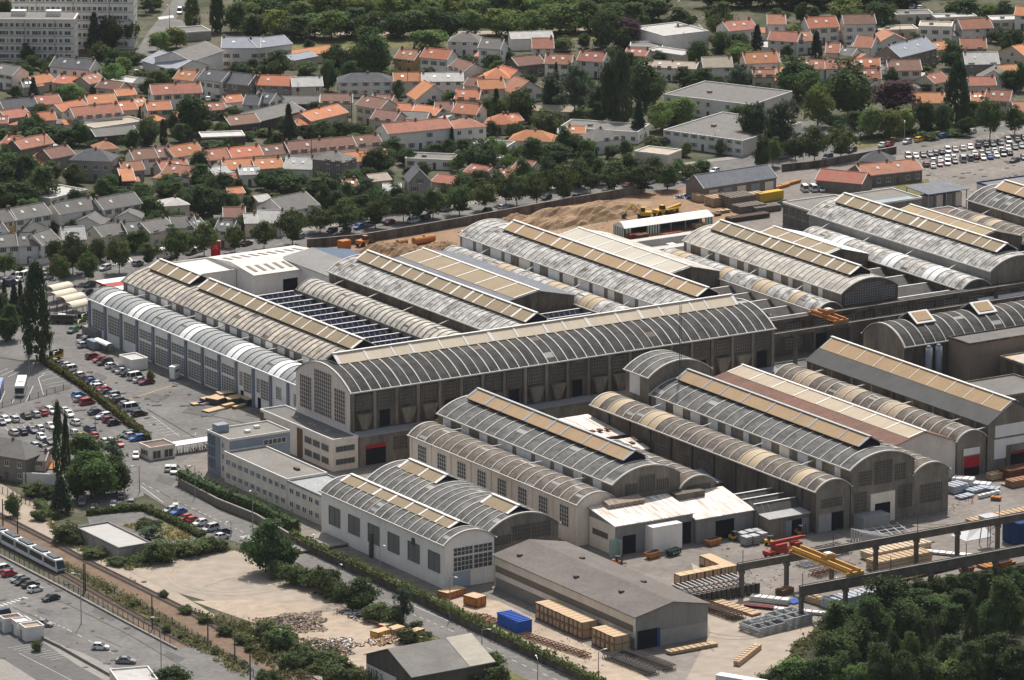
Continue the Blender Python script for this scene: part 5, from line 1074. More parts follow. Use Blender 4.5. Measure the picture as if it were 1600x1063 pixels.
trees('in the left housing gardens', 0, 0, 'd 500 760 910 110;d 290 790 900 200;d 400 810 910 150;b 180 740 830 80;d 930 740 920 120;p 1020 750 920 60;d 1080 700 840 60;d 1200 605 840 170;d 820 820 940 110;d 580 880 950 80;d 1450 670 740 100;b 1380 690 745 80;d 1250 950 1100 130;b 1310 880 930 90;b 1350 880 930 150;d 1380 580 620 60;b 30 800 860 90;d 1540 720 800 90;b 700 690 730 60')
trees('in the dark clump at far left', 0, 0, 'd 60 960 1180 180;d 200 980 1190 160;d 30 1030 1260 190;c 130 1000 1260 140;d 250 1050 1260 180;d 320 1010 1140 110;d 120 1140 1310 230;d 20 1160 1320 150')
for row, (y0, y1, x0, x1, n) in (('front row of the park', (62, 56, 400, 830, 15)), ('middle row of the park', (38, 34, 398, 840, 14)), ('back row of the park', (14, 10, 395, 850, 14)), ('backmost park edge', (-8, -12, 395, 860, 13))):
    for i in range(n):
        f = (i+R.uniform(-0.25, 0.25))/(n-1); x = x0+(x1-x0)*f; yb = y0+(y1-y0)*f+R.uniform(-3, 3); k = R.choice('dlylld')
        tree(k, x, yb-R.uniform(34, 44), yb, R.uniform(36, 48), '%s, %s from left in %s' % (KIND[k][7], nth(i), row), 'park trees at the top', 'park_tree')
for row, (y0, y1, x0, x1, n) in (('front edge of the dark grove', (52, 46, 850, 985, 7)), ('heart of the dark grove', (34, 30, 848, 1010, 7)), ('back of the dark grove', (14, 12, 850, 1040, 8)), ('rear wood strip', (-6, -8, 850, 1500, 20)), ('upper right back gardens', (12, 10, 1110, 1420, 12))):
    for i in range(n):
        f = (i+R.uniform(-0.25, 0.25))/(n-1); x = x0+(x1-x0)*f; yb = y0+(y1-y0)*f+R.uniform(-3, 3); k = R.choice('dldcld')
        tree(k, x, yb-R.uniform(36, 48), yb, R.uniform(38, 52), '%s, %s from left in %s' % (KIND[k][7], nth(i), row), 'grove trees at the top', 'grove_tree')
trees('around the grey block garden', 1, 0, 'd 130 330 490 150;d 720 190 460 200;d 640 300 440 120;l 700 400 460 140;d 450 380 570 110;d 500 300 430 130;d 570 330 450 80;l 1090 190 300 180;d 30 410 480 80;b 320 390 470 110;d 330 250 320 60;d 780 300 440 110;b 1040 380 445 110;l 1100 410 470 70')
trees('in upper middle gardens', 1, 0, 'l 350 560 630 110;d 890 510 620 60;d 1040 360 440 110;d 1240 250 330 40;c 1500 560 740 100;d 1570 620 730 70;d 1560 320 390 80;d 1270 390 455 90;b 1350 600 640 70;b 1100 620 680 60;b 980 620 670 70;b 680 540 600 70;b 1420 455 500 60;d 1180 330 400 60')
trees('around the dark terrace fir', 1, 0, 'c 205 660 890 125;d 330 780 890 120;d 420 765 880 120;d 520 760 870 130;d 600 770 860 110;b 690 790 855 90;d 850 870 990 120;d 940 930 1030 110;d 1110 900 980 100;d 1400 890 1070 220;d 1300 870 960 80;d 1470 760 850 80;d 740 930 1080 130;b 60 800 850 100;d 860 830 900 60;d 1590 780 860 60')
trees('left of the school', 2, 0, 'd 580 70 300 150;u 720 110 290 150;d 690 180 310 110;b 320 230 320 100;c 270 210 310 40;n 270 450 720 150;d 240 470 720 90;n 390 400 760 180;p 680 330 800 170;d 620 380 790 120;d 830 400 680 200;d 540 540 700 120;c 790 640 870 140;l 930 650 820 150;l 1060 610 790 160;d 990 640 800 130;d 1090 430 560 130;d 1190 430 560 120;d 60 560 780 150;b 220 700 840 170;b 80 780 850 100;d 450 460 640 120;d 890 470 650 110;b 420 690 760 120;b 520 670 730 130')
trees('around the white box chapel', 2, 0, 'd 1060 60 210 150;c 1070 210 315 40;c 1160 205 262 22;d 1290 30 230 160;d 1300 210 310 120;d 1160 260 430 130;c 1530 160 330 120;b 150 330 400 70;d 450 210 300 70;b 820 220 260 70;d 920 320 390 70')
trees('in front of the school', 2, 0, 'n 1430 410 600 150;d 1400 440 600 90;d 130 870 1070 150;d 260 900 1010 180;d 330 800 970 100;d 110 930 1070 140;d 620 910 990 80;d 710 880 990 80;b 890 850 920 120;d 1500 650 910 140;n 1540 640 920 130;d 1560 850 1070 90;b 1080 880 915 80;d 1300 880 970 60;b 420 860 960 110;b 1000 920 970 160')
trees('above the purple tree', 3, 0, 'd 70 60 140 100;y 480 0 150 190;d 680 20 210 160;b 790 120 185 70;d 1220 0 120 200;y 1380 30 120 110;d 1480 20 140 120;d 1440 180 270 110;d 1540 190 310 110;c 300 200 360 125;d 1150 260 430 120;d 1510 440 570 110;d 1580 400 570 70;b 500 210 250 60;b 750 250 300 60;b 980 300 350 60')
trees('in the chestnut park', 3, 0, 'd 180 370 610 220;l 240 450 640 160;y 310 540 790 150;d 500 400 735 280;u 790 510 700 250;b 880 500 565 150;d 1000 480 525 80;b 1010 510 585 120;p 1180 390 790 180;d 1240 630 770 130;d 420 720 800 110;d 540 700 810 110;c 1430 470 555 40;d 60 700 970 140;n 70 640 970 170;n 150 620 780 100')
trees('by the far car park hedge', 3, 0, 'l 640 680 870 130;y 760 685 865 130;y 860 690 840 130;d 980 640 840 110;d 1085 660 830 110;s 1385 620 875 130;s 1540 670 845 115;s 1235 730 850 85;b 1150 800 850 120;b 1000 820 870 120;d 1290 640 770 90')
trees('in the avenue tree row at right', 3, 0, 's 170 850 1020 120;s 290 800 1020 145;s 455 780 1000 145;s 30 860 1040 90')
trees('in the avenue tree row at far left', 0, 1, 's 455 405 650 135;s 555 510 705 105;s 745 430 645 125;d 610 430 570 110;s 930 450 595 110;s 1105 360 580 135;s 1275 340 540 135;s 1465 345 515 95;s 375 530 725 100;d 345 440 620 90;d 830 390 510 120;d 970 360 460 95;d 1340 300 460 95;d 660 370 470 120;s 30 520 670 115;b 120 590 655 60')
trees('in gardens above the avenue', 0, 1, 'd 640 60 190 95;d 740 110 180 135;d 690 30 150 110;d 890 85 190 130;b 1090 60 150 90;y 1020 95 160 80;d 1250 -20 120 150;d 1270 100 280 160;d 1360 130 280 150;l 1450 150 270 90;d 930 170 310 140;l 1040 240 310 95;b 330 320 380 110;d 1400 20 110 100;d 1560 160 250 90;d 880 380 510 80;d 1180 400 510 70;d 1520 280 400 95;d 1100 90 200 100;d 1180 130 280 110;b 820 200 280 80;d 1480 60 150 80;b 590 130 200 90')
trees('in the avenue tree row', 1, 1, 's 50 330 495 115;s 227 245 470 150;s 400 235 395 145;s 565 190 395 155;s 745 185 365 125;s 920 150 325 125;s 1105 120 305 140;s 1270 95 285 145;s 1430 70 255 125;s 1560 60 215 110')
trees('in the second avenue row', 1, 1, 'd 440 100 290 110;d 650 160 310 125;d 780 120 270 120;d 1000 150 310 100;d 1180 95 240 100;d 1300 30 160 125;d 530 140 290 110;d 880 90 260 100;d 1400 0 130 110;d 1520 10 120 100')
trees('between houses above the avenue', 1, 1, 'd 100 20 140 125;d 220 30 150 185;d 350 60 160 125;d 470 60 180 125;d 600 0 120 135;d 690 70 190 150;b 20 160 180 60;d 160 -10 80 100;b 420 20 110 110;d 960 -20 50 90;d 700 -10 100 110;b 1270 20 110 90')
trees('in avenue row beside earth yard', 2, 1, 's 30 20 225 135;s 155 25 215 130;s 320 -35 205 155;s 490 10 145 95;s 640 -45 145 155;s 805 -35 145 145;s 970 -30 125 135;s 1110 -30 65 95')
trees('behind the earth yard row', 2, 1, 'd 80 -60 130 120;d 230 -70 120 120;d 420 -70 110 120;d 560 -60 90 110;d 730 -90 70 110;d 880 -80 60 110;b 390 -10 90 90;d 1040 -60 30 90;d 1190 -60 10 90')
trees('beside the bus yard', 0, 1, 'p 230 590 1190 205;c 90 720 960 130;c 30 690 920 80;d 40 930 1070 110;c 130 700 920 90;d -30 760 1000 120;d 60 860 1060 120')
trees('by the small stone house', 0, 2, 'p 365 395 885 80;p 415 470 875 58;d 520 590 760 195;l 570 710 990 235;d 480 780 1000 110;n 710 610 890 130;d 730 740 960 150;c 380 855 1080 210;d 620 860 970 150;b 940 180 265 45;b 200 880 970 120;b 80 960 1100 90;b 290 900 980 110')
trees('around the white-roofed railway block', 0, 3, 'b 410 80 200 145;n 940 100 220 140;b 920 50 115 140;b 1000 180 320 170;b 1150 190 280 170;b 1290 160 260 140;b 590 230 290 140;b 1380 180 250 90;b 250 -10 60 90;b 470 130 210 90;b 740 290 340 110;b 860 270 320 110')
trees('in the rail-side weeds', 0, 3, 'b 840 540 605 95;b 680 470 515 55;b 1290 640 685 60;b 1040 690 765 75;b 1140 740 795 95;b 1160 570 640 125;b 1280 630 700 125;b 1400 690 775 145;b 1520 740 830 150;b 1350 830 895 85;b 1520 920 970 65;b 1450 880 930 70;b 980 660 710 50;b 1230 790 840 70;b 1020 480 540 90;b 1560 820 880 100')
trees('along the street verge', 1, 3, 'd 60 80 385 220;d 190 190 360 130;b 230 330 460 130;b 330 360 480 140;b 430 345 520 150;b 520 440 570 125;d 650 445 620 205;b 750 570 680 150;b 830 585 710 145;n 920 480 710 110;b 470 400 540 110;b 880 620 720 90;b 1000 690 745 70;b 130 300 420 120')
trees('around the rubble heaps', 1, 3, 'b 60 680 800 135;b 150 730 860 180;b 290 825 930 125;b 290 910 980 105;b 440 880 990 180;b 510 920 1080 190;b 600 960 1090 130;b 380 950 1010 110;b 1490 880 980 115;b 1500 960 1090 130;b 1070 960 1090 95;b 60 990 1080 110;b 200 880 990 100;b 950 740 830 110;b 1040 750 810 90;b 1360 1000 1090 120;b 1250 1030 1100 90;b 860 700 760 80')
trees('by the lower road', 0, 3, 'd 1070 980 1120 200;b 230 810 880 60')
trees('on the crane side of the wood', 3, 3, 'd 950 430 580 130;d 1050 415 560 120;d 1140 405 540 120;d 1220 398 525 120;d 1290 393 505 115;d 1360 385 490 120;d 1440 370 470 130;d 1520 360 460 130;d 1590 350 450 130')
trees('in the upper wood', 3, 3, 'd 450 575 800 235;d 760 425 720 255;d 640 555 860 205;d 960 510 740 235;l 1060 530 670 155;d 1210 500 660 165;p 1335 415 770 125;p 1270 600 910 115;d 1480 440 820 225;d 1560 400 720 160;d 860 560 800 180;d 1130 600 800 170;l 700 640 860 130;d 1420 560 850 160')
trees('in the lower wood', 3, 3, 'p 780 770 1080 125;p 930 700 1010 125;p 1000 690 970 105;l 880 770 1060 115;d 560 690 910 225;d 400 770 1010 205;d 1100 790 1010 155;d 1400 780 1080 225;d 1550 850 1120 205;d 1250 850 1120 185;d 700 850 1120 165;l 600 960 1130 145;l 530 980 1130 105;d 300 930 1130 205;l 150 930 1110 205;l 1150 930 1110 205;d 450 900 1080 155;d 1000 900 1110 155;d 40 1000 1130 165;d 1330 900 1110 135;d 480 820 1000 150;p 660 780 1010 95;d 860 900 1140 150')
# ---- shrubs and small trees of the back gardens, kept clear of the houses
BOX = []
for o in SC.objects:
    if o.parent is None and o.get('category') in ('house', 'building', 'apartment block', 'workshop', 'shed', 'warehouse'):
        x, y = px_of(o.location); 
        for c in o.children:
            if c.name.startswith('wall'):
                for v in c.data.vertices:
                    if v.co.z < 0.1: BOX.append((o.location.x+v.co.x*math.cos(o.rotation_euler.z)-v.co.y*math.sin(o.rotation_euler.z), o.location.y+v.co.x*math.sin(o.rotation_euler.z)+v.co.y*math.cos(o.rotation_euler.z), o.name))
HB = {}
for x, y, n in BOX: HB.setdefault(n, []).append((x, y))
HC = [(sum(p[0] for p in v)/len(v), sum(p[1] for p in v)/len(v), max(math.dist(p, (sum(q[0] for q in v)/len(v), sum(q[1] for q in v)/len(v))) for p in v)) for v in HB.values()]
def clear_of(q, r): return all((q.x-a)**2+(q.y-b)**2 > (c*0.80+r)**2 for a, b, c in HC)
AREA = [('in back gardens of the left rows', 0, 420, 95, 255, 64), ('in back gardens of the middle rows', 420, 830, 95, 250, 56), ('in gardens near the school', 830, 1180, 95, 250, 26), ('in gardens of the top right', 1120, 1600, 30, 150, 52), ('in gardens of the grey town rows', 0, 560, 255, 365, 48), ('along the backs above the avenue', 560, 1000, 235, 300, 30)]
for nm, x0, x1, y0, y1, n in AREA:
    new = []; tries = 0
    while len(new) < n and tries < n*30:
        tries += 1; x = R.uniform(x0, x1); y = R.uniform(y0, y1)
        lim = 412+(376-412)*min(x, 400)/400 if x < 400 else 372-(x-400)*0.172
        if y > lim-6: continue
        q = G(x, y)
        if not clear_of(q, 1.0): continue
        k = R.choice('bbbdddlbdc'); h = R.uniform(9, 15) if k == 'b' else R.uniform(18, 34); new.append((x, k, tree(k, x, y-h, y, h*R.uniform(1.1, 1.7) if k == 'b' else h*R.uniform(0.6, 1.0) if k != 'c' else h*0.45, group='plants '+nm, nm='garden_tree')))
    new.sort(key=lambda e: e[0]); cnt = {}
    for x, k, t in new: j = cnt.get(k, 0); cnt[k] = j+1; t['label'] = '%s, %s from left %s' % (KIND[k][7].replace('leafy tree', 'garden tree').replace('bush', 'garden bush'), nth(j), nm)
# ---- hedges: each a clipped run of leaves on a woody core
def hedge(label, pts, h, wd, m=None, name='hedge', zb=0.0):
    global NR; NR = np.random.default_rng(len(label)); Q = []
    P = [G(x, y) for x, y in pts]; core = MB()
    t = thing(name, label, 'hedge', (P[0].x, P[0].y, 0))
    for p, q in zip(P[:-1], P[1:]):
        L = (q-p).length; d = (q-p)/L; a = Vector((-d.y, d.x, 0)); n = int(L*26)
        s = NR.uniform(0, 1, n)*L; zz = zb+NR.uniform(0.05, 1.0, n)**0.7*(h-zb); c = NR.uniform(-0.5, 0.5, n)*wd
        c = np.where(zz < zb+(h-zb)*0.85, np.sign(c)*wd*NR.uniform(0.35, 0.55, n), c)
        wob = 0.12*np.sin(s*0.9)+0.1*np.sin(s*2.3+1)
        C = np.stack([p.x-P[0].x+d.x*s+a.x*c, p.y-P[0].y+d.y*s+a.y*c, zz*(1+wob)], 1); Nn = np.stack([a.x*np.sign(c), a.y*np.sign(c), np.full(n, 0.7)], 1)
        Q.append(quads(C, Nn, 0.55)); o = P[0]
        core.hexa([(p.x-o.x+a.x*s_*wd*0.3, p.y-o.y+a.y*s_*wd*0.3, zb) for s_ in (1, -1)]+[(q.x-o.x+a.x*s_*wd*0.3, q.y-o.y+a.y*s_*wd*0.3, zb) for s_ in (-1, 1)], [(p.x-o.x+a.x*s_*wd*0.3, p.y-o.y+a.y*s_*wd*0.3, h*0.8) for s_ in (1, -1)]+[(q.x-o.x+a.x*s_*wd*0.3, q.y-o.y+a.y*s_*wd*0.3, h*0.8) for s_ in (-1, 1)])
    o = bpy.data.objects.new('foliage', qmesh('foliage', np.concatenate(Q), m or LM['h'])); COL.objects.link(o); o.parent = t; o['kind'] = 'stuff'
    core.build('stem', LM['d'], t); return t
hedge('long ochre-green hedge between the two rows of parked cars', [(66, 566), (130, 606), (190, 655), (232, 690)], 2.0, 1.8, leafmat('turning_hedge_leaves', (0.16, 0.13, 0.03), (0.09, 0.10, 0.025)))
hedge('long hedge on the street wall before the white twin halls', [(456, 848), (560, 897), (662, 944), (740, 984), (800, 1012), (900, 1060), (960, 1090)], 3.0, 1.6, zb=1.2)
hedge('dark tall hedge in front of the beige office wing', [(283, 757), (330, 780), (400, 806), (462, 838)], 4.4, 3.0, LM['d'])
hedge('green hedge around the small car park, along the street', [(136, 806), (190, 800), (225, 798), (270, 818), (318, 842)], 1.7, 1.8)
hedge('green hedge below the small car park beside the gravel lot', [(236, 868), (290, 862), (322, 850)], 2.0, 2.2, LM['b'])
hedge('dark hedge along the far car park road', [(1330, 222), (1400, 212), (1470, 203), (1530, 196)], 1.4, 1.5, LM['d'])
hedge('clipped hedge beside the school lawn', [(880, 188), (920, 176), (945, 170)], 2.0, 2.0, LM['d'])
hedge('low hedge at the railway gate by the white-roofed block', [(60, 792), (88, 812)], 2.0, 2.5, LM['b'])
# ================================================================ VEHICLES
CARP = mat('car_paint', (0.95, 0.95, 0.95), (0.85, 0.85, 0.85), 0.5, 0.35, objcol=True, spec=0.4)
CGLS = mat('car_glass', (0.012, 0.015, 0.018), (0.02, 0.024, 0.028), 1, 0.2, spec=0.5)
LAMP = mat('lamp_lens', (0.55, 0.55, 0.52), (0.45, 0.45, 0.43), 1, 0.3); TAIL = mat('tail_lens', (0.35, 0.02, 0.02), (0.3, 0.02, 0.02), 1, 0.3)
def car_proto(nm, L, W, H, hood, boot, zb=0.55):
    """a car pointing along +x: rounded body, cabin glass, wheels, lamps"""
    t = thing(nm, '', 'car'); hw = W/2
    def ring(x, z0, z1, w, n=1): return [(x, -w, z0), (x, w, z0), (x, w*0.94, z1), (x, -w*0.94, z1)]
    b = MB(); xs = [(-L/2, 0.35, 0.72, hw*0.86), (-L/2+0.12, 0.22, 0.86, hw*0.97), (-L/2+boot, 0.2, 0.92, hw), (0, 0.2, 0.92, hw), (L/2-hood, 0.2, 0.90, hw), (L/2-0.25, 0.2, 0.72, hw*0.96), (L/2, 0.32, 0.58, hw*0.82)]
    rs = [ring(*q) for q in xs]
    for p, q in zip(rs[:-1], rs[1:]):
        for i in range(4): j = (i+1) % 4; b.face([p[i], p[j], q[j], q[i]])
    b.face(rs[0]); b.face(rs[-1][::-1])
    xr0, xr1, xf0, xf1 = -L/2+max(boot*0.55, 0.12), -L/2+boot+0.25, L/2-hood-0.75, L/2-hood+0.05
    rw = hw*0.74
    b.hexa([(xr1, -rw, H-0.03), (xf0, -rw, H-0.03), (xf0, rw, H-0.03), (xr1, rw, H-0.03)], [(xr1+0.1, -rw*0.92, H+0.02), (xf0-0.12, -rw*0.92, H+0.02), (xf0-0.12, rw*0.92, H+0.02), (xr1+0.1, rw*0.92, H+0.02)])
    for s in (-1, 1):
        for (xa, xb) in ((xr0, xr1), (xf1, xf0), ((xr1+xf0)/2, (xr1+xf0)/2)): b.bar((xa, s*hw*0.93, 0.9), (xb, s*rw, H-0.02), 0.11)
    b.build('body', CARP, t, False)
    g = MB(); g.hexa([(xr0+0.02, -hw*0.91, 0.9), (xf1-0.02, -hw*0.91, 0.9), (xf1-0.02, hw*0.91, 0.9), (xr0+0.02, hw*0.91, 0.9)], [(xr1, -rw*0.97, H-0.03), (xf0, -rw*0.97, H-0.03), (xf0, rw*0.97, H-0.03), (xr1, rw*0.97, H-0.03)]); g.build('window', CGLS, t)
    for x in (-L/2+0.78, L/2-0.82):
        for s in (-1, 1): m = MB(); m.tube((x, s*(hw-0.2), 0.31), (x, s*(hw+0.01), 0.31), 0.31, 9, 0); m.tube((x, s*(hw+0.01), 0.31), (x, s*(hw+0.03), 0.31), 0.18, 8, 1); m.build('wheel', [TYRE, STEEL], t)
    for s in (-1, 1):
        m = MB(); m.box(L/2-0.13, L/2-0.02, s*hw*0.62-0.17, s*hw*0.62+0.17, 0.5, 0.66); m.build('headlight', LAMP, t)
        m = MB(); m.box(-L/2-0.02, -L/2+0.08, s*hw*0.68-0.12, s*hw*0.68+0.12, 0.6, 0.82); m.build('tail_light', TAIL, t)
    t.hide_render = True
    return t
CARS = {'h': car_proto('hatchback_car', 3.9, 1.68, 1.45, 1.0, 0.35), 's': car_proto('saloon_car', 4.5, 1.75, 1.42, 1.25, 1.05), 'e': car_proto('estate_car', 4.5, 1.75, 1.47, 1.2, 0.30), 'm': car_proto('people_carrier', 4.5, 1.8, 1.72, 0.9, 0.28), 'v': car_proto('van', 5.0, 1.9, 2.05, 0.75, 0.12)}
CKIND = {'h': 'hatchback', 's': 'saloon', 'e': 'estate car', 'm': 'people carrier', 'v': 'van'}
CC = {'w': ('white', (0.72, 0.72, 0.70)), 'i': ('silver', (0.47, 0.48, 0.48)), 'g': ('grey', (0.22, 0.225, 0.23)), 'k': ('black', (0.022, 0.022, 0.025)), 'n': ('navy', (0.025, 0.035, 0.085)), 'b': ('blue', (0.04, 0.12, 0.36)), 'r': ('red', (0.40, 0.025, 0.03)), 'm': ('maroon', (0.16, 0.02, 0.03)), 't': ('green', (0.04, 0.10, 0.07)), 'y': ('yellow', (0.62, 0.36, 0.05)), 'c': ('beige', (0.42, 0.37, 0.28))}
PAL = 'wwwiiiiggkkknnbrmt'
first_used = set()
def car(px, py, ang, kd=None, col=None, label='', group=None):
    kd = kd or R.choice('hhhssem'); col = col or R.choice(PAL); q = G(px, py); ang = math.radians(ang+R.uniform(-3, 3))+(math.pi if R.random() < 0.5 else 0)
    r = dup(CARS[kd], (q.x, q.y, 0.12), ang, label, group, color=(*CC[col][1], 1), cat='van' if kd == 'v' else 'car'); return r, kd, col
def lot(name, ang, txt):
    new = []
    for a in txt.split(';'):
        f = a.split()
        if not f: continue
        x, y = float(f[0]), float(f[1]); o = f[2] if len(f) > 2 else ''
        r, kd, col = car(x, y, float(f[3]) if len(f) > 3 else ang, o[0] if o and o[0] != '-' else None, o[1] if len(o) > 1 else None, '', 'cars '+name); new.append((x, r, kd, col))
    new.sort(key=lambda e: e[0]); 
    for i, (x, r, kd, col) in enumerate(new): r['label'] = '%s %s, %s from left %s' % (CC[col][0], CKIND[kd], nth(i), name)
def T(c, r, s): return ';'.join(' '.join(['%.1f' % (400*c+float(f[0])/3.995), '%.1f' % (266*r+float(f[1])/3.995+1.5)]+f[2:]) for f in (a.split() for a in s.split(';')))
lot('in the row along the ochre hedge', 4, T(0, 2, '352 142 -g;378 158 -k;402 168 hi;432 190 mw;488 230 hw;540 252 -m;572 264 -b;600 282 -i;622 298 ew;645 318 -r;668 335 -k;700 356 -g;728 368 hi;752 386 -k;785 408 -g;822 432 vw;870 466 -k'))
lot('in the row by the glazed hall', 4, T(0, 2, '525 8 -g;525 38 -i;583 108 -m;622 130 hr;656 146 -k;700 168 -w;738 188 -k;770 200 -i;800 215 -k;848 238 vw;880 256 -i;915 268 -m'))
lot('in the row under the ochre hedge', 4, T(0, 2, '492 350 hb;500 376 -i;545 395 mr;600 455 -n;645 482 -w;682 505 -m;712 524 -k;795 595 -t;822 604 -i;858 620 eb'))
lot('in the upper row of the car park', 88, T(0, 2, '5 520 -n;35 504 -w;85 500 -i;162 480 -k;220 472 -i;266 462 -r;318 448 -w;352 436 -t;430 470 -w;400 446 -i'))
lot('in the middle row of the car park', 88, T(0, 2, '85 585 -i;135 580 -n;200 568 -n;246 558 -w;315 544 -w;355 530 -i;470 522 -w;560 562 -n;582 602 -r;258 612 -w;305 640 -n;215 664 -i;278 684 -k;345 700 -g;470 590 -i;500 610 -y;690 636 hw;650 664 -t;740 655 -r;650 640 -w'))
lot('around the gatehouse and its bushes', 60, T(0, 2, '848 730 hw;760 980 -g;710 1036 -n;512 1018 -g;820 1020 -g;590 1052 -k;1095 1056 hw;1050 808 ew;1085 822 -i;5 850 -k'))
lot('parked along the street kerb', 12, T(0, 3, '1062 8 -i;1115 18 -b;1155 58 hr;1208 68 hr;1250 88 hw;1315 122 mi;1400 142 -n;1385 172 hw'))
lot('on the lower road by the tram fence', 8, T(0, 3, '25 374 -w;58 404 hr;112 440 -g;140 456 -k;190 472 -k;220 502 hw;318 556 sk;8 658 -n;272 716 sg -52;627 862 hw -40;786 948 sg -40'))
lot('in the upper row of the far car park', 62, T(3, 0, '875 982 -i;920 980 -w;968 976 -k;1012 968 -n;1045 962 -g;1085 956 -n;1122 946 mw;1168 940 -g;1215 932 -w;1262 926 -w;1310 918 -k;1358 910 -k;1402 906 -n;1450 898 -n;1500 886 -i;1556 880 -t;1600 870 -k;1640 862 -w;1680 852 -g'))
lot('in the middle row of the far car park', 62, T(3, 0, '1290 968 -w;1332 962 -i;1372 956 -k;1412 948 -w;1455 942 -w;1498 934 -i;1540 926 -k;1582 918 -g;1622 910 -w;1300 988 -m;1342 992 -w;1385 986 -b;1425 976 -w;1468 968 -k;1508 962 -k;1660 904 -n'))
lot('in the lower row of the far car park', 62, T(3, 0, '985 1036 -m;1030 1042 -w;1072 1032 -m;1118 1024 -w;1165 1014 -k;1216 1004 vi;1262 996 -g;1030 1010 -w;1075 1006 -i;1120 998 -w;1160 994 -w;1540 1008 sk 20;1596 992 -n'))
lot('parked on the far road behind the wall', 24, T(3, 0, '868 892 -i;945 878 -y;1014 868 -i;1096 854 eb;718 912 -w;755 906 -r;1270 830 si;522 944 -k;372 990 mn;90 985 -g;1515 530 -k 70;1155 60 -w'))
lot('on the avenue near the red sign', 22, T(0, 1, '455 592 vi;515 640 ei;655 618 ei;400 664 -n;295 674 -i;560 724 -k;540 774 -k;430 738 -k;1190 522 -k;1235 506 hw;1540 464 sk;640 748 -g;255 650 -w;1300 580 -i;860 590 -g'))
lot('left of the poplar by the avenue', 30, T(0, 1, '115 694 -w;70 714 -n;150 672 vw;30 700 -g;95 668 -w;10 726 -k;455 1008 -t;515 1048 -k;540 1060 -i'))
lot('on the avenue under the street trees', 22, T(1, 1, '475 384 -k;560 384 -k;640 362 hb;705 345 -g;830 332 -m;985 322 -i;1050 306 ek;1180 250 -g;1545 238 ei;270 424 -g;1440 262 -k'))
lot('on the avenue above the earth yard', 22, T(2, 1, '215 178 -k;408 172 -n;725 102 -m;855 80 vi;985 92 eg;1060 50 vw;1265 12 -w;600 128 -g'))
lot('white vans beside the rusty shed', 70, T(3, 1, '228 124 vw;282 124 vw;332 128 hi'))
lot('by the top side street', 60, T(0, 0, '1122 78 vw;1150 55 -b;1300 625 -w;760 470 -w;850 456 -i'))
lot('among houses near the school', 40, '1085 136 -i;1320 137 -w;940 222 -k;1018 228 -g;1425 14 -w;1438 15 -w;980 217 -m;115 278 -i;112 282 -k;108 272 -w')
for t in list(CARS.values()):
    for c in list(t.children): bpy.data.objects.remove(c)
    bpy.data.objects.remove(t)
# ---- bus, truck, trailer
def box_vehicle(nm, label, cat, px, py, ang, L, W, H, body, z0=0.45, cab=True, glassrow=True, group=None):
    q = G(px, py); t = thing(nm, label, cat, (q.x, q.y, 0.1), math.radians(ang), group); b = MB(); hw = W/2
    b.hexa([(-L/2, -hw, z0), (L/2, -hw, z0), (L/2, hw, z0), (-L/2, hw, z0)], [(-L/2+0.06, -hw+0.08, H), (L/2-0.15, -hw+0.08, H), (L/2-0.15, hw-0.08, H), (-L/2+0.06, hw-0.08, H)]); b.build('body', body, t)
    if glassrow:
        for s in (-1, 1): m = MB(); m.box(-L/2+0.5, L/2-0.6, s*hw*0.985-0.03, s*hw*0.985+0.03, 1.35, 2.35); m.build('window', CGLS, t)
        m = MB(); m.box(L/2-0.12, L/2+0.03, -hw*0.9, hw*0.9, 1.0, 2.45); m.build('windscreen', CGLS, t); m = MB(); m.box(-L/2-0.03, -L/2+0.06, -hw*0.8, hw*0.8, 1.4, 2.4); m.build('window', CGLS, t)
    for x in (-L/2+2.2, L/2-2.4):
        for s in (-1, 1): m = MB(); m.tube((x, s*(hw-0.3), 0.42), (x, s*(hw+0.02), 0.42), 0.42, 10); m.build('wheel', TYRE, t)
    m = MB(); m.box(-L*0.2, L*0.1, -hw*0.5, hw*0.5, H, H+0.22); m.build('roof_hatch', WHITE, t)
    for s in (-1, 1): m = MB(); m.box(L/2-0.05, L/2+0.05, s*hw*0.7-0.15, s*hw*0.7+0.15, 0.6, 0.85); m.build('headlight', LAMP, t)
    return t
p = G(26, 625); q2 = G(33, 600); BA = math.degrees(math.atan2(p.y-q2.y, p.x-q2.x))
box_vehicle('bus', 'white single-deck bus parked alone in the dark bus yard', 'bus', 33, 613, BA, 11.8, 2.5, 3.0, WHITE)
box_vehicle('bus', 'cut-off blue and white bus at the left frame edge of the bus yard', 'bus', -4, 617, BA, 11.8, 2.5, 3.0, mat('blue_bus', (0.35, 0.40, 0.5), (0.1, 0.15, 0.35)))
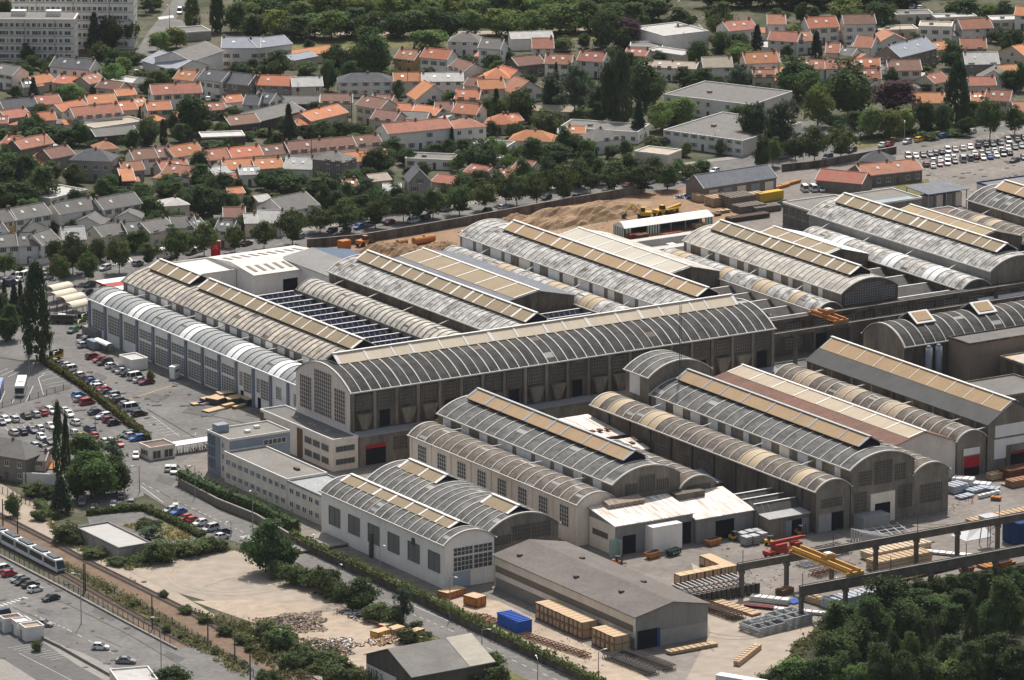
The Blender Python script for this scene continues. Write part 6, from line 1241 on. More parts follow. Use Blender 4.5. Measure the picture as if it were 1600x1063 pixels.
def truck(label, px, py, ang, L, boxm, cabm, H=3.4):
    q = G(px, py); t = thing('truck', label, 'truck', (q.x, q.y, 0.1), math.radians(ang)); b = MB(); b.box(-L/2, L/2-2.2, -1.2, 1.2, 1.0, H); b.build('cargo_box', boxm, t)
    b = MB(); b.hexa([(L/2-2.0, -1.15, 0.5), (L/2, -1.15, 0.5), (L/2, 1.15, 0.5), (L/2-2.0, 1.15, 0.5)], [(L/2-2.0, -1.1, 2.6), (L/2-0.5, -1.1, 2.6), (L/2-0.5, 1.1, 2.6), (L/2-2.0, 1.1, 2.6)]); b.build('cab', cabm, t)
    b = MB(); b.hexa([(L/2+0.02, -1.0, 1.5), (L/2-0.14, -1.0, 1.5), (L/2-0.14, 1.0, 1.5), (L/2+0.02, 1.0, 1.5)], [(L/2-0.3, -1.0, 2.4), (L/2-0.5, -1.0, 2.4), (L/2-0.5, 1.0, 2.4), (L/2-0.3, 1.0, 2.4)]); b.build('windscreen', CGLS, t)
    b = MB(); b.box(-L/2, L/2-0.3, -0.6, 0.6, 0.55, 0.98); b.build('chassis', DKSTEEL, t)
    for x in (-L/2+1.2, L/2-1.2):
        for s in (-1, 1): m = MB(); m.tube((x, s*0.9, 0.5), (x, s*1.22, 0.5), 0.5, 10); m.build('wheel', TYRE, t)
truck('white box truck with orange cab standing on the avenue by the far zebra crossing', 262, 405, 20, 8, WHITE, mat('orange_cab', (0.55, 0.17, 0.03), (0.45, 0.14, 0.03)))
truck('big white box trailer truck cut by the bottom edge at the storage yard', 1166, 1088, -62, 13.5, WHITE, WHITE, 3.9)
# ---- tram with its articulated sections
TRK = [(-60, 812), (0, 848), (96, 896), (180, 944), (262, 990), (300, 1010)]
q0 = G(96, 897); q1 = G(30, 862); dv = (q0-q1).normalized(); TA = math.atan2(dv.y, dv.x)
TM = thing('tram', 'white articulated tram with dark roof units running toward the lower road', 'tram', (q0.x, q0.y, 0.15), TA)
TWH = mat('tram_white', (0.72, 0.74, 0.74), (0.62, 0.64, 0.65), 0.4, 0.4); TGR = mat('tram_green_stripe', (0.05, 0.22, 0.16), (0.04, 0.18, 0.14))
for k in range(5):
    x1 = -0.0-k*7.3; x0 = x1-6.9; b = MB()
    if k == 0: b.hexa([(x0, -1.18, 0.35), (x1, -1.0, 0.35), (x1, 1.0, 0.35), (x0, 1.18, 0.35)], [(x0, -1.12, 3.0), (x1-0.9, -1.0, 3.0), (x1-0.9, 1.0, 3.0), (x0, 1.12, 3.0)])
    else: b.hexa([(x0, -1.18, 0.35), (x1, -1.18, 0.35), (x1, 1.18, 0.35), (x0, 1.18, 0.35)], [(x0, -1.12, 3.0), (x1, -1.12, 3.0), (x1, 1.12, 3.0), (x0, 1.12, 3.0)])
    o = b.build('carriage_body', TWH, TM)
    for s in (-1, 1): m = MB(); m.hexa([(x0+0.3, s*1.15-0.04, 1.25), (x1-(1.1 if k == 0 else 0.3), s*1.15-0.04, 1.25), (x1-(1.1 if k == 0 else 0.3), s*1.15+0.04, 1.25), (x0+0.3, s*1.15+0.04, 1.25)], [(x0+0.3, s*1.12-0.04, 2.55), (x1-(1.1 if k == 0 else 0.3), s*1.12-0.04, 2.55), (x1-(1.1 if k == 0 else 0.3), s*1.12+0.04, 2.55), (x0+0.3, s*1.12+0.04, 2.55)]); m.build('window', CGLS, o)
    if k < 4: m = MB(); m.box(x0-0.42, x0+0.02, -1.0, 1.0, 0.5, 2.85); m.build('bellows', TYRE, TM)
    m = MB(); m.box(x0+1.0, x1-(2.0 if k == 0 else 0.8), -0.8, 0.8, 3.0, 3.35); m.build('roof_unit', mat('roof_unit_grey', (0.075, 0.085, 0.10), (0.14, 0.15, 0.16), 0.8), TM)
    m = MB(); m.box(x0+0.4, x1-0.5, -1.0, 1.0, 0.1, 0.4); m.build('bogie', DKSTEEL, TM)
m = MB(); m.hexa([(0.02, -0.92, 1.1), (-0.1, -0.92, 1.1), (-0.1, 0.92, 1.1), (0.02, 0.92, 1.1)], [(-0.68, -0.92, 2.75), (-0.9, -0.92, 2.75), (-0.9, 0.92, 2.75), (-0.68, 0.92, 2.75)]); m.build('windscreen', CGLS, TM)
m = MB(); m.box(-0.1, 0.06, -0.95, 0.95, 0.35, 0.75); m.build('bumper', TGR, TM)
for s in (-1, 1): m = MB(); m.box(0.0, 0.08, s*0.65-0.15, s*0.65+0.15, 0.8, 0.98); m.build('headlight', LAMP, TM)
# ---- rails, fences, poles
RAILM = mat('worn_rail', (0.10, 0.07, 0.055), (0.16, 0.12, 0.10), 1, 0.5); SLEEP = mat('sleeper', (0.115, 0.095, 0.08), (0.16, 0.14, 0.12), 0.6)
def track(label, pts, off=0.0):
    P = [G(x, y) for x, y in pts]; t = thing('railway_track', label, 'track', (P[0].x, P[0].y, 0)); o = P[0]; b = MB(); sl = MB()
    for p, q in zip(P[:-1], P[1:]):
        d = (q-p).normalized(); a = Vector((-d.y, d.x, 0)); L = (q-p).length
        for s in (-0.72, 0.72): b.bar(p-o+a*(s+off)+Vector((0, 0, 0.24)), q-o+a*(s+off)+Vector((0, 0, 0.24)), 0.14, 0.2)
        for k in range(int(L/0.75)): c = p-o+d*(k*0.75)+a*off; sl.bar(c-a*1.25+Vector((0, 0, 0.11)), c+a*1.25+Vector((0, 0, 0.11)), 0.24, 0.12)
    b.build('rail', RAILM, t); s_ = sl.build('sleeper', SLEEP, t); s_['kind'] = 'stuff'
UP = [(-60, 776), (0, 806), (80, 847), (135, 877), (220, 919), (300, 959), (400, 1015), (490, 1064), (520, 1082)]
track('upper railway track curving down beside the sandy lot', UP, 0.0)
track('tram track nearest the wire fence under the tram', TRK, 0.0)
track('second tram track between the tram and the grassy strip', TRK, 3.2)
def fence(label, pts, h, step, m=DKSTEEL, mesh=True, name='wire_fence'):
    P = [G(x, y) for x, y in pts]; t = thing(name, label, 'fence', (P[0].x, P[0].y, 0)); o = P[0]; po = MB(); r = MB()
    for p, q in zip(P[:-1], P[1:]):
        L = (q-p).length; n = max(1, int(L/step))
        for k in range(n): c = p-o+(q-p)*(k/n); po.box(c.x-0.06, c.x+0.06, c.y-0.06, c.y+0.06, 0, h)
        for z in ([h*0.96, h*0.1]+[h*(0.25+0.18*i) for i in range(4)] if mesh else [h*0.9]): r.bar(p-o+Vector((0, 0, z)), q-o+Vector((0, 0, z)), 0.035)
    po.build('post', m, t)['kind'] = 'stuff'; r.build('wire', m, t)
def wall(label, pts, h, th, m, name='boundary_wall', cap=None):
    P = [G(x, y) for x, y in pts]; t = thing(name, label, 'wall', (P[0].x, P[0].y, 0)); o = P[0]; b = MB(); c = MB()
    for p, q in zip(P[:-1], P[1:]):
        d = (q-p).normalized(); p = p-d*0.02; b.bar(p-o+Vector((0, 0, h/2)), q-o+Vector((0, 0, h/2)), th, h); c.bar(p-o+Vector((0, 0, h+0.05)), q-o+Vector((0, 0, h+0.05)), th+0.12, 0.1)
    b.build('wall', m, t); c.build('coping', cap or CONC, t)
fence('dark post-and-wire fence between the tram track and the lower road', [(-40, 846), (0, 866), (100, 918), (200, 972), (274, 1012)], 1.9, 2.4)
wall('low pale kerb wall at the foot of the tram fence', [(-40, 850), (0, 870), (100, 922), (200, 976), (276, 1016)], 0.45, 0.35, PAVE, 'kerb_wall')
fence('dark wire fence through the grassy strip between the two railways', [(96, 888), (200, 940), (300, 995), (380, 1045), (420, 1078)], 1.8, 3.0)
fence('thin wire fence between the bus yard and the car park', [(-10, 641), (60, 622), (112, 606)], 1.6, 3.0)
fence('post fence along the gravel lane by the railway', [(-20, 762), (20, 778), (60, 796)], 1.8, 2.0)
wall('dark street wall under the hedge beside the white twin halls', [(455, 850), (560, 899), (662, 946), (740, 986), (800, 1014), (900, 1062), (960, 1092)], 1.9, 0.35, W_SOOT)
wall('rubble street wall in front of the beige office wing', [(279, 760), (340, 792), (400, 816), (455, 848)], 2.0, 0.4, mat('rubble_wall', (0.23, 0.195, 0.155), (0.16, 0.14, 0.115), 0.8, fine=0.15))
wall('dark factory boundary wall between the avenue and the earth yard', [(480, 388), (560, 381), (640, 368), (720, 354), (850, 330), (930, 316), (975, 308)], 2.6, 0.35, W_SOOT)
wall('stone wall along the far avenue beside the parked cars', [(1222, 268), (1280, 262), (1345, 250), (1400, 240)], 2.2, 0.4, W_SOOT)
wall('dark panel wall with blue tinge behind the far car park', [(1541, 304), (1600, 291), (1680, 272)], 2.0, 0.3, W_BGREY)
wall('white garden wall below the end grey town house', [(28, 402), (52, 416), (78, 411)], 1.8, 0.3, WALLS['w'][1], 'garden_wall')
wall('low sand-coloured wall at the earth yard corner', [(975, 306), (1000, 303), (1008, 298)], 2.4, 0.35, W_CONC)
def pole(label, px, yb, yt, name='lamp_post', arm=0, m=STEEL, ang=0.6, dark=False, group=None):
    q = G(px, yb); h = tallness(px, yb, yt); t = thing(name, label, 'lamp post' if name == 'lamp_post' else 'pole', (q.x, q.y, 0), ang, group); b = MB(); b.cyl(0, 0, 0, h, 0.13 if not dark else 0.17, 0.08 if not dark else 0.14, 7); b.build('pole', m, t)
    if arm: b = MB(); b.bar((0, 0, h), (arm, 0, h+0.25), 0.09); b.build('arm', m, t); b = MB(); b.box(arm-0.1, arm+0.7, -0.16, 0.16, h+0.16, h+0.32); b.build('lamp_head', WHITE, t)
for i, (x, yb, yt, lb) in enumerate(((127, 976, 898, 'beside the road opposite the tram'), (252, 1050, 966, 'at the railway end of the lower road'), (218, 770, 729, 'at the street corner by the gate'), (305, 778, 728, 'before the office tower'), (361, 838, 815, 'beside the parked kerb cars'), (395, 834, 766, 'before the beige office wing'), (490, 864, 834, 'at the deck of the white twin halls'), (530, 906, 881, 'across from the white twin halls'), (594, 912, 852, 'before the white blank windows'), (703, 968, 902, 'at the corner of the white gable'), (753, 1020, 984, 'above the blue tarpaulin stack'), (149, 670, 650, 'in the car park by the ochre hedge'), (46, 588, 556, 'in the bus yard beside the poplar'), (935, 1062, 1018, 'at the storage yard hedge'), (1117, 236, 207, 'at the school forecourt'), (1058, 28, 4, 'behind the white chapel'), (1413, 222, 192, 'beside the yellowish tree'), (840, 1068, 1030, 'at the street by the bottom shed'), (265, 42, 10, 'on the top side street'))):
    pole('slim grey street lamp %s' % lb, x, yb, yt, arm=1.4, ang=2.4+0.3*i, group='street lamps')
for i, (x, yb, yt) in enumerate(((28, 850, 790), (131, 926, 880), (133.5, 925, 880), (238, 984, 930), (325, 1009, 958), (367, 1037, 992), (391, 1063, 1021), (5, 838, 780))):
    t = pole('dark overhead-line post, %s along the tram and railway corridor' % nth(i), x, yb, yt, 'overhead_line_pole', 0, DKSTEEL, dark=True, group='overhead line posts')
for i, (x, yb, yt) in enumerate(((105, 128, 75), (70, 245, 190), (220, 205, 165), (395, 165, 118), (447, 205, 165), (118, 225, 180), (550, 205, 150), (637, 150, 105), (720, 220, 180), (466, 168, 130), (767, 228, 172), (487, 262, 208), (480, 236, 200), (866, 118, 78), (935, 160, 100), (1406, 62, 40), (1436, 75, 48), (1310, 105, 88), (655, 150, 118), (345, 300, 250), (735, 184, 160), (1030, 112, 92))):
    pole('thin dark utility pole, %s among the housing rows' % nth(i), x, yb, yt, 'utility_pole', 0, DKSTEEL, group='utility poles')
# ================================================================ YARD, SMALL BUILDINGS, MACHINES
WOOD = mat('pale_crate_wood', (0.46, 0.34, 0.215), (0.36, 0.26, 0.165), 0.8, 0.85, (0.4, 1, 3), 0.12)
WOODT = mat('bright_lumber', (0.56, 0.42, 0.27), (0.42, 0.30, 0.19), 0.9, 0.85, (0.3, 3, 1), 0.15)
WOODD = mat('dark_batten', (0.20, 0.11, 0.06), (0.14, 0.08, 0.05), 0.8)
ORG = mat('orange_paint', (0.47, 0.19, 0.05), (0.34, 0.14, 0.045), 0.5, 0.6); YEL = mat('yellow_paint', (0.60, 0.37, 0.04), (0.46, 0.28, 0.04), 0.5, 0.6); CRN = mat('crane_yellow', (0.52, 0.29, 0.07), (0.40, 0.22, 0.06), 0.4, 0.6)
BLU = mat('blue_tarpaulin', (0.02, 0.10, 0.42), (0.015, 0.07, 0.32), 0.6, 0.5); REDP = mat('red_machine_paint', (0.38, 0.06, 0.04), (0.27, 0.05, 0.04), 0.5, 0.55)
GRN = mat('green_stripe', (0.06, 0.20, 0.13), (0.05, 0.16, 0.10), 0.5); DGR = mat('dark_green_paint', (0.02, 0.06, 0.045), (0.02, 0.045, 0.035), 0.5); SLAB = mat('wrapped_bluish_panels', (0.44, 0.48, 0.53), (0.34, 0.38, 0.43), 0.6)
def mesh_thing(b, name, mats, label, cat, loc, rz=0.0, group=None):
    o = b.build(name, mats); o.location = loc; o.rotation_euler = (0, 0, rz); return tag(o, label, cat, group)
def crate(label, x, y, z, L, W, H, group=None, m=None, rz=0.0, name='wooden_crate', cat='crate'):
    b = MB(); b.box(-L/2, L/2, -W/2, W/2, 0.12, H-0.06, 0); b.box(-L/2-0.03, L/2+0.03, -W/2-0.02, W/2+0.02, H-0.06, H, 1)
    for s in (-0.8, 0, 0.8): b.box(-L/2-0.04, L/2+0.04, W/2*s-0.09, W/2*s+0.09, 0, 0.12, 2)
    for s in (-1, 1):
        for zz in (0.2, H-0.28): b.box(s*L/2-(0.05 if s < 0 else 0), s*L/2+(0.05 if s > 0 else 0), -W/2, W/2, zz, zz+0.14, 2)
    for k in (-1, 1): b.box(-L/2-0.06, -L/2, k*(W/2-0.07)-0.07, k*(W/2-0.07)+0.07, 0.12, H-0.06, 2)
    for k in (-0.9, 0.0, 0.9): b.box(L/2*k-0.07, L/2*k+0.07, -W/2-0.05, -W/2, 0.12, H-0.06, 2)
    return mesh_thing(b, name, [m or WOOD, WOODT, WOODD], label, cat, (x, y, z), rz, group)
for gn, y0, n in (('stack nearest the warehouse door', -254.7, 5), ('middle stack', -241.9, 6), ('stack farthest from the warehouse door', -231.6, 5)):
    for k in range(n):
        for lv in (0, 1): crate('%s wooden crate, %s from the door end of the %s' % (('lower', 'upper')[lv], nth(k), gn), -131.9+R.uniform(-0.08, 0.08), y0+0.85+k*1.76, 0.06+lv*1.95, 4.3, 1.58, 1.88, 'crates beside the cream-walled warehouse')
for k in range(6): crate('pale crate, %s from the near end of the row before the white trusses' % nth(k), -92.0+k*2.3, -218.3+k*0.1, 0.06, 2.1, 2.6, 2.7, 'crates before the white trusses')
for k in range(5): crate('pale crate, %s from the near end of the row behind the white trusses' % nth(k), -78.2+k*0.1, -217.2+k*2.3, 0.06, 3.0, 2.2, 2.4, 'crates behind the white trusses')
def lumber(label, px, py, rz, L, W, H, m=None, name='lumber_stack', cat='lumber', layers=3, gap=0.11, group=None):
    q = G(px, py); b = MB(); lh = (H-0.15)/layers
    for x in (-0.38, 0, 0.38): b.box(L*x-0.08, L*x+0.08, -W/2, W/2, 0, 0.15, 1)
    for i in range(layers):
        n = max(2, int(W/0.7))
        for k in range(n):
            e = R.uniform(-0.12, 0.12); w0 = -W/2+W*k/n; b.box(-L/2+e, L/2+e, w0+0.05, w0+W/n-0.05, 0.15+i*lh, 0.15+(i+1)*lh-gap, 0)
    for k in range(int(L/1.6)): x = -L/2+0.8+k*1.6; b.box(x-0.07, x+0.07, -W/2-0.04, W/2+0.04, H-gap, H-gap+0.09, 1)
    return mesh_thing(b, name, [m or WOODT, WOODD], label, cat, (q.x, q.y, 0.08), rz, group)
lumber('long pale lumber stack lying before the warehouse gable', 1081, 1016, 0.0, 12.5, 2.2, 0.9)
lumber('two long tan beams running up to the steel trusses near the trailer', 1168, 1028, 0.62, 14, 1.6, 1.3, layers=2)
lumber('pale lumber stack beside the dark trusses right of the warehouse', 1150, 952, -1.45, 14, 3.0, 0.7)
lumber('white and tan lumber packs under the crane runway, nearer pack', 1405, 884, 0.05, 16, 4.4, 2.6)
lumber('white and tan lumber packs under the crane runway, farther pack', 1400, 866, 0.05, 18, 4.0, 2.0, mat('pale_lumber', (0.60, 0.50, 0.38), (0.48, 0.38, 0.27), 0.9))
lumber('long pale lumber row behind the far runway at the right', 1565, 808, 0.05, 20, 3.0, 1.0)
lumber('tan lumber under the near crane runway beside the blue sheets', 1285, 945, -1.4, 9, 3.0, 1.6)
lumber('white-wrapped long packs beside the wood under the runway', 1325, 945, 0.1, 12, 4.2, 2.4, SLAB)
lumber('grey-blue packs in the street before the red shutter door, big block', 1493, 768, 0.2, 5, 4, 2.0, SLAB)
for i, (x, y, L, W, H, m, lb) in enumerate(((1505, 757, 5, 3, 1.8, WSHEET, 'white wrapped pack on top of the yard packs before the red door'), (1527, 768, 6, 3, 0.9, SLAB, 'low bluish pack in the middle of the packs before the red door'), (1545, 766, 5, 3, 0.8, SLAB, 'bluish sheet pack at the right of the packs before the red door'), (1507, 778, 4.5, 2.6, 0.7, SLAB, 'flat bluish pack nearest the worker'), (1532, 760, 5, 2.6, 1.0, WSHEET, 'whitish pack behind the bluish packs'), (1545, 776, 7, 1.0, 1.0, WSHEET, 'long white roll lying in front of the packs'), (1556, 782, 2.4, 1.6, 1.0, ORG, 'orange crate in front of the white roll'))):
    lumber(lb, x, y, 0.15 if i % 2 else -0.9, L, W, H, m)
for i, (x, y, L, W, H, m, lb) in enumerate(((1560, 748, 6, 2.4, 1.8, WOODT, 'tan lumber stack left of the big brown stacks at the right edge'), (1588, 746, 8, 4, 2.6, RUST, 'tall brown stack at the right edge by the dark doorway'), (1596, 758, 8, 3, 1.8, mat('reddish_lumber', (0.36, 0.19, 0.12), (0.27, 0.14, 0.09), 0.8), 'reddish lumber stack nearest the right edge'), (1576, 757, 4, 1.5, 0.5, WOODT, 'low tan planks before the reddish stack'))):
    lumber(lb, x, y, 0.05, L, W, H, m)
for i, (x, y, L, W, H, m, lb) in enumerate(((1106, 313, 9, 4, 2.4, WOODT, 'tan lumber pile at the rear left of the earth yard timber'), (1125, 320, 8, 5, 2.8, WOOD, 'broad tan crate pile left of the grey timber block'), (1120, 306, 8, 4, 2.2, WOODT, 'tan pile at the back of the earth yard timber'), (1152, 322, 9, 7, 3.6, mat('weathered_grey_timber', (0.20, 0.175, 0.15), (0.13, 0.115, 0.10), 0.8), 'tall weathered grey timber block in the earth yard'), (1170, 330, 9, 5, 2.2, MATS['weathered_grey_timber'], 'low grey timber block with pale top in the earth yard'), (1150, 308, 7, 3, 1.6, WOODT, 'small bright tan pile behind the grey timber block'), (1178, 316, 5, 3, 3.0, WOODT, 'bright tan pile right of the grey timber block'), (1196, 330, 9, 4, 1.8, MATS['weathered_grey_timber'], 'dark timber row at the right end of the earth yard piles'), (1168, 343, 14, 3, 1.4, mat('dark_timber', (0.11, 0.09, 0.075), (0.08, 0.065, 0.055), 0.8), 'long dark timber row nearest the tall whitened hall'), (1110, 338, 6, 3, 0.8, WOODD, 'low brown planks beside the green striped shed'), (1130, 333, 4, 2, 1.0, WOODT, 'lone tan pack between green shed and timber'))):
    lumber(lb, x, y, 0.0, L, W, H, m, layers=4)
def truss_bundle(label, px, py, rz, L, W, H, n, m, group=None):
    q = G(px, py); b = MB()
    for k in range(n):
        y = -W/2+W*k/max(1, n-1); z0 = 0.15
        b.bar((-L/2, y, z0), (L/2, y, z0), 0.14); b.bar((-L/2, y, z0+H), (L/2, y, z0+H), 0.14); c = int(L/1.4)
        for i in range(c): x = -L/2+L*i/c; b.bar((x, y, z0), (x+L/c/2, y, z0+H), 0.08); b.bar((x+L/c/2, y, z0+H), (x+L/c, y, z0), 0.08)
    for x in (-0.4, 0.4): b.bar((L*x, -W/2-0.2, 0.08), (L*x, W/2+0.2, 0.08), 0.16); b.bar((L*x, -W/2-0.1, 0.2+H), (L*x, W/2+0.1, 0.2+H), 0.1)
    return mesh_thing(b, 'truss_bundle', m, label, 'steel trusses', (q.x, q.y, 0.1), rz, group)
truss_bundle('dark steel trusses lying before the crates, left bundle', 985, 1042, -1.5, 17, 2.6, 1.0, 5, DKSTEEL, 'dark trusses by the crates'); truss_bundle('dark steel trusses lying before the crates, right bundle', 1014, 1036, -1.5, 16, 2.4, 1.1, 5, DKSTEEL, 'dark trusses by the crates')
truss_bundle('thin rusty trusses along the street hedge, below the crates', 868, 1012, -1.42, 22, 1.6, 0.7, 3, RUST); truss_bundle('long dark trusses between warehouse and tan lumber', 1098, 950, -1.5, 26, 3.0, 1.2, 4, DKSTEEL); truss_bundle('brown lattice bundle beside the pale lumber stack', 1128, 960, -1.45, 13, 3.0, 1.3, 4, RUST)
truss_bundle('black lattice stack under the crane bridge', 1290, 868, 0.1, 12, 5, 1.4, 6, DKSTEEL); truss_bundle('grey lattice stack left of the crane runway post', 1278, 880, 0.1, 11, 3, 1.2, 5, STEEL); truss_bundle('rusty bundle in the shade between the crane runways', 1300, 895, 0.12, 12, 3, 1.0, 4, RUST)
# leaning white-tipped steel frames
q = G(1116, 930); b = MB()
for k in range(13):
    x = -8.4+k*1.35
    b.bar((x, 4.5, 2.6), (x+1.0, -4.5, 0.4), 0.22, 0.25, 0); b.bar((x, 4.6, 2.7), (x+0.9, 1.4, 2.2), 0.2, 0.12, 1); b.bar((x+0.2, 4.0, 0.1), (x+0.5, 2.0, 2.3), 0.14, 0.14, 1); b.bar((x+1.0, -4.5, 0.1), (x+1.0, -4.5, 2.4), 0.5, 0.9, 0); b.bar((x+0.9, -3.2, 0.2), (x+0.9, -3.2, 2.2), 0.9, 0.5, 0); b.bar((x+0.7, -1.8, 0.2), (x+0.7, -1.8, 1.6), 0.8, 0.4, 0)
for z in (0.5, 1.5): b.bar((-8.6, 3, z), (9, 2.5, z), 0.2, 0.2, 0); b.bar((-8, -3.8, z), (9.6, -3.8, z), 0.2, 0.2, 0)
mesh_thing(b, 'steel_frame_row', [DKSTEEL, WHITE], 'row of leaning dark frames with white arms between crates and crane post', 'steel frames', (q.x, q.y, 0.08), 0.02)
for lb, x, y, n, m in (('grey steel frame stack with light arms near the wood', 1192, 985, 7, STEEL), ('flat grey steel frames stacked behind the light-armed stack', 1232, 975, 9, STEEL)):
    q = G(x, y); b = MB()
    for k in range(n):
        z = 0.2+k*0.26; s = R.uniform(-0.3, 0.3)
        for yy in (-3.4, 0, 3.4): b.bar((-4+s, yy, z), (4+s, yy, z), 0.2, 0.18)
        for xx in (-4, -1.3, 1.3, 4): b.bar((xx+s, -3.4, z), (xx+s, 3.4, z), 0.16, 0.16)
    if x < 1200:
        for k in range(6): b.bar((-3+k*1.2, 3, 2.0), (-2.4+k*1.2, -3, 2.7), 0.16, 0.16)
    mesh_thing(b, 'steel_frame_stack', m, lb, 'steel frames', (q.x, q.y, 0.08), 0.12)
q = G(1372, 838); b = MB()
for k in range(5): b.hexa([(-8, -4+k*1.0, 0), (-7.6, -4+k*1.0, 0), (-7.6, -3.8+k*1.0, 0), (-8, -3.8+k*1.0, 0)], [(-8, -4+k*1.0, 3.0), (-7.6, -4+k*1.0, 3.0), (-7.6, -3.8+k*1.0, 3.0), (-8, -3.8+k*1.0, 3.0)]); b.bar((-8, -3.9+k, 2.9), (1, -5.5+k, 0.6), 0.24, 0.3)
b.hexa([(-8, -4.1, 0), (-1, -6, 0), (-1, -5.8, 0), (-8, -3.9, 0)], [(-8, -4.1, 2.8), (-1, -6, 1.2), (-1, -5.8, 1.2), (-8, -3.9, 2.8)])
for k in range(5): b.bar((-4+k*2.4, -5, 1.0), (-1+k*2.4, 4, 1.0), 0.22, 0.2)
for k in range(4): b.bar((-5, -4+k*2.4, 1.1), (8, -5+k*2.4, 0.9), 0.22, 0.2)
mesh_thing(b, 'steel_frame_stack', [mat('pale_steel', (0.46, 0.46, 0.45), (0.36, 0.36, 0.36), 0.8)], 'long pale steel grid frames on the open yard before the glazed gable', 'steel frames', (q.x, q.y, 0.08), 0.05)
# ---- crane runways
RUNM = mat('dark_runway_concrete', (0.16, 0.142, 0.118), (0.085, 0.076, 0.064), 0.3, 0.9, (1, 1, 0.4), 0.15)
def runway(label, x0, x1, y, ztop, cols, bh=1.7, m=RUNM):
    t = thing('crane_runway', label, 'crane runway', (x0, y, 0)); b = MB(); b.box(0, x1-x0, -0.28, 0.28, ztop-bh, ztop); b.build('beam', m, t)
    b = MB(); b.box(0, x1-x0, -0.55, 0.55, ztop+0.0, ztop+0.16); b.build('flange', CONC, t); b = MB(); b.box(0, x1-x0, -0.06, 0.06, ztop+0.16, ztop+0.32); b.build('rail', RAILM, t)
    for c in cols: b = MB(); b.box(c-x0-0.36, c-x0+0.36, -0.5, 0.5, 0, ztop-bh-0.02); b.box(c-x0-0.55, c-x0+0.55, -0.62, 0.62, ztop-bh-0.7, ztop-bh-0.02); b.build('column', RUNM, t)
    for c in cols[::2]: b = MB(); b.box(c-x0-0.06, c-x0+0.06, -0.5, -0.38, ztop+0.16, ztop+3.2); b.build('post', DKSTEEL, t)
runway('far concrete crane runway across the right-hand yard', -87, 45, -233.4, 8.0, (-85.8, -73.5, -61, -48.7, -37.3, -25.6, -14, -2, 10, 22))
runway('near concrete crane runway along the edge of the wood', -85.5, 45, -255.6, 8.0, (-85, -73, -61, -49.5, -40, -31.4, -19, -8, 4, 16), 2.4)
runway('crane runway fixed along the sooty street facade of the back halls', 25, 180, -54.4, 10.4, (40, 60, 80, 100, 120, 140, 160), 1.0, W_SOOT)
runway('free-standing crane runway in the street before the back halls', 25.5, 180, -66, 10.2, (28, 46, 64, 82, 100, 118, 136, 154), 1.0, W_SOOT)
def bridge(label, x, y0, y1, z, m, name='bridge_crane', h=1.2, cab=True):
    t = thing(name, label, 'bridge crane', (x, y0, z))
    L = y1-y0
    for s in (-1.1, 1.1): b = MB(); b.box(s-0.22, s+0.22, -0.4, L+0.4, 0.25, 0.25+h); b.build('girder', m, t)
    for y in (0, L): b = MB(); b.box(-2.3, 2.3, y-0.3, y+0.3, 0.0, 0.75); b.build('end_carriage', m, t)
    b = MB(); b.box(-1.3, 1.3, L*0.42, L*0.42+2.0, 0.3+h, 1.3+h, 0); b.box(-0.8, 0.8, L*0.42+0.2, L*0.42+1.8, 1.3+h, 1.55+h, 1); b.build('hoist_trolley', [m, WHITE], t)
    b = MB(); b.box(-1.9, -1.4, -0.2, L+0.2, 0.2, 0.28); [b.bar((-1.9, L*k/14, 0.28), (-1.9, L*k/14, 1.2), 0.06) for k in range(15)]; b.bar((-1.9, 0, 1.2), (-1.9, L, 1.2), 0.06); b.build('walkway', m, t)
bridge('ochre bridge crane spanning the two yard runways', -70.5, -255.6, -233.4, 8.3, CRN)
bridge('orange bridge crane hanging over the street before the back halls', 60.5, -66, -54.4, 10.6, ORG, h=1.0)
bridge('yellow bridge crane on the ledge at the end of the near orange-skylight hall', -76.6, -98, -90.5, 8.3, YEL, h=0.8)
# ---- machines
def forklift(label, px, py, rz, m, s=1.0):
    q = G(px, py); t = thing('forklift', label, 'forklift', (q.x, q.y, 0.1), rz); t.scale = (s, s, s)
    b = MB(); b.box(-1.3, 0.7, -0.6, 0.6, 0.3, 1.0); b.box(-1.4, -0.8, -0.58, 0.58, 0.4, 1.25); b.build('body', m, t)
    b = MB(); [b.bar((x, y, 1.0), (x*0.8, y*0.9, 2.15), 0.08) for x in (-0.8, 0.6) for y in (-0.5, 0.5)]; b.box(-0.75, 0.6, -0.52, 0.52, 2.12, 2.2); b.build('cab_frame', DKSTEEL, t)
    b = MB(); [b.box(0.8, 0.95, y-0.07, y+0.07, 0.1, 2.7) for y in (-0.35, 0.35)]; [b.box(0.8, 0.92, -0.4, 0.4, z, z+0.1) for z in (0.6, 1.6, 2.6)]; b.build('mast', DKSTEEL, t)
    b = MB(); [b.box(0.95, 2.1, y-0.07, y+0.07, 0.12, 0.2) for y in (-0.3, 0.3)]; b.build('fork', STEEL, t)
    b = MB(); b.box(-0.5, -0.05, -0.3, 0.3, 1.0, 1.2); b.box(-0.6, -0.45, -0.3, 0.3, 1.0, 1.6); b.build('seat', TYRE, t)
    for x in (-0.95, 0.5):
        for y in (-0.5, 0.5): b = MB(); b.tube((x, y-0.12, 0.35), (x, y+0.12, 0.35), 0.35, 9); b.build('wheel', TYRE, t)
forklift('yellow forklift at the dark doorway of the rusty sheet-roofed shed', 1148, 845, -1.2, YEL); forklift('small black and yellow forklift beside the grey bins', 1204, 852, -0.6, YEL); forklift('orange-red forklift before the bluish shed doors', 1252, 838, -1.4, ORG, 1.15); forklift('red forklift standing in the doorway of the golden-stripped vault', 1302, 826, -1.57, REDP, 1.1); forklift('orange lift truck behind the white porch shed corner', 966, 884, -1.0, ORG)
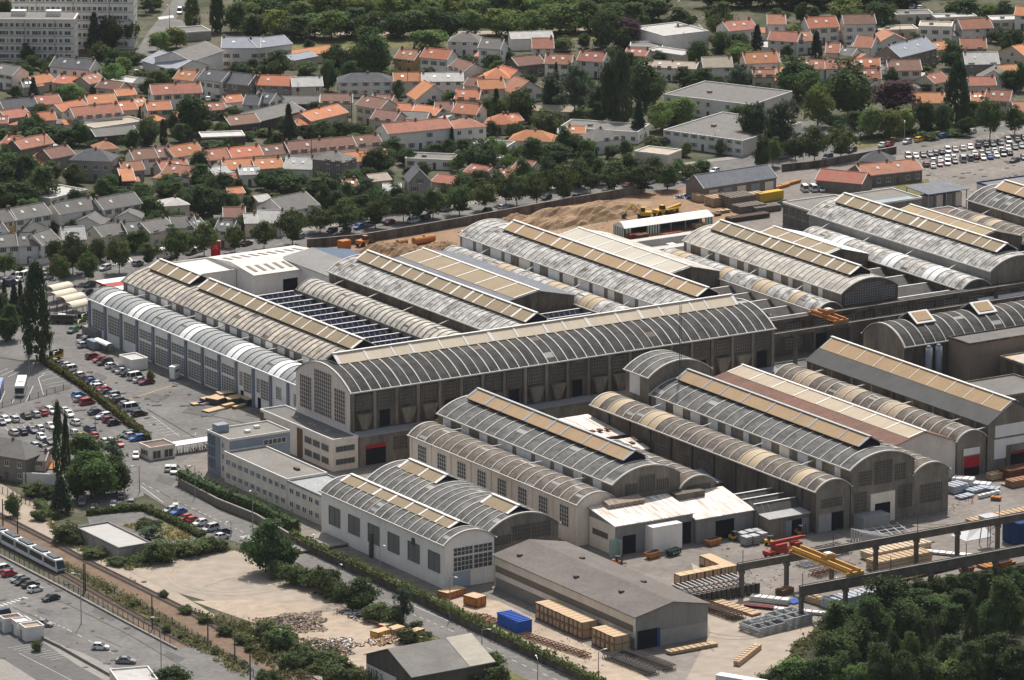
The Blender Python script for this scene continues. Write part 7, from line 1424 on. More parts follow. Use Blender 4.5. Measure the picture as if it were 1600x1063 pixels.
def skip(label, px, py, rz, m, marks=False):
    q = G(px, py); b = MB(); o = [(-1.9, -0.9), (1.9, -0.9), (1.9, 0.9), (-1.9, 0.9)]; b.hexa([(x*0.72, y*0.9, 0.1) for x, y in o], [(x, y, 1.35) for x, y in o], 0)
    b.face([(x*0.96, y*0.93, 1.36) for x, y in o], 1)
    for s in (-1, 1): b.bar((-2, s*0.93, 1.36), (2, s*0.93, 1.36), 0.12, 0.14, 0); b.bar((s*1.95, -0.9, 1.36), (s*1.95, 0.9, 1.36), 0.12, 0.14, 0); [b.bar((x, s*0.86, 0.2), (x*1.05, s*0.96, 1.3), 0.12, 0.1, 0) for x in (-0.8, 0.8)]
    if marks:
        for x in (-0.9, 0, 0.9): b.bar((x-0.25, -0.99, 0.5), (x, -1.03, 1.1), 0.1, 0.05, 2); b.bar((x, -1.03, 1.1), (x+0.25, -0.99, 0.5), 0.1, 0.05, 2); b.bar((x-0.15, -1.02, 0.72), (x+0.15, -1.02, 0.72), 0.08, 0.05, 2)
    mesh_thing(b, 'skip', [m, DARK, WHITE], label, 'skip', (q.x, q.y, 0.1), rz)
skip('orange skip in front of the white porch', 1020, 872, 0.2, ORG); skip('dark green skip with three white A-shaped marks', 1052, 868, 0.25, DGR, True); skip('orange skip loaded with white sheets before the dark doorway', 1114, 852, 0.15, ORG); skip('green skip at the rear office by the yellow container', 1224, 322, 0.2, GRN); skip('orange skip under the near runway by the hedge', 1510, 896, 0.1, ORG); skip('second orange skip farther right under the near runway', 1568, 886, 0.1, ORG)
def container(label, px, py, rz, L, W, H, m, name='shipping_container'):
    q = G(px, py); t = thing(name, label, 'container', (q.x, q.y, 0.1), rz); b = MB(); b.box(-L/2, L/2, -W/2, W/2, 0.1, H)
    for k in range(int(L/0.5)): x = -L/2+0.25+k*0.5; b.box(x, x+0.22, -W/2-0.06, -W/2, 0.2, H-0.1); b.box(x, x+0.22, W/2, W/2+0.06, 0.2, H-0.1)
    b.build('body', m, t); b = MB(); [b.box(-L/2-0.06, -L/2, s*W/4-W*0.22, s*W/4+W*0.22, 0.25, H-0.15) for s in (-1, 1)]; b.build('door', m, t)
    b = MB(); b.box(-L/2, L/2, -W/2, W/2, H+0.01, H+0.07); b.build('roof', m, t)
container('yellow container at the back of the earth yard', 1202, 314, 0.08, 9, 2.5, 2.7, YEL); container('blue container-like box at the right edge behind the near runway', 1602, 846, 0.05, 9, 6, 5.4, mat('deep_blue_steel', (0.02, 0.055, 0.17), (0.02, 0.045, 0.13), 0.4)); container('orange-yellow site box by the boundary wall in the earth yard', 538, 388, 0.1, 3.2, 2.4, 2.2, ORG); container('blue box against the glazed street front', 146, 575-30, 1.57, 4, 2, 2.2, W_BGREY); container('grey cabin at the far left corner of the glazed hall', 148, 529, 1.57, 8, 3.4, 2.8, W_GREY, 'site_cabin')
q = G(662, 381); b = MB(); b.tube((-3.6, 0, 1.1), (3.6, 0, 1.1), 1.1, 14, 0); b.box(-2.6, -2.2, -0.9, 0.9, 0, 0.5, 1); b.box(2.2, 2.6, -0.9, 0.9, 0, 0.5, 1); b.cyl(0, 0, 2.1, 2.5, 0.4, n=8, m=0); mesh_thing(b, 'storage_tank', [ORG, DKSTEEL], 'long orange cylindrical tank lying in the earth yard', 'tank', (q.x, q.y, 0.1), 0.12)
q = G(628, 384); b = MB(); b.tube((-1.6, 0, 0.9), (1.6, 0, 0.9), 0.9, 12, 0); b.box(-1, 1, -0.7, 0.7, 0, 0.3, 1); mesh_thing(b, 'storage_tank', [mat('faded_orange', (0.40, 0.20, 0.10), (0.30, 0.16, 0.09)), DKSTEEL], 'short faded orange tank left of the long orange one', 'tank', (q.x, q.y, 0.1), 0.12)
q = G(1214, 834); b = MB(); b.cyl(0, 0, 0, 3.0, 1.15, n=14, m=0); b.cyl(0, 0, 3.0, 3.3, 1.15, 0.5, 14, 0); mesh_thing(b, 'storage_tank', [WHITE], 'upright white tank beside the grey bins in the yard', 'tank', (q.x, q.y, 0.1))
for i, (x, y) in enumerate(((1160, 846), (1172, 843), (1184, 841), (1166, 852), (1178, 850), (1190, 846))):
    q = G(x, y); b = MB(); b.box(-0.9, 0.9, -1.1, 1.1, 0.15, 2.0, 0); b.box(-0.95, 0.95, -1.15, 1.15, 2.0, 2.1, 0); [b.box(sx-0.08, sx+0.08, sy-0.08, sy+0.08, 0, 0.15, 1) for sx in (-0.8, 0.8) for sy in (-1, 1)]; [b.box(-0.93, 0.93, -1.13, -1.08, z, z+0.1, 1) for z in (0.6, 1.3)]
    mesh_thing(b, 'metal_bin', [STEEL, DKSTEEL], 'grey metal bin, %s from left of the %s bins by the white tank' % (nth(i % 3), ('rear', 'front')[i // 3]), 'bin', (q.x, q.y, 0.1), 0.1, 'grey bins by the white tank')
# red mobile crane
q = G(1222, 868); t = thing('mobile_crane', 'red mobile crane with folded boom behind the far yard runway', 'mobile crane', (q.x, q.y, 0.1), 0.12)
b = MB(); b.box(-5, 5, -1.2, 1.2, 0.8, 1.7); b.box(3.2, 5.2, -1.2, 1.2, 1.7, 2.5); b.build('chassis', REDP, t); b = MB(); b.box(-2.6, 0.6, -1.1, 1.1, 1.7, 3.0); b.build('cabin', REDP, t); b = MB(); b.box(0.3, 0.64, -1.0, 1.0, 2.0, 2.9); b.build('window', CGLS, t)
b = MB(); b.bar((-3.4, 0.3, 3.3), (6.5, 0.3, 3.15), 0.7, 0.8); b.bar((5, 0.3, 3.15), (7.4, 0.3, 3.1), 0.5, 0.6); b.build('boom', REDP, t); b = MB(); b.bar((-1.2, 0.3, 1.8), (1.8, 0.3, 3.2), 0.3); b.build('ram', STEEL, t)
for x in (-4, -2.4, 2.2, 3.8):
    for s in (-1, 1): b = MB(); b.tube((x, s*0.9, 0.6), (x, s*1.25, 0.6), 0.6, 10); b.build('wheel', TYRE, t)
def excavator(label, px, py, rz, m=YEL, loader=False):
    q = G(px, py); t = thing('excavator' if not loader else 'wheel_loader', label, 'excavator' if not loader else 'loader', (q.x, q.y, 0.1), rz)
    if loader:
        for x in (-1.4, 1.4):
            for s in (-1, 1): b = MB(); b.tube((x, s*0.8, 0.75), (x, s*1.3, 0.75), 0.75, 10); b.build('wheel', TYRE, t)
    else:
        for s in (-1, 1): b = MB(); b.hexa([(-1.7, s*1.2-0.3, 0.0), (1.7, s*1.2-0.3, 0.0), (1.7, s*1.2+0.3, 0.0), (-1.7, s*1.2+0.3, 0.0)], [(-2.0, s*1.2-0.3, 0.8), (2.0, s*1.2-0.3, 0.8), (2.0, s*1.2+0.3, 0.8), (-2.0, s*1.2+0.3, 0.8)]); b.build('track', TYRE, t)
    b = MB(); b.box(-2.2, 1.0, -1.2, 1.2, 0.85, 1.9); b.build('body', m, t); b = MB(); b.hexa([(-0.4, -1.1, 1.9), (1.1, -1.1, 1.9), (1.1, 0.3, 1.9), (-0.4, 0.3, 1.9)], [(-0.3, -1.0, 3.0), (0.8, -1.0, 3.0), (0.8, 0.2, 3.0), (-0.3, 0.2, 3.0)]); b.build('cab', CGLS, t); b = MB(); b.box(-0.4, 0.9, -1.1, 0.3, 3.0, 3.12); b.build('cab_roof', m, t)
    b = MB()
    if loader: b.bar((0.8, 0.8, 1.4), (3.2, 0.8, 0.8), 0.25); b.bar((0.8, -0.8, 1.4), (3.2, -0.8, 0.8), 0.25)
    else: b.bar((0.6, 0.6, 1.6), (3.4, 0.6, 4.2), 0.45); b.bar((3.4, 0.6, 4.2), (5.6, 0.6, 1.6), 0.35)
    b.build('boom', m, t); b = MB(); x, z = (3.2, 0.2) if loader else (5.2, 0.5); b.hexa([(x, -1.1, z), (x+1.0, -1.1, z), (x+1.0, 1.1, z), (x, 1.1, z)], [(x-0.2, -1.1, z+1.1), (x+1.2, -1.1, z+0.7), (x+1.2, 1.1, z+0.7), (x-0.2, 1.1, z+1.1)]); b.build('bucket', DKSTEEL, t)
excavator('yellow tracked excavator with dark cab in the earth yard, left of the yellow loader', 1006, 341, 2.6); excavator('yellow wheel loader beside the excavator behind the green striped shed', 1032, 337, 0.2, loader=True); excavator('orange loader by the boundary wall in the earth yard', 568, 385, 0.3, ORG, True)
q = G(1048, 333); b = MB(); b.box(-2.5, 2.5, -1, 1, 0.4, 1.4, 0); b.bar((-2, 0, 1.2), (4, 0, 1.9), 0.8, 0.8, 0); [b.tube((x, s-0.2, 0.5), (x, s+0.2, 0.5), 0.5, 9, 1) for x in (-1.6, 1.6) for s in (-1, 1)]; mesh_thing(b, 'road_roller', [YEL, TYRE], 'low yellow machine right of the loader behind the green striped shed', 'machine', (q.x, q.y, 0.1), 0.2)
for i, (x, y, L, lb) in enumerate(((1222, 294, 7, 'orange crane parts lying beside the blue slate workshop'), (1236, 289, 9, 'long orange beam lying by the white vans'))):
    q = G(x, y); b = MB(); b.box(-L/2, L/2, -0.4, 0.4, 0.1, 0.8); b.box(-L/2, L/2, 0.8, 1.4, 0.1, 0.6); [b.bar((-L/2+k*1.2, -0.4, 0.8), (-L/2+k*1.2+1, 1.2, 0.5), 0.12) for k in range(int(L/1.2))]; mesh_thing(b, 'steel_beam', ORG, lb, 'steel beam', (q.x, q.y, 0.1), 0.3)
# ---- green striped shed with white roof
q = G(976, 373); t = thing('striped_shed', 'long open shed with white roof and green striped end panels in the earth yard', 'shed', (q.x, q.y, 0), 0.0); L = 31.0
b = MB(); b.hexa([(-0.3, -0.4, 3.0), (L, -0.4, 3.0), (L, 6.2, 3.0), (-0.3, 6.2, 3.0)], [(0.2, 2.2, 4.3), (L-0.3, 2.2, 4.3), (L-0.3, 3.4, 4.3), (0.2, 3.4, 4.3)]); b.build('roof', WHITE, t)
for x0, x1 in ((0, 2.6), (7.5, 12.5), (L-3, L-0.2)):
    b = MB(); n = int((x1-x0)/0.45)
    for k in range(n): b.box(x0+(x1-x0)*k/n, x0+(x1-x0)*(k+1)/n-0.01, 0, 0.08, 0, 3.0, k % 2)
    b.build('wall_panel', [GRN, WHITE], t)
b = MB(); [b.box(0, 0.08, y, y+0.44, 0, 3.0, int(y/0.45) % 2) for y in [k*0.45 for k in range(13)]]; b.build('wall_panel', [GRN, WHITE], t); b = MB(); b.box(0, L-0.2, 5.8, 5.9, 0, 3.0); b.build('wall', DKSTEEL, t)
for x in (16, 21, 26): b = MB(); b.box(x, x+0.2, 0, 0.2, 0, 3.0); b.build('post', STEEL, t)
for i, (x, y, m, lb) in enumerate(((990, 372, REDP, 'red crate stack under the green striped shed'), (1002, 373, WOODD, 'brown pallets beside the red stack at the green shed'), (1048, 366, REDP, 'low red beams before the open middle of the green shed'), (1092, 356, WOODT, 'tan pallets at the far end of the green shed'), (964, 382, WOODD, 'dark pallets at the left corner of the green shed'))):
    lumber(lb, x, y, 0.1, 4 if i != 2 else 7, 2, 1.4 if i != 2 else 0.5, m)
# ---- soil mounds and rubble
def mound(label, px, py, L, W, H, m, seed, rz=0.0):
    rr = np.random.default_rng(seed); q = G(px, py); n = 22; V = []; F = []
    ph = rr.uniform(0, 6, 6)
    for j in range(n+1):
        for i in range(n+1):
            u, v = i/n*2-1, j/n*2-1; r = math.hypot(u, v); h = max(0.0, 1-r*r)**0.8*(1+0.25*math.sin(5*u+ph[0])*math.cos(4*v+ph[1])+0.12*math.sin(11*u+ph[2]+7*v)); V.append((u*L/2, v*W/2, h*H+(rr.uniform(-0.11, 0.11)*H if r < 1 else -0.15)))
    for j in range(n):
        for i in range(n): a = j*(n+1)+i; F.append([a, a+1, a+n+2, a+n+1])
    b = MB(); b.v = V; b.f = F; b.m = [0]*len(F); mesh_thing(b, 'soil_mound', m, label, 'soil mound', (q.x, q.y, 0.05), rz)
SOIL = mat('brown_soil', (0.30, 0.195, 0.115), (0.21, 0.145, 0.09), 0.25, 0.95, fine=0.2); SOILP = mat('pale_soil', (0.36, 0.245, 0.145), (0.25, 0.17, 0.105), 0.2, 0.95, (1, 1, 0.4), 0.2)
mound('long pale soil bank with steep near face in the earth yard', 905, 343, 52, 15, 4.2, SOILP, 3, 0.12); mound('brown soil mound behind the whitened hall', 600, 399, 26, 12, 3.2, SOIL, 4, 0.1); mound('small brown soil heap beside the orange tank', 690, 388, 12, 8, 1.8, SOIL, 5); mound('orange-brown soil heap at the left of the long pale bank', 800, 352, 18, 10, 2.6, SOIL, 6, 0.2); mound('small grey gravel heap right of the long pale bank', 978, 333, 12, 8, 2.2, SOILP, 7); mound('grey spoil patch on the sandy lot', 520, 950, 11, 5, 0.7, GRAV, 8)
def rubble(label, px, py, L, W, H, n, cols, seed):
    rr = random.Random(seed); q = G(px, py); b = MB()
    for k in range(n):
        a = rr.uniform(0, 6.283); r = rr.random()**0.55*(1+0.25*math.sin(3*a+seed)+0.15*math.sin(7*a)); x, y = math.cos(a)*r*L/2, math.sin(a)*r*W/2; z = max(0.03, H*max(0.0, 1-r)**0.8*rr.uniform(0.6, 1.05)); s = rr.uniform(0.15, 0.55)*(0.5 if seed > 10 else 1); d = Vector((rr.uniform(-1, 1), rr.uniform(-1, 1), rr.uniform(-0.5, 0.5))).normalized()*s
        b.bar(Vector((x, y, z))-d, Vector((x, y, z))+d, rr.uniform(0.15, 0.5)*(0.5 if seed > 10 else 1), rr.uniform(0.08, 0.35)*(0.5 if seed > 10 else 1), rr.randrange(len(cols)))
    o = mesh_thing(b, 'rubble', cols, label, 'rubble', (q.x, q.y, 0.05), 0.3); struct(o, 'stuff')
RB = [mat('broken_brick', (0.32, 0.23, 0.18), (0.25, 0.185, 0.145)), mat('broken_plaster', (0.40, 0.355, 0.295), (0.32, 0.285, 0.24)), mat('grey_rubble', (0.24, 0.215, 0.185), (0.18, 0.165, 0.145)), SOIL]
rubble('pinkish grey rubble heap on the sandy lot', 462, 974, 14, 15, 1.5, 1500, RB, 1); rubble('darker rubble and scrap heap below the pinkish one', 512, 1012, 13, 15, 1.1, 900, [RB[2], RB[1], RB[0], DKSTEEL, WHITE, SOIL], 2); rubble('scattered scrap strip beside the bushes', 562, 962, 7, 8, 1.0, 260, [WHITE, DKSTEEL, RUST, SLAB], 3); rubble('scrap strip along the street hedge by the orange crates', 752, 968, 6, 13, 1.0, 380, [WOODT, WOODD, ORG, RB[2]], 4); rubble('pale scrap of pallets and sheets beside the rusty-roof shed', 600, 1002, 9, 8, 1.2, 320, [WOODT, WHITE, RB[1], ORG], 5); rubble('white and grey scrap pile at the boundary wall in the earth yard', 742, 362, 9, 7, 1.2, 260, [STEEL, WHITE, RB[2]], 6); rubble('white debris at the corner of the blue slate workshop', 1075, 308, 9, 6, 1.0, 220, [WHITE, DKSTEEL, BLU], 7)
for lb, x, y, L, W, H, m in (('orange wooden crate among the scrap above the rusty-roof shed', 596, 998, 4.5, 2.4, 2.0, YEL), ('tan open-topped crate beside the orange one above the shed', 618, 994, 3.6, 2.4, 2.0, WOODT), ('small pale crate alone near the shed roof end', 659, 1002, 2.0, 1.6, 1.2, WOODT), ('low white-topped orange crate at the hedge below the white gable', 706, 932, 6, 3, 1.6, ORG), ('tall orange crate right of the white-topped one at the hedge', 742, 946, 3.2, 4, 2.3, ORG), ('red tarpaulin-covered pile among the scrap', 607, 982, 4.4, 2, 1.2, mat('red_tarpaulin', (0.40, 0.03, 0.05), (0.3, 0.025, 0.04))), ('rusty sheet pile right of the red tarpaulin', 646, 992, 5, 2, 1.0, RUST), ('grey flat slabs beside the bushes above the scrap', 596, 972, 5, 4, 0.5, RB[2])):
    q = G(x, y); crate(lb, q.x, q.y, 0.08, L, W, H, None, m, 0.25)
q = G(804, 982); t = thing('tarpaulin_stack', 'bright blue tarpaulin-covered stack by the street hedge', 'stack', (q.x, q.y, 0.08), 0.0); b = MB(); b.box(-1.9, 1.9, -4.2, 4.2, 0, 2.6); b.build('cover', BLU, t); b = MB(); [b.bar((-1.9, -4.2+k*1.05, 2.68), (1.9, -4.2+k*1.05, 2.68), 0.5, 0.28) for k in range(9)]; b.build('cover_ridge', BLU, t)
# materials heap in the car park
for i, (x, y, L, W, H, m, lb) in enumerate(((309, 633, 3.5, 2, 0.5, YEL, 'low yellow sheet pile left of the black bins heap'), (319, 632, 3.5, 2, 0.5, WSHEET, 'white sheet pile beside the yellow one in the lot'), (323, 629, 3, 2, 1.2, BLU, 'dark blue crate at the left of the black heap'), (340, 630, 5, 4, 1.6, DKSTEEL, 'black crate block in the middle of the lot heap'), (352, 625, 4, 3, 2.0, DGR, 'green-topped crate on the lot heap'), (367, 630, 5, 4, 1.6, DKSTEEL, 'black bins block right of the green crate'), (357, 637, 3.6, 1.5, 0.9, YEL, 'yellow crate at the front of the black heap'), (380, 636, 7, 1.0, 0.7, YEL, 'long yellow beam at the front right of the heap'), (334, 642, 6, 2.5, 0.4, WSHEET, 'white sheets laid flat before the black heap'), (390, 632, 4, 4, 1.8, mat('dark_blue_plastic', (0.02, 0.03, 0.07), (0.02, 0.03, 0.06)), 'dark blue bins next to the hall wall'))):
    q = G(x, y); crate(lb, q.x, q.y, 0.1, L, W, H, 'heap of materials in the lot', m, R.uniform(-0.2, 0.4), 'material_crate')
# ---- small buildings
t = flatbox('low block with pale corrugated roof and stained walls by the railway', -190.5, -182, -133, -112, 2.9, mat('stained_whitewash', (0.42, 0.40, 0.36), (0.22, 0.20, 0.17), 0.4, 0.9, (1, 1, 0.3), 0.1), mat('pale_corrugated', (0.44, 0.43, 0.40), (0.34, 0.33, 0.31), 0.9, 0.8, (0.2, 3, 1), 0.06), W_GREY)
t = flatbox('gatehouse with brown flat roof and dark windows at the car park entrance', -141.5, -134.6, -58.4, -52.6, 3.0, W_CREAM, mat('brown_roof_felt', (0.17, 0.12, 0.10), (0.13, 0.095, 0.08)), W_CREAM, 'gatehouse'); winset(t, (0.6, 0, 0.4), (1, 0), 2.2, 2.0, 2, 1, W_PINK, (0, -1)); winset(t, (3.8, 0, 0.4), (1, 0), 2.4, 2.0, 2, 1, W_PINK, (0, -1)); winset(t, (0, 4.8, 0.9), XM[0], 3.4, 1.4, 3, 1, W_PINK, XM[1])
t = thing('bicycle_shelter', 'long white-roofed bicycle shelter between the gatehouse and the office tower', 'shelter', (-134.2, -57, 0)); b = MB(); b.hexa([(0, 0, 2.3), (14, 0, 2.3), (14, 2.6, 2.7), (0, 2.6, 2.7)], [(0, 0, 2.42), (14, 0, 2.42), (14, 2.6, 2.82), (0, 2.6, 2.82)]); b.build('roof', WHITE, t)
for k in range(8): b = MB(); b.box(k*1.95, k*1.95+0.1, 2.3, 2.4, 0, 2.7); b.build('post', STEEL, t)
b = MB()
for y in (-0.5, 0.5): b.tube((y, -0.03, 0.34), (y, 0.03, 0.34), 0.33, 10, 0)
b.bar((-0.5, 0, 0.36), (-0.1, 0, 0.8), 0.05, None, 1); b.bar((-0.1, 0, 0.8), (0.4, 0, 0.75), 0.05, None, 1); b.bar((0.0, 0, 0.35), (0.4, 0, 0.75), 0.05, None, 1); b.bar((0.4, 0, 0.7), (0.5, 0, 0.36), 0.05, None, 1); b.bar((0.36, -0.25, 0.98), (0.36, 0.25, 0.98), 0.05, None, 1); b.box(-0.25, 0.0, -0.08, 0.08, 0.85, 0.92, 0)
by = b.build('bicycle', [TYRE, DKSTEEL]); by.location = (-133.6, -56, 0.1); by.rotation_euler = (0, 0, 1.3); tag(by, 'dark bicycle, first from left under the white-roofed shelter', 'bicycle', 'bicycles under the shelter')
for k in range(1, 16): dup(by, (-133.6+k*0.85, -56+R.uniform(-0.2, 0.2), 0.1), 1.3+R.uniform(-0.2, 0.2), 'dark bicycle, %s from left under the white-roofed shelter' % nth(k))
flatbox('white site cabin beside the parked row near the glazed hall', -102.4, -97.6, 23.6, 30.4, 2.7, W_WHITE, mat('cabin_roof', (0.50, 0.49, 0.46), (0.42, 0.41, 0.39)), W_WHITE, 'site_cabin')
q = G(273, 592); b = MB(); b.hexa([(-1.1, -0.7, 0), (1.1, -0.7, 0), (1.1, 0.7, 0), (-1.1, 0.7, 0)], [(-1.45, -0.9, 3.4), (1.45, -0.9, 3.4), (1.45, 0.9, 3.4), (-1.45, 0.9, 3.4)], 0); b.box(-1.0, 1.0, -0.85, -0.7, 1.9, 2.6, 1); mesh_thing(b, 'display_board', [W_BLUE, W_GREY], 'tapered white box standing before the glazed street front', 'box', (q.x, q.y, 0.1), 0.5)
def halftube(label, x, y, rz, L, W, H, m, name, cat='shelter', frame=DKSTEEL, wallm=None, group=None):
    q = G(x, y); t = thing(name, label, cat, (q.x, q.y, 0.08), rz, group); b = MB(); n = 10; e = H-W*0.32
    pr = [(-W/2*math.cos(math.pi*i/n), e+W*0.32*math.sin(math.pi*i/n)) for i in range(n+1)]
    for (y0, z0), (y1, z1) in zip(pr[:-1], pr[1:]): b.hexa([(-L/2, y0, z0), (L/2, y0, z0), (L/2, y1, z1), (-L/2, y1, z1)], [(-L/2, y0*1.02, z0+0.08), (L/2, y0*1.02, z0+0.08), (L/2, y1*1.02, z1+0.08), (-L/2, y1*1.02, z1+0.08)])
    b.build('roof', m, t); b = MB(); [b.box(x-0.06, x+0.06, s*W/2-0.06, s*W/2+0.06, 0, e) for x in (-L/2+0.1, 0, L/2-0.1) for s in (-1, 1)]; [b.bar((-L/2, s*W/2, e), (L/2, s*W/2, e), 0.12) for s in (-1, 1)]; b.build('frame', frame, t)
halftube('white curved smoking shelter by the parked row near the glazed hall', 162, 548, 1.57, 7.5, 2.2, 2.6, WSHEET, 'curved_shelter')
for i, (x, y) in enumerate(((92, 470), (98, 480), (112, 487), (122, 496))): halftube('cream curved canopy, %s from the rear in the group by the avenue' % nth(i), x, y, 0.25, 7.6, 4.2, 4.6, mat('cream_canvas', (0.66, 0.60, 0.48), (0.56, 0.50, 0.40)), 'canvas_canopy', 'canopy', group='cream canopies by the avenue')
box_vehicle('dark_truck', 'black flat truck parked behind the cream canopies', 'truck', 99, 505, -38, 7, 2.3, 2.2, DKSTEEL)
for lb, x, y, m in (('lime green car with pale roof by the canopies', 132, 503, mat('lime_paint', (0.38, 0.5, 0.12), (0.3, 0.42, 0.1))), ('pale green van behind the lime car', 126, 512, mat('pale_lime_paint', (0.46, 0.5, 0.3), (0.4, 0.44, 0.25))), ('yellow digger-like van at the end of the ochre hedge', 88, 562, YEL)):
    box_vehicle('small_van', lb, 'van', x, y, 20, 4.0, 1.7, 1.8, m)
# red and white station canopy, red signs
t = thing('station_canopy', 'red and white striped flat canopy behind the far end of the warm-roofed hall', 'canopy', (-70, 91, 0))
b = MB(); [b.box(0, 12, 0+k*4.6, 4.5+k*4.6, 3.9, 4.25, 1 if k == 1 else 0) for k in range(3)]; b.build('roof', [WHITE, REDP], t); b = MB(); b.box(-0.12, 12.12, -0.12, 0, 3.7, 4.3); b.box(-0.12, 0, -0.12, 13.8, 3.7, 4.3); b.build('fascia', REDP, t)
for x in (1.5, 10.5):
    for y in (2, 11): b = MB(); b.box(x-0.2, x+0.2, y-0.2, y+0.2, 0, 3.9); b.build('post', WHITE, t)
q = G(337, 402); t = thing('totem_sign', 'tall red totem sign with white emblem beside the white warehouse', 'sign', (q.x, q.y, 0), -0.55); b = MB(); b.box(-1.35, 1.35, -0.3, 0.3, 0, 4.6); b.build('panel', mat('sign_red', (0.50, 0.015, 0.02), (0.44, 0.012, 0.02), 0.5, 0.4), t)
b = MB()
for z in (2.4, 3.1): b.bar((-0.6, -0.34, z), (0.0, -0.34, z+0.6), 0.2, 0.06); b.bar((0.0, -0.34, z+0.6), (0.6, -0.34, z), 0.2, 0.06)
b.build('emblem', WHITE, t); b = MB(); b.box(-1.4, 1.4, -0.35, 0.35, 4.6, 4.85); b.build('cap', WHITE, t)
for i, x in enumerate((81, 87)):
    q = G(x, 436); b = MB(); b.cyl(0, 0, 0, 5.2, 0.07, n=6, m=1); b.box(-0.5, 0.5, -0.05, 0.05, 1.2, 5.0, 0); mesh_thing(b, 'banner_sign', [MATS['sign_red'], STEEL], 'narrow red upright banner at the avenue, %s of the pair' % ('left' if i == 0 else 'right'), 'sign', (q.x, q.y, 0), -0.5, 'red banners by the avenue')
# bottom shed with pale roof end and painted lettering
t, P_ = gable_hall('old_shed', 'old dark gabled shed with pale roof end and painted white wall at the bottom edge', -258.6, -239.5, -187.6, -167.5, 4.7, 4.7, -249.1, 8.4, mat('dark_boards', (0.13, 0.115, 0.095), (0.085, 0.075, 0.065), 0.6, 0.9, (1, 1, 0.3), 0.15), mat('patched_grey_sheets', (0.165, 0.155, 0.14), (0.235, 0.225, 0.205), 0.16, 0.9, (1, 2, 1), 0.1), cat='shed', dirx=True, oh=0.4)
b = MB()
for (a, e) in ((-258.6, 4.7), (-239.5, 4.7)):
    sg = (8.4-e)/(-249.1-a); a_ = a-0.4*(1 if a < -249 else -1); z_ = e-0.4*abs(sg); b.hexa([P_(a_, -173.5, z_+0.2), P_(-249.1, -173.5, 8.6), P_(-249.1, -167.0, 8.6), P_(a_, -167.0, z_+0.2)], [P_(a_, -173.5, z_+0.27), P_(-249.1, -173.5, 8.67), P_(-249.1, -167.0, 8.67), P_(a_, -167.0, z_+0.27)])
b.build('roof_sheet', mat('pale_patch_sheets', (0.46, 0.42, 0.34), (0.34, 0.31, 0.26), 0.3, 0.85, (1, 3, 1)), t)
o = plate(t, 'wall_panel', (-0.02, 19.0, 0.1), XM[0], 12.5, 2.7, WALLS['w'][1], XM[1], 0.05); b = MB()
def stroke(y0, z0, y1, z1): b.bar((-0.12, 19.0-y0, z0), (-0.12, 19.0-y1, z1), 0.22, 0.06)
for y, ss in ((1.2, ((0, 0.5, 0, 2.3), (1.2, 0.5, 1.2, 2.3), (0, 1.4, 1.2, 1.4))), (3.0, ((0.3, 0.5, 0.3, 2.3),)), (4.2, ((0, 0.5, 0, 2.3), (0, 2.3, 0.9, 1.9), (0.9, 1.9, 0, 1.4), (0, 1.4, 1.0, 0.9), (1.0, 0.9, 0, 0.5))), (6.0, ((1.0, 2.3, 0, 1.9), (0, 1.9, 1.0, 1.0), (1.0, 1.0, 0, 0.5)))):
    for y0, z0, y1, z1 in ss: stroke(y+y0, z0, y+y1, z1)
b.build('lettering', DKSTEEL, t)
t = house('F', 186, 1067, 247, 1062, 4.0, 10, 0, 'w', 'w', 'n'); t['label'] = 'white flat-roofed building cut by the bottom edge beside the lower road'
# kiosks by the lower parking lot
for x, y, L, W, H, rm, lb in ((16, 985, 4.4, 3.0, 2.9, R_TILE, 'rear kiosk with reddish roof by the lower parking lot'), (32, 990, 3.6, 3.6, 2.9, WSHEET, 'middle white kiosk of the three by the lower parking lot'), (48, 998, 4.4, 3.8, 2.9, mat('tan_kiosk_roof', (0.36, 0.28, 0.21), (0.28, 0.22, 0.17)), 'front kiosk with tan roof and plain white end')):
    q = G(x, y); t = flatbox(lb, q.x-L/2, q.x+L/2, q.y-W/2, q.y+W/2, H, WALLS['w'][1], rm, WALLS['w'][1], 'kiosk', 'kiosk', -0.1); plate(t, 'door', (0, W-0.6, 0.05), XM[0], 1.0, 2.1, W_BGREY, XM[1])
wall('low white parapet wall from the front kiosk along the lower road', [(66, 1000), (95, 1014), (130, 1034), (180, 1062), (200, 1074)], 0.7, 0.3, PAVE, 'parapet_wall')
# stone house with annex by the car park
t = house('P', -40, 704, 40, 717, 6.2, 9, 3.0, 'g', 's'); t['label'] = 'old stone house with grey hipped roof at the left edge by the car park'
t = house('E', 26, 718, 70, 720, 5.0, 6, 1.4, 'g', 'p'); t['label'] = 'small pinkish annex house right of the old stone house'
t = house('F', 36, 739, 84, 742, 2.6, 7, 0, 'g', 'w', 'n'); t['label'] = 'low flat annex in front of the pinkish annex house'
# more low stores: park buildings at the top
t = house('F', 276, 52, 330, 48, 3.2, 10, 0, 'g', 'g', 'n'); t['label'] = 'low grey flat-roofed building behind the poplars at the top'
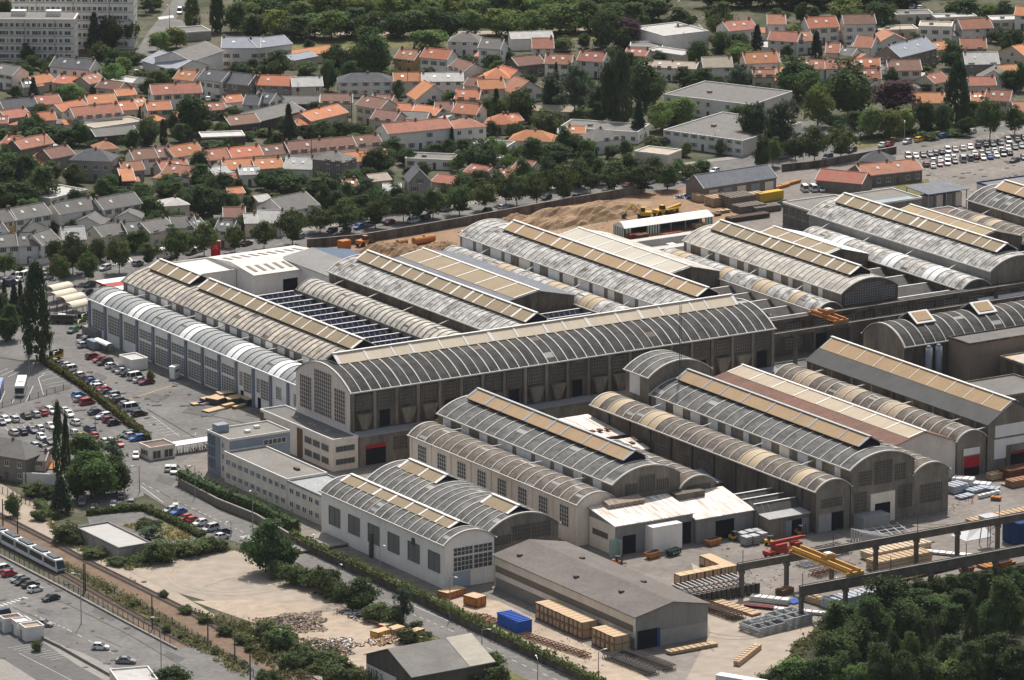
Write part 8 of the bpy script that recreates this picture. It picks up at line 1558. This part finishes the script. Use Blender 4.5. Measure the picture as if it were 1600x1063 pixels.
# white tarpaulin tents right yard
q = G(1519, 838); b = MB(); b.hexa([(-4, -3, 0), (4, -3, 0), (4, 3, 0), (-4, 3, 0)], [(-1, -0.5, 2.4), (3, -0.3, 2.0), (3, 0.3, 2.0), (-1, 0.5, 2.4)]); mesh_thing(b, 'white_sheeting', WSHEET, 'white tarpaulin heap between the two crane runways at right', 'tarpaulin', (q.x, q.y, 0.1))
q = G(1545, 852); b = MB(); [b.bar((x, y, 0), (x*0.7, y*0.7, 5.5), 0.18) for x in (-1.6, 1.6) for y in (-1.6, 1.6)]; [b.bar((x, -1.5, z), (-x, -1.4, z+1.6), 0.1) for x in (-1.5, 1.5) for z in (0.3, 2.0, 3.6)]; b.hexa([(-1.4, -1.4, 5.5), (1.4, -1.4, 5.5), (1.4, 1.4, 5.5), (-1.4, 1.4, 5.5)], [(-2, -2, 7), (2, -2, 7), (2, 2, 7), (-2, 2, 7)]); mesh_thing(b, 'hopper_tower', STEEL, 'grey lattice hopper tower between the crane runways at right', 'hopper', (q.x, q.y, 0.1))
lumber('long white channel sections left of the white tarpaulin heap', 1487, 868, -0.9, 14, 2.0, 0.7, WSHEET); lumber('orange steel plates under the near runway at right', 1556, 884, 0.05, 9, 4, 0.8, ORG); lumber('white-topped crate beside the dark flat barge-like beam', 1203, 942, -0.95, 9, 2.2, 1.4, WHITE); lumber('low maroon steel beam beside the white-topped crate', 1200, 952, -0.95, 11, 2.0, 0.7, mat('maroon_steel', (0.17, 0.05, 0.05), (0.12, 0.04, 0.04))); lumber('white panels laid in a row toward the wood', 1250, 958, -0.9, 12, 1.6, 0.8, WSHEET)
lumber('brown wood pile at the left post of the near runway', 1226, 928, 0.3, 4, 2.5, 1.4, WOODD); lumber('blue sheeting folded at the foot of the runway post', 1245, 940, 0.2, 5, 3, 0.3, BLU); lumber('rusty red beams between the runways beside the lumber packs', 1450, 898, 0.12, 18, 2, 0.6, RUST)
# worker
sk = [(0, 0, 0.95), (0, 0, 1.15), (0, 0.01, 1.38), (0, 0, 1.50), (0, -0.01, 1.66), (0.10, 0, 0.90), (0.12, -0.03, 0.50), (0.13, 0.03, 0.07), (0.13, -0.12, 0.04), (-0.10, 0, 0.90), (-0.12, 0.05, 0.50), (-0.13, 0.12, 0.07), (-0.13, -0.02, 0.04), (0.19, 0, 1.40), (0.25, -0.03, 1.13), (0.25, -0.12, 0.90), (-0.19, 0, 1.40), (-0.26, 0.02, 1.13), (-0.26, -0.05, 0.88)]
ed = [(0, 1), (1, 2), (2, 3), (3, 4), (0, 5), (5, 6), (6, 7), (7, 8), (0, 9), (9, 10), (10, 11), (11, 12), (2, 13), (13, 14), (14, 15), (2, 16), (16, 17), (17, 18)]
rad = [0.15, 0.14, 0.16, 0.06, 0.11, 0.10, 0.075, 0.05, 0.045, 0.10, 0.075, 0.05, 0.045, 0.065, 0.05, 0.04, 0.065, 0.05, 0.04]
me = bpy.data.meshes.new('person'); me.from_pydata(sk, ed, []); pe = bpy.data.objects.new('person', me); COL.objects.link(pe)
me.materials.append(mat('orange_workwear', (0.62, 0.20, 0.04), (0.52, 0.16, 0.04)))
md = pe.modifiers.new('skin', 'SKIN')
if not me.skin_vertices: me.attributes.new('skin', 'FLOAT', 'POINT') if False else None
q = G(1519, 786); pe.location = (q.x, q.y, 0.05); pe.rotation_euler = (0, 0, 0.8); tag(pe, 'worker in orange workwear walking across the yard before the wrapped packs', 'person')
try:
    for i, sv in enumerate(me.skin_vertices[0].data): sv.radius = (rad[i], rad[i]); sv.use_root = (i == 0)
except Exception: pe.modifiers.clear()
pe.modifiers.new('sub', 'SUBSURF').levels = 1
# ---- ground cover weeds
def weeds(name, poly, n, size, m, seed, h=0.7):
    global NR; NR = np.random.default_rng(seed); xs = [p[0] for p in poly]; ys = [p[1] for p in poly]; C = []
    def inside(x, y):
        c = False; j = len(poly)-1
        for i in range(len(poly)):
            if (poly[i][1] > y) != (poly[j][1] > y) and x < (poly[j][0]-poly[i][0])*(y-poly[i][1])/(poly[j][1]-poly[i][1])+poly[i][0]: c = not c
            j = i
        return c
    rr = random.Random(seed); k = 0
    while len(C) < n and k < n*20:
        k += 1; x = rr.uniform(min(xs), max(xs)); y = rr.uniform(min(ys), max(ys))
        if not inside(x, y): continue
        dn = math.sin(x*0.21+1.3)*math.sin(y*0.33+x*0.07)+math.sin(x*0.053+y*0.11)
        if dn < rr.uniform(-1.6, 1.2): continue
        q = G(x, y)
        for _ in range(9): C.append((q.x+rr.gauss(0, 0.45), q.y+rr.gauss(0, 0.45), abs(rr.gauss(0, h*0.5))+0.12))
    C = np.array(C); o = bpy.data.objects.new(name, qmesh(name, quads(C, np.tile(np.array([[0, 0, 0.6]]), (len(C), 1)), size), m)); COL.objects.link(o); struct(o, 'stuff')
WD = leafmat('weed_leaves', (0.125, 0.145, 0.05), (0.21, 0.19, 0.085))
weeds('verge_weeds', [(300, 958), (350, 962), (430, 990), (520, 1012), (600, 1075), (440, 1080), (380, 1010)], 7000, 0.5, WD, 1, 1.0)
weeds('rail_strip_weeds', [(100, 880), (200, 930), (300, 990), (400, 1050), (380, 1060), (290, 1005), (180, 940), (96, 890)], 4200, 0.45, WD, 2, 0.8)
weeds('street_side_weeds', [(470, 900), (560, 945), (640, 985), (700, 1020), (660, 1010), (600, 975), (545, 950)], 3200, 0.5, WD, 3, 0.9)
weeds('lot_edge_weeds', [(190, 878), (250, 868), (350, 852), (360, 860), (260, 880), (200, 892)], 1800, 0.45, WD, 4, 0.6)
weeds('island_weeds', [(190, 822), (245, 815), (310, 838), (270, 846)], 900, 0.4, leafmat('dry_grass', (0.22, 0.18, 0.07), (0.16, 0.15, 0.06)), 5, 0.3)
weeds('storage_yard_weeds', [(1240, 1010), (1290, 975), (1280, 1000), (1220, 1070)], 900, 0.5, WD, 6, 0.8)
weeds('wall_foot_weeds', [(640, 935), (700, 940), (760, 980), (700, 962)], 700, 0.45, WD, 7, 0.6)
weeds('lane_edge_weeds', [(60, 800), (130, 855), (190, 888), (170, 886), (100, 848)], 900, 0.4, WD, 8, 0.6)

rubble('scattered scraps of wood and steel on the open yard', 1180, 900, 60, 34, 0.12, 260, [WOODT, WOODD, DKSTEEL, STEEL, RUST], 11); rubble('scattered scraps on the storage yard', 900, 1020, 26, 34, 0.12, 170, [WOODT, WOODD, DKSTEEL, RUST], 12); rubble('scattered scraps in the earth yard', 900, 365, 80, 24, 0.15, 220, [RB[1], WOODD, RUST, STEEL], 13); rubble('scattered scraps before the glazed gable hall', 1450, 790, 46, 20, 0.12, 150, [WOODT, STEEL, RB[1], DKSTEEL], 14)
# ================================================================ AIR
b = MB(); b.box(-1500, 2300, -1700, 2600, -1.0, 420.0); hz = b.build('haze', mat('haze_air', (0.5, 0.5, 0.5))); struct(hz, 'stuff')
hm_ = bpy.data.materials.new('haze_volume'); hm_.use_nodes = True; hn = hm_.node_tree.nodes; hn.remove(hn['Principled BSDF']); pv = hn.new('ShaderNodeVolumePrincipled'); pv.inputs['Color'].default_value = (0.80, 0.87, 0.95, 1); pv.inputs['Density'].default_value = 0.000012; pv.inputs['Anisotropy'].default_value = 0.2
hm_.node_tree.links.new(pv.outputs[0], hn['Material Output'].inputs['Volume']); hz.data.materials.clear(); hz.data.materials.append(hm_)
